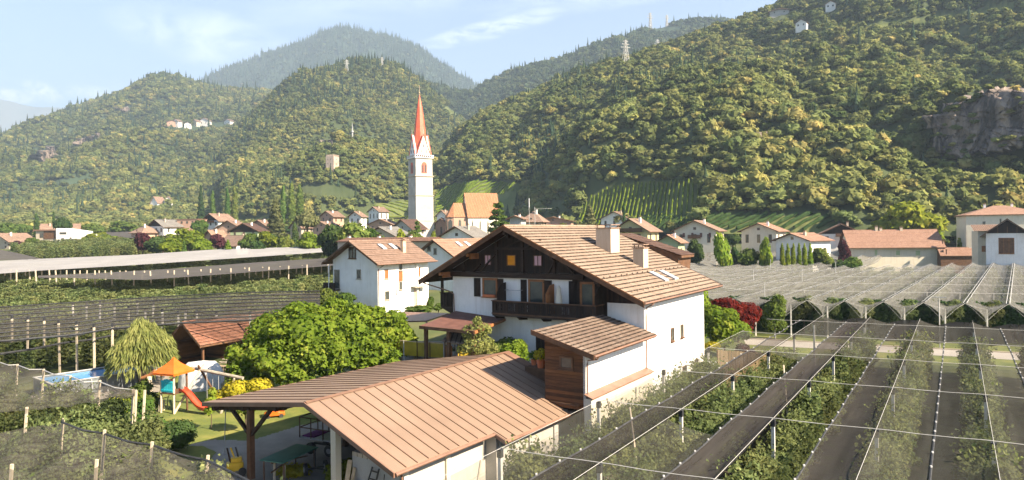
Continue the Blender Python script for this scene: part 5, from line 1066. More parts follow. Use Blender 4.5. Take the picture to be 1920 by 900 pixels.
# near left, individuals
PB = rows_in([(-90, 870), (60, 880), (130, 898), (300, 940), (420, 970), (520, 1010), (560, 1150), (-90, 1150)], 15, 40, -42, -6, 4, 1.25, 1.5)
PA = rows_in([(-120, 745), (0, 757), (140, 785), (240, 800), (300, 850), (300, 900), (180, 890), (60, 880), (-120, 870)], 24, 50, -50, -14, 4, 1.25, 1.5)
na = 0
for P, rn in ((PA, 'of the far end of the near left orchard'), (PB, 'under the sagging net at the lower left')):
    for q in P[:]:
        if na > 118: rest.append(Vector(q)); continue
        apple(Vector(q), 'leafy apple tree ' + rn, 'apple trees ' + rn, 1.0); na += 1
print('left apples', na, len(PA), len(PB))
c_ap = proto_collection('apple_tree_form', far_apples)
allP = [np.array([(p.x, p.y, p.z) for p in rest]).reshape(-1, 3)]
PC = rows_in([(-40, 590), (560, 570), (560, 610), (480, 640), (211, 690), (-40, 700)], 55, 125, -100, -18, 4, 1.25, .5)
PD = rows_in([(-60, 512), (300, 512), (640, 498), (640, 552), (300, 566), (-60, 582)], 80, 200, -150, -28, 4, 1.3, 1.2)
PE = rows_in([(-40, 519), (300, 500), (640, 474), (660, 480), (640, 484), (300, 505), (-40, 524)], 110, 260, -180, -40, 3.4, 1.2, 2.2)
PF = rows_in([(20, 468), (180, 456), (330, 460), (380, 463), (380, 468), (200, 478), (60, 482)], 180, 340, -240, -60, 5, 1.8, 1.5)
PG = rows_in([(1240, 480), (1930, 485), (1990, 600), (1250, 600)], 80, 175, 20, 130, 4.2, 1.8, 1.5)
P = np.concatenate(allP + [PC, PD, PE, PF, PG]); n = len(P); print('orchard stuff', n)
s = np.stack([.9 + .5 * rng.random(n)] * 2 + [.85 + .35 * rng.random(n)], 1); s[-len(PG):] *= .85; i0_ = len(allP[0]); s[i0_:i0_ + len(PC)] *= .72; s[i0_ + len(PC):i0_ + len(PC) + len(PD)] *= .66; s[i0_ + len(PC) + len(PD):i0_ + len(PC) + len(PD) + len(PE)] *= .8; scatter('orchard_rows', P, s, rng.integers(0, 4, n), c_ap, 'stuff', 'long rows of apple trees in the fields left and behind the chalet', 'orchard')
# nets on the left
def curve_net(name, top, bot, h, m, par, nu=40, nv=8, sag=.25, waves=6, hb=None):
    """net between two photo polylines held h metres above the ground"""
    def samp(pl, f):
        x = pl[0][0] + (pl[-1][0] - pl[0][0]) * f; return x, float(np.interp(x, [p[0] for p in pl], [p[1] for p in pl]))
    P = []
    for a in range(nu + 1):
        f = a / nu; A_ = NH(*samp(top, f), h); B_ = NH(*samp(bot, f), hb if hb is not None else h); P.append([])
        for b in range(nv + 1):
            g_ = b / nv; q = A_.lerp(B_, g_); q.z -= sag * abs(math.sin(g_ * math.pi * waves)) * (0 < b < nv) + .12 * math.sin(f * 40 + g_ * 9) * (0 < b < nv); P[-1].append(q)
    return MB().grid(P).build(name, m, par, smooth=True)
nA = empty('hail_net', (0, 0, 0), 0, 'torn narrow black hail net hanging in folds beside the pool at the left edge', 'hail net')
curve_net('net_panel', [(-80, 668), (0, 681), (32, 685), (79, 695), (131, 706), (184, 716), (256, 733)], [(-80, 792), (0, 774), (90, 766), (180, 752), (256, 735)], 4.3, M['net_left'], nA, 50, 12, .22, 3)
MB().tube([NH(x, y - 1, 4.3) for x, y in ((-80, 668), (0, 681), (16, 686), (32, 685), (55, 694), (79, 694), (100, 703), (131, 706), (158, 718), (184, 716), (215, 728), (256, 733))], .035, 5).build('edge_cord', M['rope'], nA)
for x, y in ((32, 685), (79.5, 695), (131, 707), (184.6, 716.7), (249, 733), (255, 735), (270, 735)):
    q = NH(x, y, 4.3); addpost(nA, Vector((q.x - .25, q.y, gh(q.x, q.y))), pm2, .07, False)
nB = empty('hail_net', (0, 0, 0), 0, 'large sagging black hail net covering the lower left corner', 'hail net')
curve_net('net_panel', [(-100, 820), (0, 812), (60, 800), (115, 793), (194, 814), (285, 836), (387, 864), (470, 905)], [(-100, 960), (0, 985), (115, 1010), (194, 1030), (285, 1050), (387, 1060), (600, 1080)], 4.2, M['net_left'], nB, 60, 26, .2, 6)
MB().tube([NH(x, y - 1, 4.2) for x, y in ((115, 793), (155, 808), (194, 814), (240, 830), (285, 836), (335, 853), (387, 864), (430, 885), (470, 905))], .05, 5).build('edge_cord', M['cap'], nB)
for x, y in ((48, 771), (115, 793), (194, 814), (285, 836), (387, 864), (20, 880), (180, 870)):
    q = NH(x, y, 4.2); addpost(nB, Vector((q.x - .3, q.y, gh(q.x, q.y))), pm2, .08, False)
nC = empty('hail_net', (0, 0, 0), 0, 'long black hail net with ribbed bands above the pool and the tiled hut', 'hail net')
cv = curve_net('net_panel', [(-60, 582), (0, 576), (150, 567), (270, 558), (400, 551), (530, 546), (600, 546)], [(-60, 652), (0, 640), (140, 628), (211, 616), (340, 606), (470, 600), (600, 592)], 4.7, M['net_mid'], nC, 50, 40, .30, 8)
for k in range(9):
    f = k / 8; MB().tube([NH(x, y0 * (1 - f) + y1 * f, 4.78) for x, y0, y1 in ((-60, 582, 652), (0, 576, 640), (140, 567, 628), (211, 562, 616), (340, 554, 606), (470, 548, 600), (600, 546, 592))], .06 if k < 8 else .09, 4).build('row_cable', M['cap'], nC)
MB().tube([NH(x, y, 3.2) for x, y in ((-60, 676), (0, 664), (60, 655), (120, 643), (170, 637), (216, 628))], .11, 6).build('rolled_net', M['cap'], nC)
for x, y in ((22, 590), (50, 592), (81, 594), (111, 598), (143.5, 601), (176, 605), (209, 605)):
    q = NH(x, y, 5.3); addpost(nC, Vector((q.x, q.y, gh(q.x, q.y))), pm3, random.uniform(-.01, .02))
for x, y in ((22, 1590), (50, 1592), (137, 566), (160, 566), (186, 564), (213, 569), (240, 573), (272, 576), (305, 578), (336, 582), (368, 581), (402, 583), (470, 583), (345, 578), (258, 562), (284, 563)):
    q = NH(x, y, 4.6); y < 1500 and addpost(nC, Vector((q.x, q.y, gh(q.x, q.y))), pm1, random.uniform(-.02, .05))
nD = empty('hail_net', (0, 0, 0), 0, 'folded dark grey hail net strip running to the white house', 'hail net')
curve_net('net_panel', [(71, 517), (200, 511), (320, 504), (480, 492), (660, 481)], [(71, 520), (160, 522), (270, 525), (450, 512), (660, 495)], 4.3, M['net_far'], nD, 50, 8, .1, 3)
nE = empty('hail_net', (0, 0, 0), 0, 'bright white net laid flat over the long field at the left', 'hail net')
curve_net('net_panel', [(-60, 491), (0, 489), (80, 485), (250, 478), (400, 468), (560, 463), (640, 465)], [(-60, 518), (0, 513), (80, 507), (250, 497), (400, 487), (560, 476), (660, 469)], 4.3, M['net_white'], nE, 60, 10, .08, 4)
nF = empty('hail_net', (0, 0, 0), 0, 'dark net in front of the low house at the far left edge', 'hail net')
curve_net('net_panel', [(-60, 462), (0, 468), (40, 476), (78, 485)], [(-60, 490), (0, 488), (40, 487), (80, 486)], 4.3, M['net_far'], nF, 16, 4, .1, 2)
nG = empty('hail_net', (0, 0, 0), 0, 'small grey net field behind the modern house', 'hail net')
curve_net('net_panel', [(150, 433), (200, 433), (250, 432)], [(150, 444), (200, 445), (250, 446)], 3.5, M['net_far'], nG, 16, 4, .1, 2)
# bare stakes of the open orchard
st = []
for i in range(52):
    px = 8 + i * 12.1 + random.uniform(-4, 4); row = i % 3; by = np.interp(px, [0, 300, 620], [546, 552, 534]) + (row - 1) * 7
    p = NH(px, by, 0.0); st.append(p)
hh = [post_mesh(h, .085, M['post_w'])[0] for h in (4.0, 4.5, 4.9)]
for k, p in enumerate(st):
    o = link('stake', hh[k % 3], None, p, 0); o.rotation_euler = (0, random.choice((0, 0, .02, -.06, .05)), 0)
    tag(o, 'pale wooden orchard stake in the open field below the dark net strip', 'stake', 'bare stakes of the open orchard')
# ------------------------------------------------------------------ trees and shrubs
LM = dict(
 walnut=leafmat('walnut_leaf', (.05, .098, .012), (.17, .23, .028), (.34, .35, .06), .55, .45, .1, .0, .1, fine=3),
 willow=leafmat('willow_leaf', (.13, .16, .045), (.27, .28, .09), (.40, .38, .14), .8, .4, .1, 0, .1, fine=4),
 lime=leafmat('lime_green_leaf', (.08, .13, .015), (.20, .25, .03), (.34, .34, .05), .35, .4, .3, .02, .3, fine=1),
 green=leafmat('mid_green_leaf', (.045, .085, .018), (.12, .165, .036), (.21, .225, .055), .3, .35, .4, .03, .4, fine=1),
 dark=leafmat('dark_green_leaf', (.025, .052, .018), (.06, .095, .03), (.11, .14, .045), .3, .25, .4, .02, .3, fine=1),
 purple=leafmat('purple_leaf', (.030, .012, .016), (.085, .030, .035), (.14, .05, .05), .6, .3, .2, .0, .2, fine=2),
 red=leafmat('wine_red_leaf', (.05, .008, .008), (.15, .022, .016), (.26, .06, .035), 1.0, .4, .1, 0, .1, fine=3),
 yellow=leafmat('yellow_leaf', (.22, .20, .02), (.42, .36, .03), (.60, .50, .05), 1.2, .4, .1, 0, .1, fine=4),
 olive=leafmat('olive_needles', (.05, .06, .025), (.12, .125, .05), (.19, .18, .08), .3, .2, .2, 0, .2, fine=1.5))
def tree(name, label, p, lobes, n, size, mat, trunk=None, cat='tree', group=None, jit=.6, core=True, limbs=True, up=.3, bark=None):
    o = empty(name, p, random.random() * 0, label, cat, group)
    parts = [crown_cloud(lobes, n, size, jit, up)]
    if core: parts += [blob((l[0], l[1], l[2], l[3] * .74, l[4] * .74, l[5] * .74), 2, .1) for l in lobes]
    V, Q = merge(parts); c = link('crown', mixed_mesh('crown', V, Q, mat), o)
    if trunk:
        mb = MB(); r, h = trunk; mb.tube([(0, 0, -.3), (.03, 0, h * .4), (0, .04, h)], [r * 1.3, r, r * .75], 8)
        if limbs:
            for l in lobes[:7]: mb.tube([(0, 0, h * .9), (l[0] * .45, l[1] * .45, (h + l[2]) / 2), (l[0] * .85, l[1] * .85, l[2])], [r * .55, r * .38, r * .12], 5, False)
        mb.build('trunk', bark or M['bark'], o)
    return o
# the big walnut behind the garage roof
p = Vector((-15.1, 55.8, gh(-15.1, 55.8)))
def ruffle(ls, k=5, f=.42):
    out = list(ls)
    for l in ls:
        for _ in range(k):
            a = random.random() * 6.28; e = random.uniform(-.5, 1.2); q = .82; out.append((l[0] + math.cos(a) * math.cos(e) * l[3] * q, l[1] + math.sin(a) * math.cos(e) * l[4] * q, l[2] + math.sin(e) * l[5] * q, l[3] * f * random.uniform(.7, 1.2), l[4] * f * random.uniform(.7, 1.2), l[5] * f * random.uniform(.7, 1.2)))
    return out
wl = [(-3.6, 0, 4.6, 3.4, 3.4, 3.1), (-5.2, -1.2, 3.2, 2.3, 2.6, 2.3), (-1.2, -1.0, 5.2, 3.3, 3.4, 3.0), (1.6, .5, 5.0, 3.2, 3.2, 2.7), (4.4, 1.2, 4.9, 2.7, 2.8, 2.2), (-3.0, -2.2, 3.4, 2.6, 2.4, 2.2), (.6, -2.4, 3.6, 2.8, 2.4, 2.2), (3.6, -.8, 3.4, 2.6, 2.5, 2.0), (-2.2, .4, 6.7, 1.7, 1.8, 1.3), (.5, 1.2, 6.8, 1.6, 1.6, 1.2), (3.4, 1.6, 6.3, 1.4, 1.4, 1.1), (-5.0, .4, 5.4, 1.5, 1.5, 1.3), (6.0, 1.2, 4.0, 1.5, 1.5, 1.6), (-5.6, -2.4, 1.9, 1.6, 1.5, 1.3), (-1.5, -3.4, 2.4, 1.8, 1.5, 1.3)]; wl = ruffle([(a, b, c, d * .86, e * .86, f * .84) for a, b, c, d, e, f in wl])
tree('walnut_tree', 'broad bright green walnut tree rising behind the garage roof', p, wl, 26000, .24, LM['walnut'], (.35, 2.4), jit=.95, core=True)
# willow by the pool: drooping sprays
p = T(268, 728); o = empty('willow_tree', p, 0, 'pale drooping willow tree with feathery hanging twigs beside the blue pool', 'tree')
V = []; Qs = []; k0 = 0; P = []; Nn = []; 
cnt = 5200; ang = rng.random(cnt) * 6.283; rr = 2.6 * np.sqrt(rng.random(cnt)); top = 5.7 - .34 * rr ** 2 + .9 * fbm(np.cos(ang) * rr * 1.1, np.sin(ang) * rr * 1.1, 5); fall = rng.random(cnt) ** 1.3 * (1.1 + 1.2 * (rr / 2.9) ** 2)
x = np.cos(ang) * (rr + .12 * fall); y = np.sin(ang) * (rr + .12 * fall); z = top - fall; tang = np.stack([np.cos(ang) * .7 + rng.normal(size=cnt) * .35, np.sin(ang) * .7 + rng.normal(size=cnt) * .35, -np.ones(cnt)], 1); tang /= np.linalg.norm(tang, axis=1)[:, None]
side = np.cross(tang, rdirs(cnt)); side /= np.linalg.norm(side, axis=1)[:, None]; L_ = (.32 + .3 * rng.random(cnt))[:, None]; Pc = np.stack([x, y, z], 1)
Vv = np.stack([Pc - tang * L_, Pc + side * .055, Pc + tang * L_, Pc - side * .055], 1).reshape(-1, 3); Qq = np.arange(4 * cnt).reshape(-1, 4)
bl = [blob((0, 0, 3.6, 1.9, 1.9, 1.5), 2, .15)]; V_, Q_ = merge([(Vv, Qq)] + bl); link('crown', mixed_mesh('crown', V_, Q_, LM['willow']), o)
MB().tube([(0, 0, -.2), (.1, 0, 1.4), (0, 0, 2.6)], [.42, .38, .3], 9).tube([(0, 0, 2.3), (1.0, .3, 4.2)], [.2, .08], 6).tube([(0, 0, 2.3), (-.9, -.3, 4.4)], [.2, .08], 6).build('trunk', M['bark'], o)
# small planting between chalet and garage (on the raised terrace)
TZ = 3.55
def loc_c(x, y, z): c, s = math.cos(A0), math.sin(A0); return Vector((CO[0] + c * x - s * y, CO[1] + s * x + c * y, z))
def pz(px, Y, z): q = W(px, 0, Y); return Vector((q.x, Y, z))
tree('birch', 'slender pale birch tied to a stake in front of the pergola roof', pz(888, 51.5, TZ), [(0, 0, 1.6, 1.3, 1.2, .9), (-.5, 0, 2.5, .7, .7, .7), (.4, 0, 2.7, .7, .7, .6), (0, 0, 3.3, .4, .4, .5), (.9, 0, 1.2, .7, .7, .6), (-1.0, 0, 1.3, .6, .6, .5)], 2600, .12, LM['willow'], (.06, 2.6), jit=1, core=False)
tree('shrub', 'bright yellow-green feathery shrub between the birch and the annex', pz(958, 50.5, TZ - .6), [(0, 0, 1.4, 1.1, 1.0, 1.1), (.3, 0, 2.2, .6, .6, .6), (-.5, 0, 1.9, .6, .6, .6)], 2600, .13, LM['lime'], (.07, 1.2), 'shrub', jit=1)
tree('shrub', 'dark fern-like shrub filling the gap right of the pale birch', pz(925, 53, TZ - .3), [(0, 0, 1.2, 1.6, 1.0, .8), (.8, 0, 1.7, .8, .8, .6), (-.8, 0, .8, .9, .8, .6)], 1800, .18, LM['green'], (.06, 1), 'shrub')
tree('shrub', 'low leafy plants spilling over the end of the yellow fence', pz(790, 56.5, TZ), [(0, 0, .6, 1.2, .6, .5), (1.6, 0, .5, .8, .6, .4), (-1.2, 0, .4, .8, .5, .4)], 900, .16, LM['green'], None, 'shrub')
tree('shrub', 'loose light green bush leaning over the left end of the yellow fence', pz(727, 53, 2.4), [(0, 0, 1.0, .7, .6, .9), (.3, 0, 1.9, .4, .4, .4)], 900, .16, LM['lime'], None, 'shrub')
tree('shrub', 'yellow flowering shrub behind the left tip of the garage roof', T(452, 772) , [(-.2, 0, 1.6, 1.2, .9, .8), (1.3, .2, 1.8, 1.1, .9, .7), (-1.4, 0, 1.1, .8, .7, .6), (.4, 0, .8, 1.2, .8, .7)], 2600, .14, LM['yellow'], None, 'shrub')
tree('sapling', 'thin sapling in the lawn left of the garage post', T(396, 806), [(0, 0, 1.9, .4, .4, .5), (.1, 0, 2.5, .3, .3, .4), (-.1, 0, 1.3, .35, .35, .35)], 420, .14, LM['lime'], (.03, 2.2), core=False)
tree('sapling', 'young leafy tree under the left edge of the garage roof', T(460, 812), [(0, 0, 1.7, .8, .8, .6), (.3, 0, 2.3, .6, .6, .5)], 900, .15, LM['lime'], (.05, 1.7), core=False)
for lb, px, py, w, h in (('dense round dark shrub standing alone at the lawn corner', 333, 848, 1.15, 2.0), ('dark bush beside the round shrub at the orchard end', 296, 846, .9, 1.4)):
    tree('shrub', lb, T(px, py), [(0, 0, h * .5, w, w, h * .5), (.4, 0, h * .7, w * .6, w * .6, h * .3), (-.4, .2, h * .6, w * .6, w * .6, h * .35)], 1900, .12, LM['dark'] if px > 300 else LM['green'], None, 'shrub')
for lb, px, py, s_ in (('leafy vine tangle on the row end left of the lawn', 262, 820, 1.0), ('light green vine tangle behind the row-end stakes', 262, 770, .9), ('bushy row end beneath the tree stump', 235, 800, 1.0), ('yellowish bushy undergrowth in the gap between the nets', 150, 805, 1.1), ('sunlit bush in the middle of the gap between the nets', 205, 812, 1.0)):
    tree('shrub', lb, T(px, py), [(0, 0, 1.0, 1.1 * s_, 1.1 * s_, 1.1), (.4, 0, 2.0 * s_, .6, .6, .6), (-.9, 0, .9, .8, .8, .8), (.9, 0, .7, .8, .8, .7)], 1700, .16, LM['green'] if px > 240 else LM['lime'], None, 'shrub')
tree('flower_bush', 'yellow-green flowering bush at the foot of the garage opening', T(545, 893) + Vector((0, -6.5, 0)) * 0, [(0, 0, .25, .8, .6, .5), (.7, 0, .3, .5, .5, .4)], 900, .10, LM['yellow'], None, 'shrub')
tree('flower_bush', 'bush with red and yellow flowers before the concrete post', T(634, 905), [(0, 0, .5, .8, .6, .7), (.6, 0, .9, .4, .4, .4)], 900, .11, LM['lime'], None, 'shrub')
# right of the chalet
tree('maple', 'light green spreading maple beside the lit chalet wall', T(1358, 672), [(0, 0, 3.0, 2.0, 1.8, 1.6), (-1.2, 0, 4.4, 1.3, 1.3, 1.2), (1.4, 0, 2.9, 1.4, 1.4, 1.0), (.3, 0, 4.3, 1.3, 1.3, 1.0), (-.4, -.6, 1.9, 1.2, 1.0, .8), (2.2, 0, 2.4, .8, .8, .6)], 4200, .24, LM['walnut'], (.12, 2.4), jit=.6)
tree('red_maple', 'wine-red leaved maple behind the light green one', T(1400, 651) + Vector((0, 3, 0)), [(0, 0, 3.1, 2.4, 2.0, 1.9), (-1.4, 0, 4.4, 1.6, 1.5, 1.1), (1.3, 0, 3.6, 1.5, 1.5, 1.3), (0, 0, 1.8, 1.8, 1.5, 1.2), (-2.2, 0, 4.6, 1.0, 1.0, .8)], 4600, .22, LM['red'], (.14, 1.8))
tree('hornbeam', 'narrow green column tree touching the chalet back corner', T(1330, 655) + Vector((.3, 4, 0)), [(0, 0, 2.2, .9, .9, 2.2), (0, 0, 5.0, .8, .8, 2.2), (.3, 0, 3.6, .9, .9, 1.6)], 2600, .2, LM['lime'], (.1, 2))
tree('shrub', 'small yellow shrub on the plank fence next to the chalet wall', W(1334, 650, 60), [(0, 0, 0, .7, .6, .45), (.4, 0, .1, .4, .4, .3)], 700, .12, LM['yellow'], None, 'shrub')
tree('shrub', 'reddish low shrub at the lane edge', T(1392, 668), [(0, 0, .7, .8, .7, .7), (.9, 0, .4, .5, .5, .4)], 700, .14, LM['purple'], None, 'shrub')
tree('birch', 'drooping green birch in front of the dark hedge by the lane', T(1462, 640) + Vector((0, 1.5, 0)), [(0, 0, 3.4, 1.4, 1.2, 1.4), (-.5, 0, 2.0, 1.1, 1.0, 1.3), (.5, 0, 4.6, .9, .9, .9), (.7, 0, 1.6, .8, .8, 1.0)], 2600, .2, LM['green'], (.09, 3.2), jit=.9, core=False, bark=M['rope'])
for i, (px, Y) in enumerate(((1545, 88), (1610, 86), (1690, 84), (1775, 83), (1850, 82), (1440, 93), (1500, 90))):
    q = W(px, 0, Y); tree('fruit_tree', ['pale green fruit tree under the %s net point from the chalet' % s for s in ('second', 'third', 'fourth', 'fifth', 'sixth')][i] if i < 5 else ('pale fruit tree between the red maple and the birch' if i == 5 else 'pale fruit tree behind the drooping birch'), Vector((q.x, Y, 0)), [(0, 0, 3.3, 1.5, 1.3, 1.2), (.6, 0, 4.2, .8, .8, .7), (-.7, 0, 2.4, 1.1, 1.0, 1.0)], 1100, .2, M['apple_leaf'], (.06, 3), core=False, group='fruit trees at the front of the wavy net')
# dark hedge behind the lane, seen through the arches
hd = empty('hedge', (0, 0, 0), 0, 'tall dark clipped hedge along the far side of the lane', 'hedge'); a = Vector((27, 96.5, 0)); b = Vector((66, 79.5, 0)); L_ = (b - a).length; d_ = (b - a) / L_; n_ = 15000
s_ = rng.random(n_) * L_; fc = rng.random(n_); zz = np.where(fc < .7, rng.random(n_) * 4.1, 4.1 + .15 * rng.normal(size=n_)); off = np.where(fc < .7, -.9, rng.random(n_) * 1.8 - .9) + .12 * rng.normal(size=n_); nv_ = np.array([-d_.y, d_.x, 0])
Pn = np.array(a) + s_[:, None] * np.array(d_) + off[:, None] * nv_ + np.stack([0 * zz, 0 * zz, zz], 1); Nn = np.where((fc < .7)[:, None], -nv_, np.array([0, 0, 1.])) + rdirs(n_) * .7
V, Q = leaf_quads(Pn, Nn, .32); me = mixed_mesh('foliage', V, Q, LM['dark']); link('foliage', me, hd)
mb = MB(); nb = Vector(nv_) * .75; mb.slab([a - nb, b - nb, b + nb, a + nb], (0, 0, 4.0)); mb.build('branches', LM['dark'], hd)
# village trees: shared crown forms in several leaf colours
FORM = {}
def form(kind, shape):
    k = (kind, shape)
    if k in FORM: return FORM[k]
    out = []
    for i in range(2):
        if shape == 'round':
            lb = lobed(1, 1, .9, 1.05, 8, .46); parts = [crown_cloud(lb, 1300, .15, .7)] + [blob((l[0], l[1], l[2], l[3] * .8, l[4] * .8, l[5] * .8), 1, .1) for l in lb]; V, Q = merge(parts)
        elif shape == 'column':
            lb = [(random.uniform(-.15, .15), random.uniform(-.15, .15), .5 + .62 * j, .95 - .02 * abs(j - 4) ** 2, .95 - .02 * abs(j - 4) ** 2, .7) for j in range(10)]; parts = [crown_cloud(lb, 1500, .22, .6, .6)] + [blob((l[0], l[1], l[2], l[3] * .75, l[4] * .75, l[5]), 1, .1) for l in lb]; V, Q = merge(parts)
        elif shape == 'cone':
            lb = [(0, 0, .25 + .5 * j, 1.0 - .1 * j, 1.0 - .1 * j, .42) for j in range(9)]; parts = [crown_cloud(lb, 1700, .19, .7, -.2)] + [blob((l[0], l[1], l[2], l[3] * .7, l[4] * .7, l[5]), 1, .1) for l in lb]; V, Q = merge(parts)
        elif shape == 'tiered':
            lb = [(random.uniform(-.25, .25) * (1 - j / 9), random.uniform(-.25, .25) * (1 - j / 9), .45 + .3 * j, 1.02 - .095 * j, 1.02 - .095 * j, .15) for j in range(9)]; V, Q = merge([crown_cloud(lb, 1500, .19, .8, .2)] + [blob((0, 0, l[2], l[3] * .55, l[4] * .55, l[5]), 1, .1) for l in lb])
        else: # umbrella
            lb = [(math.cos(a) * .5, math.sin(a) * .5, 1.0, .55, .55, .28) for a in np.arange(0, 6.2, 1.0)] + [(0, 0, 1.15, .7, .7, .3)]; V, Q = merge([crown_cloud(lb, 900, .16, .6)] + [blob((l[0], l[1], l[2], l[3] * .8, l[4] * .8, l[5] * .8), 1, .1) for l in lb])
        out.append(mixed_mesh('crown_%s' % shape, V, Q, LM[kind]))
    FORM[k] = out; return out
ztop = {'round': 1.95, 'column': 6.6, 'cone': 4.6, 'tiered': 3.1, 'umbrella': 1.45}
tk = MB().tube([(0, 0, -.8), (0, 0, .9)], [.11, .08], 6).mesh('trunk'); tk.materials.append(M['bark'])
def vtree(label, px, yt, yb, w, Y, kind, shape, cat=None, group=None, name=None):
    p = W(px, 0, Y); z0 = W(px, yb, Y).z; z1 = W(px, yt, Y).z; g = gh(p.x, Y); z0 = min(max(z0, g - 1.5), g + .6) if shape != 'hill' else z0
    if z1 < z0 + 1: z1 = z0 + 2
    r = w / 2 * Y / F * (1.05 if shape in ('round', 'umbrella') else 1.3); hs = (z1 - z0) / ztop[shape]
    nm = name or {'round': 'tree', 'column': 'poplar', 'cone': 'conifer', 'tiered': 'cedar', 'umbrella': 'stone_pine'}[shape]
    o = link(nm, None, None, (p.x, Y, z0), random.random() * 6); o.scale = (r, r, hs); tag(o, label, cat or 'tree', group); link('crown', random.choice(form(kind, shape)), o); link('trunk', tk, o); return o
VT = [
 ('dark cypress in front of the wide brown roof', 64, 401, 446, 9, 345, 'dark', 'column'), ('thin dark cypress behind the modern house', 95.5, 397, 432, 5, 385, 'dark', 'column'),
 ('dark umbrella-shaped pine above the modern house', 112, 407, 436, 30, 345, 'dark', 'umbrella'), ('blue-green spruce left of the modern house', 34, 424, 452, 20, 315, 'dark', 'cone'),
 ('round green shrub touching the beige wing of the modern house', 55, 444, 466, 26, 300, 'green', 'round'), ('rust-red bush at the far left', 25, 450, 464, 24, 285, 'purple', 'round'),
 ('big round tree at the left edge behind the low roof', 8, 414, 446, 50, 400, 'green', 'round'), ('wooded clump left of the wide brown roof', 38, 418, 440, 40, 440, 'green', 'round'),
 ('purple-leaved shrub at the left end of the bushy garden', 262, 430, 467, 34, 235, 'purple', 'round'), ('dark bush right of the left purple shrub', 288, 440, 468, 40, 232, 'dark', 'round'), ('brownish bush in the bushy garden', 300, 437, 466, 30, 236, 'olive', 'round'),
 ('tall yellow-green tree in the middle of the bushy garden', 345, 422, 466, 58, 250, 'lime', 'round'), ('pale green bush in the bushy garden near the net', 318, 443, 470, 44, 228, 'lime', 'round'), ('round lime bush next to the small conical shrub', 374, 441, 470, 38, 228, 'lime', 'round'), ('small conical dark shrub in the bushy garden', 340, 451, 470, 13, 224, 'green', 'cone'),
 ('purple tree left of the small brown-roofed house', 403, 434, 468, 32, 245, 'purple', 'round'), ('bright green cone shrub before the small brown-roofed house', 422, 450, 470, 20, 222, 'lime', 'cone'), ('green tree right of the small brown-roofed house', 462, 433, 468, 40, 240, 'green', 'round'),
 ('dark round tree below the tall dark-gabled house', 371, 409, 428, 33, 335, 'green', 'round'), ('dark green bush right of the bushy garden', 476, 448, 468, 30, 225, 'dark', 'round'),
 ('leftmost of the first poplar trio', 394, 358, 404, 9, 500, 'green', 'column'), ('middle poplar of the first trio', 422, 353, 404, 9, 500, 'green', 'column'), ('rightmost poplar of the first trio', 436, 351, 404, 11, 505, 'green', 'column'), ('dark fir left of the first poplar trio', 372, 349, 402, 16, 540, 'dark', 'cone'),
 ('leftmost of the second poplar trio', 527, 348, 408, 12, 450, 'green', 'column'), ('middle poplar of the second trio', 542, 344, 408, 13, 450, 'green', 'column'), ('rightmost poplar of the second trio', 557, 345, 408, 14, 455, 'green', 'column'),
 ('pale olive spruce beside the second poplar trio', 512, 372, 444, 36, 320, 'olive', 'cone'), ('flat-topped stone pine right of the olive spruce', 571, 394, 432, 44, 290, 'olive', 'umbrella'), ('light green bush under the stone pine', 575, 428, 463, 46, 225, 'lime', 'round'),
 ('dark ivy-clad trunk-like tree under the stone pine', 548, 418, 458, 12, 250, 'dark', 'column'), ('yellow-green bush left of the ivy-clad tree', 495, 431, 464, 44, 240, 'lime', 'round'), ('bright bush under the olive spruce', 528, 440, 466, 34, 230, 'green', 'round'),
 ('dark round tree behind the first white house roof', 618, 413, 470, 52, 190, 'dark', 'round'), ('broad mid green tree above the white house roof', 662, 407, 468, 78, 185, 'green', 'round'), ('green tree peeping over the white house roof ridge', 693, 422, 462, 50, 195, 'green', 'round'),
 ('light green tree at the foot of the church tower', 748, 425, 450, 26, 200, 'lime', 'round'), ('dark green tree touching the church tower', 777, 412, 448, 24, 215, 'green', 'tiered'), ('flowering round bush below the church tower', 773, 428, 450, 48, 190, 'green', 'round'), ('small lime tree right of the church tower', 810, 430, 448, 18, 195, 'lime', 'round'),
 ('dark layered cedar beside the church nave', 930, 376, 434, 54, 205, 'green', 'tiered'), ('dark spruce right of the roof aerials', 1101, 385, 424, 36, 290, 'olive', 'cone'), ('thin cypress by the roof terrace house', 1165.5, 379, 408, 5, 300, 'dark', 'column'), ('round green bush behind the chalet ridge', 1047, 415, 428, 40, 240, 'green', 'round'),
 ('dark round shrub before the cream house', 1298, 440, 470, 34, 178, 'dark', 'round'), ('bright yellow-green shrub right of the dark one before the cream house', 1348, 431, 470, 38, 172, 'lime', 'round'), ('yellow shrub left of the low orange-roofed house', 1430, 434, 470, 26, 175, 'lime', 'round'), ('low green hedge bush between the yellow shrubs', 1395, 459, 470, 50, 178, 'green', 'round'), ('dark bush right of the yellow-green shrub', 1372, 455, 470, 18, 178, 'dark', 'round'),
 ('red-leaved bare tree before the dark-gabled white house', 1577, 444, 472, 24, 190, 'purple', 'round'), ('green bushes right of the low orange-roofed house', 1535, 458, 472, 44, 180, 'green', 'round'), ('big golden-green tree standing behind the long barn', 1693, 373, 440, 112, 225, 'lime', 'round'), ('second crown of golden-green leaves right of the big tree', 1738, 398, 442, 46, 228, 'lime', 'round'), ('yellow-green tree between barn and tall cream house', 1808, 428, 478, 36, 205, 'lime', 'round'), ('bushes at the corner of the grey net by the barn', 1590, 476, 500, 40, 165, 'green', 'round'), ('hedge bush left of the barn corner', 1566, 482, 500, 26, 165, 'dark', 'round'), ('row of low bushes behind the modern house', 170, 416, 434, 46, 420, 'green', 'round'), ('dark clump of trees behind the hipped pink house', 225, 412, 432, 50, 430, 'green', 'round'), ('hazy trees right of the hipped pink house', 200, 444, 454, 44, 330, 'green', 'round')]
for v in VT: vtree(*v)
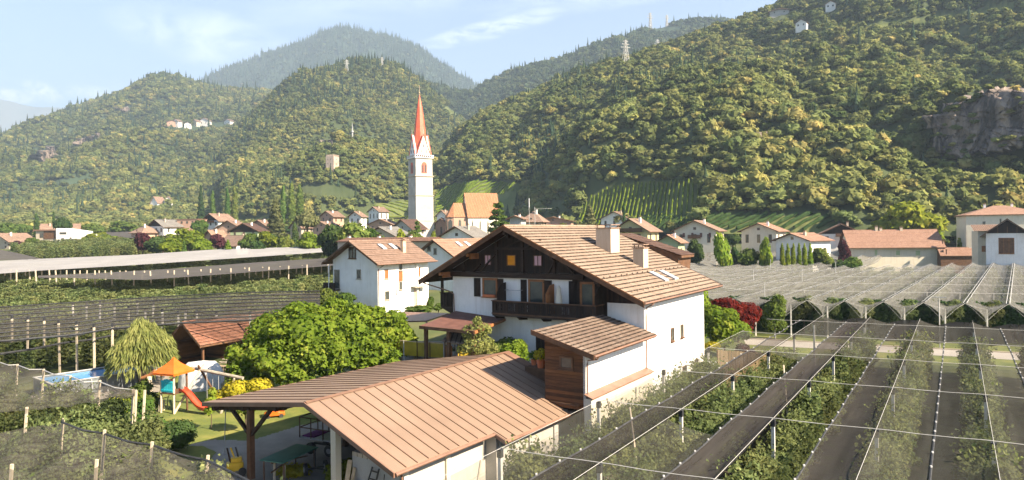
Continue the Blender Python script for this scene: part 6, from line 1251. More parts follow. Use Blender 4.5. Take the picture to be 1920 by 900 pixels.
for k in range(6): vtree('clipped cone shrub in the row along the low orange-roofed house', 1461 + k * 10.5, 457, 471, 8.5, 176, 'lime', 'column', 'shrub', 'clipped shrubs along the low orange-roofed house', 'shrub')
for lb, px, yt, yb, w, Y in (('climbing plants at the right corner of the white house', 800, 552, 590, 16, 88), ('small shrub between the white house and the carport', 815, 566, 588, 22, 84), ('low hedge behind the flat carport roof', 780, 572, 590, 60, 86), ('shrub at the foot of the loggia of the white house', 640, 545, 575, 40, 84), ('leafy bush against the left wall of the white house', 606, 535, 570, 44, 84)): vtree(lb, px, yt, yb, w, Y, 'green', 'round', 'shrub', None, 'shrub')
# further village greenery, filling gardens between the houses
k = 0
for i in range(115):
    px = random.uniform(130, 1130); Y = random.uniform(300, 520)
    if 770 < px < 815 and Y > 300: continue
    p = W(px, 0, Y); g = gh(p.x, Y); yb = projA(p.x, Y, g)[1]; hgt = random.uniform(5, 9) * F / Y * .75
    vtree('round green garden tree among the village roofs', px, yb - hgt, yb, hgt * random.uniform(.9, 1.5), Y, random.choice(('green', 'green', 'dark', 'lime', 'olive')), 'round', 'tree', 'garden trees among the village roofs')
for i in range(46):
    px = random.uniform(1000, 1930); Y = random.uniform(235, 300)
    p = W(px, 0, Y); g = gh(p.x, Y); yb = projA(p.x, Y, g)[1]; hgt = random.uniform(4, 7.5) * F / Y
    vtree('dark tree at the foot of the wooded slope behind the right-hand houses', px, yb - hgt, yb, hgt * random.uniform(.9, 1.4), Y, random.choice(('green', 'dark', 'dark')), 'round', 'tree', 'trees at the foot of the wooded slope')
# ------------------------------------------------------------------ yard, lane and garden
M['lawn'] = pmat('lawn', (.06, .085, .018), (.125, .145, .030), .45, .95, .03, world=True, c3=(.22, .20, .05), bscale=8)
M['gravel'] = pmat('gravel', (.20, .175, .145), (.30, .265, .22), .5, .95, .02, world=True, detail=8, bscale=10)
M['lane'] = pmat('pale_lane', (.33, .29, .25), (.42, .38, .33), .3, .9, .005, world=True)
M['tarp'] = pmat('white_tarp', (.48, .47, .45), (.62, .60, .57), 1.2, .6, .05)
M['pool_blue'] = pmat('pool_liner_blue', (.08, .26, .50), (.14, .36, .62), .6, .25, spec=.5); M['pool_wall'] = pmat('pool_wall', (.10, .115, .12), (.17, .19, .20), 2, .5)
M['orange_plastic'] = pmat('orange_plastic', (.50, .10, .008), (.60, .13, .015), 2, .45); M['red_plastic'] = pmat('red_plastic', (.60, .045, .02), (.72, .08, .03), 2, .35, spec=.5)
M['teal_plastic'] = pmat('teal_panel', (.02, .42, .48), (.04, .52, .58), 2, .5); M['coral_panel'] = pmat('coral_panel', (.62, .12, .05), (.72, .18, .08), 2, .5)
M['green_top'] = pmat('green_tabletop', (.03, .12, .09), (.05, .17, .12), 2, .5); M['yellow_paint'] = pmat('yellow_paint', (.60, .36, .02), (.75, .48, .04), 2, .4)
M['amber'] = pmat('amber_panel', (.26, .19, .015), (.48, .33, .03), 1.2, .35, spec=.5); M['purple_cloth'] = pmat('purple_cloth', (.12, .02, .12), (.2, .04, .18), 3, .9)
def patch(name, poly, m, lift=.02, kind='structure', label=None, px=True, n=40):
    """ground sheet following the terrain inside a photo polygon"""
    P = [T(*q) if px else Vector((q[0], q[1], gh(*q))) for q in poly]; xs = [p.x for p in P]; ys_ = [p.y for p in P]; gx = np.linspace(min(xs), max(xs), n); gy = np.linspace(min(ys_), max(ys_), n)
    X, Y = np.meshgrid(gx, gy, indexing='ij'); cx, cy_ = (X[:-1, :-1] + X[1:, 1:]) / 2, (Y[:-1, :-1] + Y[1:, 1:]) / 2; k = inpoly(cx.ravel(), cy_.ravel(), [(p.x, p.y) for p in P]).reshape(cx.shape)
    Z = ground_h(X, Y) + lift; i = np.arange(X.size).reshape(X.shape); Q = np.stack([i[:-1, :-1], i[1:, :-1], i[1:, 1:], i[:-1, 1:]], -1)[k]; used = np.unique(Q); mp = np.full(X.size, -1); mp[used] = np.arange(len(used))
    o = link(name, npmesh(name, np.stack([X, Y, Z], -1).reshape(-1, 3)[used], mp[Q], m, True)); o['kind'] = kind; return o
patch('lawn', [(255, 880), (262, 760), (250, 728), (300, 700), (430, 690), (620, 700), (640, 780), (560, 830), (480, 870), (300, 905)], M['lawn'], .02, n=60)
patch('gravel_yard', [(352, 836), (400, 826), (470, 828), (560, 800), (640, 785), (900, 800), (900, 1000), (330, 1000), (400, 862)], M['gravel'], .04, n=110)
patch('lawn_patch', [(318, 842), (345, 838), (380, 838), (406, 850), (395, 862), (350, 866), (318, 862)], M['lawn'], .06, n=40)
patch('pool_surround', [(60, 745), (100, 715), (240, 690), (330, 690), (300, 735), (100, 760)], M['gravel'], .05)
# lane behind the right orchard, with a low stone kerb and verges
a = Vector((24.5, 82.8, 0)); b = Vector((70, 60.5, 0)); d_ = (b - a).normalized(); nn_ = Vector((-d_.y, d_.x, 0))
MB().grid([[a + nn_ * s + Vector((0, 0, .03)), b + nn_ * s + Vector((0, 0, .03))] for s in (0, 4.4)]).build('lane', M['lane'])['kind'] = 'structure'
o = MB().slab([a + nn_ * 4.4, b + nn_ * 4.4, b + nn_ * 4.65, a + nn_ * 4.65], (0, 0, .14)).build('kerb', M['beige_plaster']); o['kind'] = 'structure'
MB().grid([[a + nn_ * s + Vector((0, 0, .02)), b + nn_ * s + Vector((0, 0, .02))] for s in (-4.5, -.05)]).build('verge', M['lawn'])['kind'] = 'structure'
MB().grid([[a + nn_ * s + Vector((0, 0, .02)), b + nn_ * s + Vector((0, 0, .02))] for s in (4.7, 9.5)]).build('verge', M['lawn'])['kind'] = 'structure'
q1, q2, q3, q4 = T(1335, 720), T(1400, 668), T(1470, 655), T(1400, 720); MB().grid([[q1 + Vector((0, 0, .035)), q2 + Vector((0, 0, .035))], [q4 + Vector((0, 0, .035)), q3 + Vector((0, 0, .035))]]).build('garden_lawn', M['lawn'])['kind'] = 'structure'
# raised garden terrace between garage and chalet
tp = [loc_c(x, y, 0) for x, y in ((-2.76, -.01), (-2.76, -6.9), (-6, -6.9), (-11, -7.0), (-19, -2.5), (-22, 3), (-16.85, 3), (-16.85, -.01))]
MB().slab([(p.x, p.y, -.2) for p in tp], (0, 0, TZ + .1)).build('terrace', M['gravel'])['kind'] = 'structure'
# plank fence and covered boat at the back corner of the chalet
P0, P1 = loc_c(.9, 13.6, 0), loc_c(4.9, 17.2, 0); fe = empty('plank_fence', (0, 0, 0), 0, 'weathered vertical plank fence beside the chalet back corner', 'fence'); mb = MB(); n = 22; z1 = 3.3
for k in range(n): A_ = P0.lerp(P1, k / n); B_ = P0.lerp(P1, (k + .9) / n); h_ = z1 - .5 * k / n + random.uniform(-.04, .04); mb.slab([A_, B_, B_ + Vector((0, .05, 0)), A_ + Vector((0, .05, 0))], (0, 0, h_))
mb.build('planks', woodmat('fence_planks', (.22, .15, .08), (.40, .29, .17), 'z', .4), fe)
for f in (0, .5, 1): q = P0.lerp(P1, f); MB().box(q.x - .06, q.x + .06, q.y + .06, q.y + .18, -.2, z1).build('post', M['brown_timber'], fe)
q = T(1362, 712); bo = empty('boat', (q.x, q.y, 0), R(12), 'small boat under a pale grey cover on dark trestles by the plank fence', 'boat')
sec = []
for k in range(9):
    f = k / 8; w = 1.0 * math.sin(math.pi * min(1, .18 + f * .82)) ** .6 * (1 - .85 * max(0, f - .75) / .25) + .03; zt = 1.55 + .25 * f ** 2; xx = -1.9 + 3.8 * f
    sec.append([(xx, -w, zt - .15), (xx, -w * .7, zt + .08), (xx, 0, zt + .22), (xx, w * .7, zt + .08), (xx, w, zt - .15)])
MB().grid(sec).build('cover', M['tarp'], bo, smooth=True)
MB().grid([[(s_[0][0], s_[0][1], s_[0][2] - .01), (s_[0][0], s_[0][1] * .55, .75), (s_[0][0], 0, .62), (s_[0][0], -s_[0][1] * .55, .75), (s_[0][0], s_[4][1], s_[0][2] - .01)] for s_ in sec]).build('hull', M['black_metal'], bo, smooth=True)
for x in (-1.1, 1.0): MB().box(x - .06, x + .06, -.7, .7, .62, .74).box(x - .06, x + .06, -.7, -.58, -.05, .62).box(x - .06, x + .06, .58, .7, -.05, .62).build('trestle', M['brown_timber'], bo)
tag(MB().tube([T(1350, 702), W(1356, 655, T(1350, 702).y)], .06, 6).build('stake', M['grey_timber']), 'weathered stake leaning in front of the covered boat', 'stake')
# pergola roof on the left part of the chalet front
pg = empty('pergola', CO, A0, 'brown sheet pergola roof against the left part of the chalet front', 'pergola')
def ch_hit(px, py, off): a_ = frame_hit(px, py, CO, A0, 'f', off); return (a_[0], off, a_[1])
r0 = ch_hit(855, 583, -.02); r1 = ch_hit(947, 597, -.02); f0 = ch_hit(787, 611, -4.3); f1 = (f0[0] + (r1[0] - r0[0]) + .4, -4.3, f0[2] - .05)
rf_ = MB().slab([r0, r1, f1, f0], (0, 0, -.08)).build('roof', M['maroon_sheet'], pg); MB().slab([(f0[0], f0[1], f0[2] + .02), (f1[0], f1[1], f1[2] + .02), (f1[0], f1[1], f1[2] - .22), (f0[0], f0[1], f0[2] - .22)], (0, -.08, 0)).build('fascia', M['brown_timber'], rf_)
MB().bar((f1[0], f1[1], f1[2] - .1), (r1[0], r1[1], r1[2] - .1), .12, .2).build('edge_rafter', M['rust_timber'], rf_)
for x in (f0[0] + .4, (f0[0] + f1[0]) / 2, f1[0] - .3): MB().box(x - .12, x + .12, -4.15, -3.91, TZ, f0[2] - .24).build('post', M['brown_timber'], pg)
# small canopy and yellow fence
def plane_pts(pts, Y0): return [W(x, y, Y0) for x, y in pts]
cn = empty('canopy', (0, 0, 0), 0, 'small curled brown canopy over the orange garden gate', 'canopy'); A_ = [W(828, 640, 52.5), W(868, 646, 51.2), W(884, 628, 54), W(845, 624, 55)]; MB().slab([A_[0], A_[1], A_[2], A_[3]], (0, 0, .07)).build('roof', M['mossy_tiles'], cn)
for x, y, Y_ in ((834, 641, 52.6), (862, 645, 51.5)): q = W(x, y, Y_); MB().tube([q, (q.x, q.y, TZ)], .06, 6).build('post', M['brown_timber'], cn)
yf = empty('garden_fence', (0, 0, 0), 0, 'amber translucent panel fence along the raised garden, behind the garage roof', 'fence'); prev = None; pts = [(733, 637), (757, 639), (782, 641), (806, 642), (832, 644), (858, 645), (884, 643), (905, 641), (924, 640)]
for k, (x, y) in enumerate(pts):
    q = G(x, y, 4.9); 
    if prev is not None and k != 5:
        mb = MB(); mb.slab([Vector((prev.x, prev.y, 3.75)), Vector((q.x, q.y, 3.75)), Vector((q.x, q.y, 4.85)), Vector((prev.x, prev.y, 4.85))], (0, .02, 0)); mb.build('panel', M['amber'], yf)
    MB().tube([(q.x, q.y - .03, 2.4), (q.x, q.y - .03, 4.95)], .045, 6).build('post', M['rope'] if k in (1, 4) else M['brown_timber'], yf)
    if prev is not None: MB().bar((prev.x, prev.y - .02, 4.9), (q.x, q.y - .02, 4.9), .07).build('rail', M['pale_timber'], yf)
    prev = q
q = G(832, 644, 4.9); q2 = G(858, 645, 4.9); tag(MB().slab([Vector((q.x + .1, q.y - .2, 3.0)), Vector((q.x + .7, q.y - .45, 3.0)), Vector((q.x + .7, q.y - .45, 4.75)), Vector((q.x + .1, q.y - .2, 4.75))], (0, .05, 0)).build('gate', M['orange_panel']), 'orange-brown garden gate panel in the amber fence', 'gate')
MB().slab([G(733, 640, 3.7), G(925, 641, 3.7), G(925, 641, 3.7) + Vector((0, .3, 0)), G(733, 640, 3.7) + Vector((0, .3, 0))], (0, 0, -3.8)).build('retaining_wall', M['grey_plaster'])['kind'] = 'structure'
# flat carport beyond the walnut, left of the chalet
cp = empty('carport', (0, 0, 0), 0, 'flat reddish-brown carport roof left of the chalet, behind the pergola', 'carport'); A_ = [NH(758, 606, 2.6), NH(800, 606, 2.6), NH(842, 588, 2.6), NH(775, 583, 2.6)]; z_ = 6.0; A_ = [G(x, y, z_) for x, y in ((750, 602), (800, 601), (842, 587), (760, 585))]
MB().slab(A_, (0, 0, -.12)).build('roof', M['brown_metal'], cp)
for q in A_: MB().box(q.x - .08, q.x + .08, q.y - .08, q.y + .08, gh(q.x, q.y) - .2, z_ - .12).build('post', M['grey_timber'], cp)
# parasol folded on the balcony, plant pots
q = loc_c(-6.35, -.75, 7.26); o = empty('parasol', q, 0, 'closed beige parasol standing on the chalet balcony', 'parasol'); MB().tube([(0, 0, 0), (0, 0, 2.25)], .025, 6).build('pole', M['grey_metal'], o); MB().lathe([(.05, 2.3), (.14, 2.15), (.2, 1.6), (.30, .8), (.27, .75)], 10).build('canopy', M['cream_plaster'], o); MB().lathe([(.25, 0), (.25, .08)], 10).build('base', M['black_metal'], o)
for i, (x, y, s_, fl, lb) in enumerate(((-4.4, -8.2, .3, 'yellow', 'terracotta pot with a leafy plant on the terrace beside the annex boards'), (-5.3, -7.6, .22, 'green', 'small grey-green potted plant left of the terracotta pot'), (-3.6, -7.4, .2, 'purple', 'potted pink flowers behind the terracotta pot'))):
    q = loc_c(x, y + 1.6, 4.72); o = empty('plant_pot', q, 0, lb, 'plant pot'); MB().lathe([(s_ * .7, 0), (s_, s_ * 1.7), (s_ * .95, s_ * 1.7)], 12).build('pot', M['terracotta_pot'], o); V, Q = crown_cloud([(0, 0, s_ * 2.8, s_ * 1.6, s_ * 1.6, s_ * 1.5)], 260, .09, 1); link('plant', mixed_mesh('plant', V, Q, LM[fl]), o)
o = empty('porch_post', loc_c(-5.6, -2.0, 0), A0, 'thin white post in front of the dark ground floor door', 'post'); MB().box(-.05, .05, -.05, .05, TZ, 6.9).build('shaft', M['rope'], o); MB().box(-.05, 1.8, -.03, .03, 5.4, 5.46).build('rail', M['rope'], o)
tag(MB().slab([loc_c(x, y, TZ) for x, y in ((-5.5, -6.8), (-3.3, -6.8), (-3.3, -5.6), (-5.5, -5.6))], (0, 0, 1.17)).build('raised_bed', M['brown_timber']), 'low brown raised bed carrying the flower pots left of the annex', 'raised bed')
# tiled open hut behind the walnut
q = Vector((-28.9, 64.1, 0)); hz_ = gh(q.x, q.y); ht = empty('garden_hut', (q.x, q.y, hz_), R(-27), 'open timber hut with red-brown tile roof behind the willow', 'hut'); ze = 3.35 - hz_; zr = 5.35 - hz_; w_ = 5.0; l_ = 10
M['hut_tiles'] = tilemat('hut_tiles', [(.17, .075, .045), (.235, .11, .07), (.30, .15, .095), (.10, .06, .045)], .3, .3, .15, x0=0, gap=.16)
gable_roof(ht, -w_ , 0, 0, l_, ze, ze, -w_ / 2, zr, M['hut_tiles'], 10, soffit=M['brown_timber']); bargeboard(ht, -w_, 0, 0, ze, ze, -w_ / 2, zr, M['brown_timber'], .2)
for x in (-w_ + .6, -.6):
    for y in (.7, 4.2, 9.2): MB().box(x - .09, x + .09, y - .09, y + .09, -.3, ze + .2).build('post', M['brown_timber'], ht)
MB().box(-.7, -.5, .7, 9.2, ze - .15, ze + .05).build('wall_plate', M['brown_timber'], ht); MB().box(-w_ + .6, -.6, 4.2, 4.3, -.2, ze + .2).build('back_boards', M['dark_boards_h'], ht); MB().box(-w_ + .5, -w_ + .6, .7, 9.2, -.2, ze).build('side_boards', M['dark_boards_h'], ht); MB().box(-.66, -.6, 5.4, 9.2, -.2, 2.3).build('front_boards', M['rust_timber'], ht)
q = T(398, 702); o = empty('table', q, R(-20), 'round-edged brown garden table under the hut roof', 'table'); MB().box(-1.1, 1.1, -.7, .7, .72, .78).build('tabletop', M['pale_timber'], o)
for x in (-.8, .8): MB().box(x - .05, x + .05, -.45, .45, 0, .72).build('leg', M['brown_timber'], o)
for px, py, lb in ((366, 710, 'pale wicker garden chair left of the brown garden table'), (388, 714, 'pale wicker garden chair in front of the brown garden table')):
    o = empty('garden_chair', T(px, py), R(random.uniform(-60, 60)), lb, 'chair'); MB().box(-.28, .28, -.28, .28, .4, .48).build('seat', M['pale_timber'], o); MB().box(-.28, .28, .24, .3, .48, 1.0).build('backrest', M['pale_timber'], o)
    for x in (-.24, .24):
        for y in (-.24, .24): MB().box(x - .03, x + .03, y - .03, y + .03, 0, .4).build('leg', M['brown_timber'], o)
q = T(452, 702); o = empty('woodpile', q, R(10), 'jumbled pile of pale branches and firewood right of the hut post', 'woodpile'); mb = MB()
for k in range(60): a_ = random.uniform(-.4, .4); c_ = Vector((random.uniform(-1.6, 1.6), random.uniform(-.7, .7), random.uniform(.1, 1.5) * (1 - .0))); d_ = Vector((math.cos(a_), math.sin(a_), random.uniform(-.25, .25))) * random.uniform(.3, .8); mb.tube([c_ - d_, c_ + d_], random.uniform(.03, .07), 5)
o2_ = mb.build('logs', M['grey_timber'], o); o2_['kind'] = 'stuff'
q = T(441, 712); o = tag(MB().box(-.5, .5, -.35, .35, 0, .95).box(-.54, .54, -.39, .39, .95, 1.03).box(-.4, .4, -.37, -.35, .2, .8).build('bin', pmat('blue_grey_plastic', (.10, .12, .19), (.16, .18, .26), 2, .5), bevel=.03), 'blue-grey lidded container beside the firewood', 'container'); o.location = q
q = T(425, 712); o = empty('railing', q, R(-15), 'dark slatted balustrade in front of the hut', 'railing'); MB().bar((-1.6, 0, 1.25), (1.9, 0, 1.15), .08).build('handrail', M['pale_timber'], o); mb = MB(); [mb.box(x, x + .12, -.02, .02, 0, 1.15) for x in np.arange(-1.5, .6, .2)]; mb.build('slats', M['dark_timber'], o)
# pool
z = gh(-36, 62) + 1.25; NR, NL = G(292, 691, z), G(96, 721, z); NR.z = NL.z = 0; dd = (NR - NL).normalized(); pp = Vector((-dd.y, dd.x, 0)); Lp = (NR - NL).length; Wp = 4.4
po = empty('pool', (NL.x, NL.y, gh(-36, 62)), math.atan2(dd.y, dd.x), 'long above-ground pool with blue water and dark side walls', 'pool')
MB().box(0, Lp, 0, .08, 0, 1.25).box(0, Lp, Wp - .08, Wp, 0, 1.25).box(0, .08, .08, Wp - .08, 0, 1.25).box(Lp - .08, Lp, .08, Wp - .08, 0, 1.25).build('wall', M['pool_wall'], po)
MB().box(-.06, Lp + .06, -.08, .14, 1.255, 1.31).box(-.06, Lp + .06, Wp - .14, Wp + .08, 1.255, 1.31).box(-.06, .14, .14, Wp - .14, 1.255, 1.31).box(Lp - .14, Lp + .06, .14, Wp - .14, 1.255, 1.31).build('rim', M['rope'], po)
MB().box(.09, Lp - .09, .09, Wp - .09, .2, 1.13).build('water', M['pool_blue'], po)
for k in range(7): x = .6 + k * (Lp - 1.2) / 6; MB().bar((x, -.35, 0), (x, -.06, 1.2), .06).build('brace', M['grey_metal'], po)
q = T(303, 722); o = empty('pool_ladder', q, R(-30), 'white pool ladder right of the willow trunk', 'ladder'); MB().bar((-.22, 0, 0), (-.22, .25, 1.75), .05).bar((.22, 0, 0), (.22, .25, 1.75), .05).build('rails', M['tarp'], o)
for k in range(4): MB().bar((-.22, .05 + k * .05, .35 + k * .36), (.22, .05 + k * .05, .35 + k * .36), .06).build('step', M['tarp'], o)
# stump with a cross log
q = T(280, 744); o = empty('tree_stump', q, 0, 'bleached stump post carrying a crooked cross log at the lawn edge', 'stump'); MB().tube([(0, 0, -.1), (.05, 0, .8), (0, 0, 1.7)], [.26, .2, .17], 9).build('stem', M['post_w'], o); MB().tube([(-.6, 0, 1.55), (0, 0, 1.75), (.5, 0, 2.1)], [.12, .15, .17], 8).build('cross_log', M['rust_timber'], o)
# play tower with slide
q = T(327, 772); zt = q.y / 53; o = empty('play_tower', q, R(-20), 'wooden play tower with orange tent roof, teal and coral panels and red slide', 'play tower'); s = 1.62
for x, y, m in ((-1, -1, 'post_w'), (1, -1, 'post_w'), (1, 1, 'brown_timber'), (-1, 1, 'post_w')): MB().tube([(x * .62, y * .62, -.1), (x * .6, y * .6, 3.15)], .075, 8).build('post', M[m], o)
MB().box(-.7, .7, -.7, .7, 1.45, 1.53).build('deck', M['brown_timber'], o)
for nm, m, b_ in (('front_panel', 'coral_panel', lambda mb, k: mb.box(-.64, -.60, -.58 + k * .24, -.40 + k * .24, 1.5, 2.35)), ('side_panel', 'teal_plastic', lambda mb, k: mb.box(-.52 + k * .22, -.34 + k * .22, -.68, -.64, 1.6, 2.45 + .12 * math.sin(k / 4 * math.pi)))):
    mb = MB(); [b_(mb, k) for k in range(5)]; (mb.box(-.66, -.63, -.6, .6, 2.2, 2.3) if m == 'coral_panel' else mb.box(-.55, .55, -.70, -.67, 1.7, 1.78).box(-.55, .55, -.70, -.67, 2.3, 2.38)); mb.build(nm, M[m], o)
pr = [(1.02, 3.02), (.72, 3.32), (.42, 3.55), (.16, 3.85), (.02, 4.1)]; mb = MB(); V8 = []
for r_, z_ in pr: V8 += [(r_ * math.sqrt(2) * math.cos(math.pi / 4 + math.pi / 2 * k), r_ * math.sqrt(2) * math.sin(math.pi / 4 + math.pi / 2 * k), z_) for k in range(4)]
mb.add(V8, [(i * 4 + k, i * 4 + (k + 1) % 4, (i + 1) * 4 + (k + 1) % 4, (i + 1) * 4 + k) for i in range(4) for k in range(4)]); mb.box(-1.0, 1.0, -1.0, 1.0, 2.88, 3.02); mb.build('tent_roof', M['orange_plastic'], o)
P = []
for k in range(13):
    f = k / 12; x = .7 + 2.6 * f; zz = 1.5 * (1 - f) ** 1.15 + .12 * math.sin(f * 6.28 * 1.2) + .2; P.append([(x, -.28, zz + .2), (x, -.24, zz), (x, .24, zz), (x, .28, zz + .2)])
mb = MB().grid(P); mb.grid([[(a_, b_, c_ - .04) for a_, b_, c_ in r_] for r_ in P]); mb.build('slide', M['red_plastic'], o, smooth=True)
MB().tube([(-.7, -.35, 1.5), (-1.05, -.4, .8), (-1.1, -.4, 0)], .04, 6).tube([(-.7, .35, 1.5), (-1.05, .4, .8), (-1.1, .4, 0)], .04, 6).bar((-1.0, -.38, .95), (-1.0, .38, .95), .05).bar((-1.08, -.38, .5), (-1.08, .38, .5), .05).build('climbing_frame', M['grey_timber'], o)
# swing frame
a_ = T(346, 778); zb = 2.75 + gh(a_.x, a_.y); A_ = W(367, 691, a_.y + 2.2); B_ = W(445, 707, a_.y + 1.2); o = empty('swing', (0, 0, 0), 0, 'log swing frame with crossed legs in front of the white cover', 'swing')
MB().tube([A_ + (A_ - B_).normalized() * .4, B_ + (B_ - A_).normalized() * .5], .13, 8).build('top_beam', M['grey_timber'], o); C_ = A_.lerp(B_, .12)
def toG(p, dx, dy): x, y = p.x + dx, p.y + dy; return Vector((x, y, gh(x, y)))
e_ = toG(C_, -1.2, -1.8); MB().tube([e_, C_, C_ + (C_ - e_) * .14], .09, 7).build('leg', M['pale_timber'], o); e_ = toG(C_, .9, 1.4); MB().tube([e_, C_, C_ + (C_ - e_) * .12], .09, 7).build('leg', M['brown_timber'], o)
C2 = A_.lerp(B_, .95); e_ = toG(C2, -.7, -1.0); MB().tube([e_, C2], .09, 7).build('leg', M['grey_timber'], o); e_ = toG(C2, .9, 1.2); MB().tube([e_, C2], .09, 7).build('leg', M['grey_timber'], o)
for f in (.34, .62):
    c_ = A_.lerp(B_, f); sw = MB().box(c_.x - .25, c_.x + .25, c_.y - .1, c_.y + .1, gh(c_.x, c_.y) + .5, gh(c_.x, c_.y) + .54).build('seat', M['brown_timber'], o); MB().tube([(c_.x - .22, c_.y, c_.z), (c_.x - .22, c_.y, gh(c_.x, c_.y) + .54)], .015, 4).tube([(c_.x + .22, c_.y, c_.z), (c_.x + .22, c_.y, gh(c_.x, c_.y) + .54)], .015, 4).build('rope', M['rope'], sw)
# white rounded cover (wrapped garden store)
q = T(378, 729); o = empty('garden_cover', q, R(10), 'big rounded white tarpaulin cover standing behind the swing', 'cover'); P = []
for k in range(13):
    f = k / 12; r_ = math.sin(f * math.pi / 2 + .0001); P.append([(math.cos(a) * (1.9 - .75 * f ** 2.2) * (1 if f < .999 else .01) * (1 - .45 * max(0, f - .6) ** 1.2), math.sin(a) * (1.2 - .5 * f ** 2.5) * (1 if f < .999 else .01), 2.35 * (1 - (1 - f) ** 1.25) + .05 * math.sin(5 * a)) for a in np.linspace(0, 2 * math.pi, 25)])
MB().grid(P).build('tarp', M['tarp'], o, smooth=True); mb = MB(); [mb.tube([(math.cos(a) * 1.92, math.sin(a) * 1.22, .02), (math.cos(a) * 1.86, math.sin(a) * 1.17, .5)], .02, 4) for a in np.linspace(.3, 5.9, 7)]; mb.build('guy_ropes', M['rope'], o)
q = T(417, 727); o = tag(MB().lathe([(.5, 0), (.55, .45), (.35, .6), (.05, .62)], 14).build('planter_tub', M['grey_timber']), 'grey round tub right of the white cover', 'tub'); o.location = q
# orange toy car
q = T(515, 783); o = empty('toy_car', q, R(20), 'orange plastic toy car on the lawn beyond the garage post', 'toy'); MB().slab([(-.7, -.3, .15), (.7, -.3, .15), (.7, -.3, .35), (.3, -.3, .42), (.05, -.3, .85), (-.35, -.3, .85), (-.45, -.3, .45), (-.7, -.3, .4)], (0, .6, 0)).build('body', M['orange_plastic'], o, bevel=.04)
for x in (-.45, .45):
    for y in (-.34, .3): MB().tube([(x, y, .15), (x, y + .06, .15)], .15, 10).build('wheel', M['black_metal'], o)
def shrink(o, s): o.scale = (s, s, s)
# under the garage roof: green trestle table, trailer cage, axle, ladder, planks, rods, yellow machine
z = .42 + 1.15; c4 = [G(x, y, z) for x, y in ((486, 862), (530, 868), (597, 838), (556, 832))]; o = empty('work_table', (0, 0, 0), 0, 'long trestle table with teal-green top under the garage roof', 'table'); MB().slab(c4, (0, 0, -.05)).build('tabletop', M['green_top'], o)
for i, q in enumerate(c4): c_ = sum(c4, Vector()) / 4; q = q.lerp(c_, .15); MB().bar((q.x, q.y, .4), (q.x, q.y, z - .06), .06).build('leg', M['brown_timber'], o)
MB().bar(c4[0].lerp(c4[1], .5) - Vector((0, 0, .6)), c4[2].lerp(c4[3], .5) - Vector((0, 0, .1)), .06).bar(c4[2].lerp(c4[3], .5) - Vector((0, 0, .6)), c4[0].lerp(c4[1], .5) - Vector((0, 0, .1)), .06).build('stretcher', M['brown_timber'], o)
q = T(603, 862); o = empty('lift_platform', Vector((q.x, q.y + 1.0, .4)), R(-25), 'brown steel orchard lift cage with purple mat, parked under the roof edge', 'lift platform'); MB().box(-1.3, 1.3, -.8, .8, .95, 1.05).build('platform', M['grey_metal'], o); MB().box(-1.2, -.3, -.7, .7, 1.05, 1.1).build('mat', M['purple_cloth'], o)
mb = MB(); zt_ = 2.2
for x in (-1.3, -.45, .45, 1.3):
    for y in (-.8, .8): mb.bar((x, y, 1.0), (x, y, zt_), .05)
for z_ in (1.6, zt_):
    for y in (-.8, .8): mb.bar((-1.3, y, z_), (1.3, y, z_), .05)
    mb.bar((-1.3, -.8, z_), (-1.3, .8, z_), .05); mb.bar((1.3, -.8, z_), (1.3, .8, z_), .05)
mb.build('cage', M['brown_timber'], o); MB().bar((0, 0, .5), (0, 0, .95), .25).bar((-.9, 0, .5), (.9, 0, .5), .12).build('chassis', M['black_metal'], o)
for x in (-.7, .7): w_ = MB().tube([(x, -.62, .34), (x, -.42, .34)], .34, 16).build('wheel', M['black_metal'], o); MB().tube([(x, -.64, .34), (x, -.6, .34)], .16, 10).build('rim', M['grey_metal'], w_)
q = T(592, 895); q = Vector((q.x, q.y, .4)); o = empty('hand_cart', q, R(30), 'black two-wheeled axle with drawbar beside the green table', 'cart'); MB().bar((-.5, 0, .33), (.5, 0, .33), .09).bar((0, 0, .33), (.3, -1.2, .5), .07).bar((0, 0, .33), (0, .1, 1.3), .07).build('frame', M['black_metal'], o)
for x in (-.55, .55): w_ = MB().tube([(x - .07, 0, .33), (x + .07, 0, .33)], .33, 16).build('wheel', M['black_metal'], o); MB().tube([(x - .09, 0, .33), (x + .09, 0, .33)], .15, 10).build('rim', M['grey_metal'], w_)
gl = lambda x, y, z: ga.matrix_basis @ Vector((x, y, z))
o = empty('ladder', (0, 0, 0), 0, 'black metal step ladder leaning on the grey garage wall', 'ladder'); A_, B_ = gl(3.1, .5, .35), gl(3.5, 1.1, 2.5); A2, B2 = gl(3.75, .5, .35), gl(3.95, 1.1, 2.5); MB().bar(A_, B_, .06).bar(A2, B2, .06).build('rails', M['black_metal'], o)
for k in range(6): f = .12 + k * .16; MB().bar(A_.lerp(B_, f), A2.lerp(B2, f), .05).build('rung', M['black_metal'], o)
for i, (x, h_, lb) in enumerate(((1.85, 2.2, 'tall pale plank leaning against the garage wall by the concrete post'), (2.15, 1.9, 'shorter weathered plank leaning right of the tall one'), (2.4, 1.3, 'dark short board beside the leaning planks'))): tag(MB().bar(gl(x, .7, .35), gl(x + .1, 1.1, .35 + h_), .22, .05).build('plank', M['pale_timber'] if i < 2 else M['dark_timber']), lb, 'plank')
o = tag(MB().tube([gl(4.3, 1.1, 2.3), gl(4.3, 1.0, 1.6), gl(4.6, .95, 1.35), gl(5.0, .95, 1.4), gl(5.1, 1.0, 1.8)], .02, 5).build('cable', M['black_metal']), 'loop of black cable hanging on the grey garage wall', 'cable')
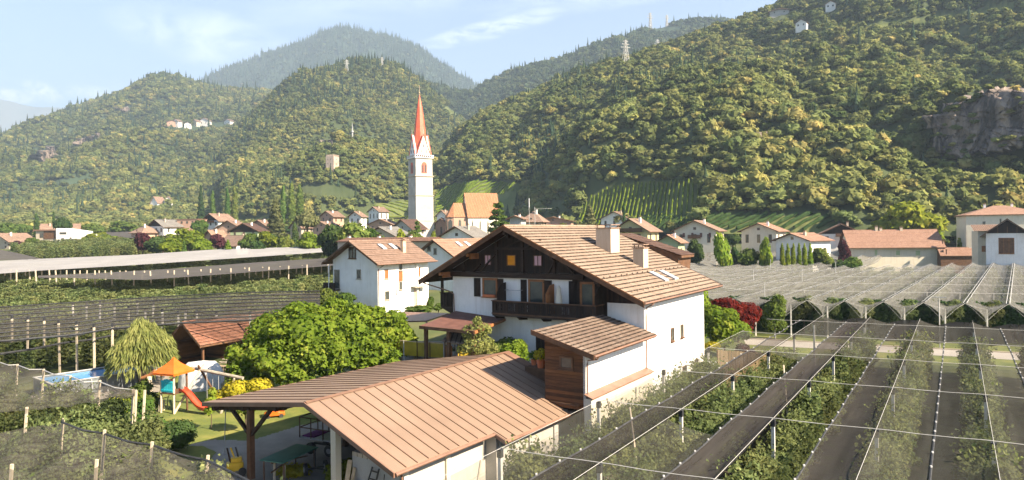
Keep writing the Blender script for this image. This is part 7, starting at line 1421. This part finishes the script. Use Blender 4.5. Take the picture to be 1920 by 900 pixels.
q = T(441, 893); o = empty('machine', Vector((q.x, q.y, .3)), R(25), 'yellow-painted orchard machine with upright black levers at the bottom of the photo', 'machine'); MB().box(-.6, .6, -.35, .35, .35, 1.0).box(-.3, .5, -.25, .25, 1.0, 1.35).build('body', M['yellow_paint'], o, bevel=.06)
for x, t_, m in ((-.3, .25, 'dark_timber'), (.1, .4, 'yellow_paint'), (.35, .3, 'black_metal')): MB().bar((x, 0, .9), (x - t_, .1, 2.1), .1).build('lever', M[m], o)
for x in (-.5, .5): MB().tube([(x, -.5, .3), (x, -.36, .3)], .3, 12).build('wheel', M['black_metal'], o)
shrink(o, .72)
q = T(421, 880); o = empty('tool', q, 0, 'thin grey long-handled tool hanging left of the timber post', 'tool'); MB().bar((0, 0, .9), (.1, 0, 3.3), .04).build('handle', M['grey_metal'], o); MB().box(-.15, .12, -.04, .04, .8, .9).build('head', M['grey_metal'], o)
for i, (px, py, h_, lb) in enumerate(((344, 905, 1.2, 'short round stake at the bottom edge, left one'), (362, 908, 1.0, 'short round stake at the bottom edge, right one'), (307, 770, .8, 'thin leaning stick on the lawn by the vines'), (317, 850, 1.3, 'stake half hidden by the round dark shrub'))):
    q = T(px + (170 if i < 2 else 0), py); tag(MB().tube([q - Vector((0, 0, .1)), q + Vector((.05, 0, h_))], .07, 7).build('stake', M['post_w']), lb, 'stake')
# ------------------------------------------------------------------ details on the hills
def hill_pt(h, px, py):
    u = np.linspace(px - 40, px + 40, 41); t = np.linspace(0, h.K - 2, 500); U, Tt = np.meshgrid(u, t, indexing='ij'); X, Y, Z = h.at(U, Tt); a, b = projA(X, Y, Z); d = (a - px) ** 2 + (b - py) ** 2; k = np.unravel_index(np.argmin(d), d.shape); return Vector((X[k], Y[k], Z[k]))
def hill_z(h, X, Y):
    u = 960 + X / Y * F; t = np.linspace(0, h.K - 2, 300); out = []
    for x, y, uu in zip(np.atleast_1d(X), np.atleast_1d(Y), np.atleast_1d(u)):
        _, D, Z = h.at(np.full(300, uu), t); out.append(np.interp(y, D, Z))
    return np.array(out)
def hbox(label, h, px, py, w, l, hh, rise, rz=-30, wall='white_plaster', roof='brown_tiles', name='house', cat='house'):
    p = hill_pt(h, px, py); o = empty(name, p - Vector((0, 0, .5)), R(rz), label, cat)
    MB().slab([(-w / 2, -l / 2, -4), (w / 2, -l / 2, -4), (w / 2, -l / 2, hh), (0, -l / 2, hh + rise), (-w / 2, -l / 2, hh)], (0, l, 0)).build('wall', M[wall], o)
    e = w * .1; MB().slab([(-w / 2 - e, -l / 2 - e, hh - .2), (0, -l / 2 - e, hh + rise + .15), (w / 2 + e, -l / 2 - e, hh - .2), (w / 2 + e, -l / 2 - e, hh - .6), (0, -l / 2 - e, hh + rise - .4), (-w / 2 - e, -l / 2 - e, hh - .6)], (0, l + 2 * e, 0)).build('roof', M[roof], o)
    for u in (-w * .25, w * .25): window(o, 'f', -l / 2, u - .8, u + .8, hh * .4, hh * .75, M['grey_timber'], fw=.2, sill=False)
    return o
for a in (('pale long house at the left end of the hamlet on the ridge', hL, 322, 236, 26, 16, 9, 5, 40, 'pink_plaster'), ('white house with gable second from the left in the ridge hamlet', hL, 333, 237, 18, 14, 12, 6, -20, 'white_plaster'), ('low white house in the middle of the ridge hamlet', hL, 353, 239, 16, 14, 9, 5, 20, 'white_plaster'), ('brown-roofed house right of the middle of the ridge hamlet', hL, 369, 236, 16, 12, 10, 6, -30, 'cream_plaster'),
          ('big white house in the right half of the ridge hamlet', hL, 386, 237, 24, 16, 15, 7, -10, 'white_plaster'), ('lone white house at the right end of the ridge hamlet', hL, 430, 234, 22, 12, 10, 5, -30, 'white_plaster'),
          ('tiny pale mountain hut on the bare hilltop at the left', hL, 322, 157, 34, 18, 12, 6, 5, 'cream_plaster'),
          ('white gabled chapel-like house low in the left woods', hL, 297, 393, 11, 12, 8, 8, -20, 'white_plaster'), ('white house with small turret low in the left woods', hL, 318, 391, 10, 10, 9, 6, 10, 'white_plaster'),
          ('white farmhouse with dark roof high on the right slope', hR, 1505, 54, 10, 9, 5, 3.5, -40, 'white_plaster', 'dark_tiles'), ('pale farmhouse at the top edge of the photo', hR, 1557, 18, 9, 9, 5, 3, -30, 'white_plaster'), ('low long farm building on the crest of the right slope', hR, 1462, 28, 20, 8, 4, 2, -20, 'grey_plaster'), ('white house half hidden in trees near the ridge clearing', hN, 1322, 84, 34, 16, 14, 6, -20, 'white_plaster')): hbox(*a)
# ruined keep on the castle hill
p = hill_pt(hM, 623, 322); o = empty('castle_tower', p - Vector((0, 0, 3)), R(-20), 'square crenellated stone keep standing on the wooded castle hill', 'castle tower'); s = p.y / F; w = 20 * s / 2 / 1.15; H_ = 34 * s
M['keep_stone'] = pmat('keep_stone', (.34, .25, .19), (.50, .39, .31), .25, .95, .05, world=True)
mb = MB().box(-w, w, -w, w, -10, H_); n = 5
for k in range(n):
    c = -w + w * .2 + k * (2 * w - w * .4) / (n - 1)
    for q in ((c, -w + .4), (c, w - .4), (-w + .4, c), (w - .4, c)): mb.box(q[0] - w * .13, q[0] + w * .13, q[1] - w * .08, q[1] + w * .08, H_, H_ + 1.6 * s * 2)
mb.build('wall', M['keep_stone'], o)
for z in (.28, .55, .8):
    for u in (-.45, .3): window(o, 'f', -w, u * w - s * .9, u * w + s * .9, H_ * z, H_ * z + 3 * s, M['keep_stone'], fw=.1, sill=False)
    window(o, 'r', w, -s, s, H_ * z, H_ * z + 3 * s, M['keep_stone'], fw=.1, sill=False)
# radio mast and lattice pylons
def mast(label, p, h, r, m):
    o = empty('mast', p, 0, label, 'mast'); mb = MB().tube([(0, 0, -5), (0, 0, h * .55), (0, 0, h)], [r, r * .7, r * .25], 8); mb.build('shaft', m, o); MB().lathe([(r * 1.6, h * .50), (r * 1.6, h * .58)], 8).build('platform', m, o); MB().tube([(0, 0, h), (0, 0, h * 1.08)], r * .12, 5).build('aerial', m, o)
p = hill_pt(hM, 661, 264); mast('white telecom mast on the slope above the castle keep', p, 33 * p.y / F, 1.3, M['band'])
def pylon(label, p, h, b=.13, t=.35):
    o = empty('pylon', p, R(20), label, 'pylon'); mb = MB(); w0, w1 = h * b, h * .02
    lv = [i / 7 for i in range(8)]
    c = lambda f: [(sx * (w0 * (1 - f) + w1 * f), sy * (w0 * (1 - f) + w1 * f), h * f) for sx, sy in ((-1, -1), (1, -1), (1, 1), (-1, 1))]
    for k in range(4): mb.bar(c(0)[k], c(1)[k], t)
    for a, b_ in zip(lv, lv[1:]):
        A_, B_ = c(a), c(b_)
        for k in range(4): mb.bar(A_[k], B_[(k + 1) % 4], t * .6); mb.bar(B_[k], B_[(k + 1) % 4], t * .6)
    mb.build('lattice', M['rope'], o)
    for f, l in ((.72, .2), (.84, .16), (.95, .11)): MB().bar((-h * l, 0, h * f), (h * l, 0, h * f), t * 1.3).build('crossarm', M['rope'], o)
for lb, h_, px, y0, y1, b in (('large lattice pylon on the spur of the right slope', hR, 1173, 124, 75, .12), ('lattice pylon right of the large one, standing lower in the trees', hN, 1233, 106, 74, .1), ('tall thin pylon on the skyline meadow', hN, 1220, 56, 22, .08), ('second thin pylon on the skyline, next to the meadow edge', hN, 1251, 50, 28, .08), ('pylon on the crest left of the castle hill top', hM, 650, 136, 112, .12), ('pylon on the very top of the castle hill', hM, 716, 126, 107, .12)):
    p = hill_pt(h_, px, y0); pylon(lb, p, (y0 - y1) * p.y / F, b, .34 * p.y / 700)
# rock faces
M['rock'] = pmat('cliff_rock', (.045, .037, .034), (.165, .13, .11), .09, .95, 2.0, world=True, stretch=(1.8, 1.8, .30), detail=12, c3=(.27, .21, .16), bscale=.3)
for e_, p_ in zip([n for n in M['rock'].node_tree.nodes if n.type == 'VALTORGB'][0].color_ramp.elements, (.40, .50, .62)): e_.position = p_
def cliff(label, h, poly, out=6, amp=9, nu=60, nv=50):
    xs = [q[0] for q in poly]; ys = [q[1] for q in poly]; cx, cy_ = sum(xs) / len(xs), sum(ys) / len(ys)
    a = [(math.atan2(y - cy_, x - cx), x, y) for x, y in poly]; C = hill_pt(h, cx, cy_); A_ = [hill_pt(h, x, y) for x, y in poly]; n = len(poly); P = []
    ring = []
    for i in range(n):
        for f in np.linspace(0, 1, 16, endpoint=False): q_ = (xs[i] * (1 - f) + xs[(i + 1) % n] * f, ys[i] * (1 - f) + ys[(i + 1) % n] * f); rg = (max(ys) - min(ys)) * .09; ring.append((q_[0] + rg * 1.5 * float(fbm(q_[0] / 9, q_[1] / 9 + 40, 3, 3)), q_[1] + rg * 1.5 * float(fbm(q_[0] / 9 + 70, q_[1] / 9, 8, 3))))
    V = []; m_ = len(ring)
    for rI in range(nv + 1):
        f = rI / nv
        for (x, y) in ring: V.append((cx + (x - cx) * f, cy_ + (y - cy_) * f, f))
    V = np.array(V); yb = max(ys); yt = min(ys)
    u_ = np.linspace(min(xs) - 6, max(xs) + 6, 260); t_ = np.linspace(0, h.K - 2, 900); U, Tt = np.meshgrid(u_, t_, indexing='ij'); HX, HYY, HZ = h.at(U, Tt); hb = projA(HX, HYY, HZ)[1]
    nx, ny = 60, 40; xe = np.linspace(min(xs), max(xs), nx); ye = np.linspace(yt, yb, ny); GD = np.zeros((nx, ny))
    for i_, x_ in enumerate(xe):
        kk = np.argmin(abs(u_ - x_)); vis = np.minimum.accumulate(hb[kk]); GD[i_] = [HYY[kk][np.argmax(vis <= y_)] for y_ in ye]
    foot = np.array([max(y for x, y in ring if abs(x - x_) < (max(xs) - min(xs)) / nx * 2.5 + 2) for x_ in xe]); WD = np.zeros_like(GD)
    for i_ in range(nx): fD = np.interp(foot[i_], ye, GD[i_]); WD[i_] = np.minimum(fD + (foot[i_] - ye).clip(0) * .12 * fD / 500, GD[i_]) - out
    for _ in range(3): WD = (WD + np.roll(WD, 1, 0) + np.roll(WD, -1, 0)) / 3
    fx = np.clip((V[:, 0] - xe[0]) / (xe[1] - xe[0]), 0, nx - 1.001); fy = np.clip((V[:, 1] - ye[0]) / (ye[1] - ye[0]), 0, ny - 1.001); ix, iy = fx.astype(int), fy.astype(int); fx -= ix; fy -= iy
    bl_ = lambda A: (A[ix, iy] * (1 - fx) + A[ix + 1, iy] * fx) * (1 - fy) + (A[ix, iy + 1] * (1 - fx) + A[ix + 1, iy + 1] * fx) * fy
    w = np.clip((V[:, 2] - .93) / .07, 0, 1); D = bl_(WD) * (1 - w) + (bl_(GD) + 3) * w
    X = (V[:, 0] - 960) / F * D; b_ = (V[:, 1] - HY) + ROLL * (V[:, 0] - 960); Z = CZ - b_ / F * D
    nn = fbm(X / 9, Z / 45, 7, 5) * 1.0 + np.abs(fbm(X / 4, Z / 22, 9, 4)) * .7 + .5 * fbm(X / 30, Z / 9, 17, 3); nn = nn + .5 * np.floor(fbm(X / 14, Z / 16, 31, 3) * 5) / 3; D2_ = D - nn * amp * (1 - w) * (D / 500)
    Vv = np.stack([X, D2_, Z], 1); i = np.arange(len(V)).reshape(nv + 1, m_); j = np.roll(i, -1, 1); Q = np.stack([i[:-1], j[:-1], j[1:], i[1:]], -1).reshape(-1, 4)
    o = link('cliff', npmesh('cliff', Vv, Q, M['rock'])); tag(o, label, 'cliff')
    if nv >= 40:
        sel = rng.choice(len(Vv), 46, p=(lambda q: q / q.sum())((V[:, 2] > .1) * (.15 + V[:, 2] ** 3))); r_ = 1.0 + 1.8 * rng.random(46); scatter('cliff_scrub', Vv[sel], np.stack([r_, r_, r_ * .8], 1), rng.integers(0, 6, 46), protos, 'stuff', 'scrub and small trees clinging to the rock face', 'scrub')
    return o
o = cliff('big grey-brown rock face high on the right slope', hR, CLEAR_R[2], 10, 16); cliff('small pale rock outcrop in the middle of the right slope', hR, CLEAR_R[3], 5, 4, nv=16)
cliff('orange-brown crag on the left ridge', hL, CLEAR_L[1], 10, 8, nv=16); cliff('dark crag at the far left of the ridge', hL, CLEAR_L[2], 10, 8, nv=16); cliff('tiny crag below the hut hilltop', hL, CLEAR_L[3], 8, 6, nv=12); cliff('brick-coloured bare bank above the castle keep', hM, CLEAR_M[0], 4, 3, nv=12)
# vineyards: rows of vines as low hedges
def vines(name, label, h, poly, d, sp, hgt=1.7, w=.75, bb=None, mat=None):
    d = Vector((d[0], d[1], 0)).normalized(); n = Vector((d.y, -d.x, 0)); pts = [hill_pt(h, x, y) for x, y in poly]; c = sum(pts, Vector()) / len(pts)
    a = [((p - c).dot(d), (p - c).dot(n)) for p in pts]; mb = MB(); s0, s1 = min(q[0] for q in a), max(q[0] for q in a)
    for r in np.arange(min(q[1] for q in a), max(q[1] for q in a), sp):
        S = np.arange(s0, s1, 2.2); X = c.x + d.x * S + n.x * r; Y = c.y + d.y * S + n.y * r; ok = Y > 60; X, Y = X[ok], Y[ok]; Z = hill_z(h, X, Y); px, py = projA(X, Y, Z); k = inpoly(px, py, poly)
        prev = None
        for x, y, z, kk in zip(X, Y, Z, k):
            if kk:
                hh = hgt * random.uniform(.75, 1.2); ww = w * random.uniform(.7, 1.2) / 2; cur = [Vector((x, y, z)) + n * s_ * ww + Vector((0, 0, zz)) for s_, zz in ((-1, .3), (-1.1, hh * .6), (-.3, hh), (.5, hh * .95), (1.1, hh * .6), (1, .3))]
                if prev: mb.add(prev + cur, [(i, i + 1, i + 7, i + 6) for i in range(5)])
                prev = cur
            else: prev = None
    return tag(mb.build(name, mat or LM['green']), label, 'vineyard', None, 'stuff')
vines('vineyard', 'terraced vineyard rows climbing the foot of the right slope', hR, CLEAR_R[0], (.30, 1), 2.3, 1.5, .8, mat=LM['lime'])
vines('vineyard', 'low vineyard rows behind the cream house', hR, [(1200, 402), (1560, 402), (1600, 440), (1200, 432)], (1, .12), 2.6, w=1.5, mat=LM['dark'])
vines('vineyard', 'pale vineyard terraces between tower and church roof', hR, [(815, 362), (850, 345), (900, 338), (975, 345), (960, 360), (850, 395), (815, 400)], (1, .5), 4.0, w=1.2, mat=LM['lime'])
vines('vineyard', 'small vineyard beside the second poplar trio', hL, CLEAR_L[4], (1, .5), 5, 1.7, 1.6, mat=LM['green'])
vines('vineyard', 'meadow terraces above the lone white farmhouse', hM, CLEAR_M[4], (1, .3), 4, 1.2, 1.2, mat=LM['lime'])
# roof aerials left of the chalet ridge
for lb, px, y0, y1, Y, arms in (('thin pole aerial with white cylinder head above the village roofs', 992.5, 423, 372, 215, 0), ('comb-shaped roof aerial right of the white-headed pole', 1003, 423, 388, 200, 1)):
    a = W(px, y0, Y); b = W(px, y1, Y); o = empty('aerial', a, R(-20), lb, 'aerial'); h_ = b.z - a.z; MB().tube([(0, 0, -4), (0, 0, h_)], .07, 6).build('pole', M['rope'], o)
    if arms: MB().bar((-.2, 0, h_ - .6), (5.2, 0, h_ - .5), .08).build('boom', M['rope'], o); mb = MB(); [mb.bar((x, -.5, h_ - .55), (x, .5, h_ - .55), .05) for x in np.arange(.2, 5, .5)]; mb.build('elements', M['rope'], o)
    else: MB().lathe([(.16, h_ - 2.8), (.16, h_)], 10).build('head', M['band'], o)
# ------------------------------------------------------------------ haze: the valley air
hz = MB().box(-9000, 4200, -60, 12500, -2, 2500).build('haze'); hz['kind'] = 'stuff'; hz['label'] = 'thin pale blue morning haze filling the valley'
hm = bpy.data.materials.new('valley_air'); hm.use_nodes = True; nt = hm.node_tree
for n in list(nt.nodes): nt.nodes.remove(n)
o_ = nt.nodes.new('ShaderNodeOutputMaterial'); pv = nt.nodes.new('ShaderNodeVolumePrincipled'); nt.links.new(pv.outputs[0], o_.inputs['Volume'])
pv.inputs['Color'].default_value = (.64, .81, 1.0, 1); pv.inputs['Density'].default_value = HAZE; pv.inputs['Anisotropy'].default_value = .05
hz.data.materials.append(hm)
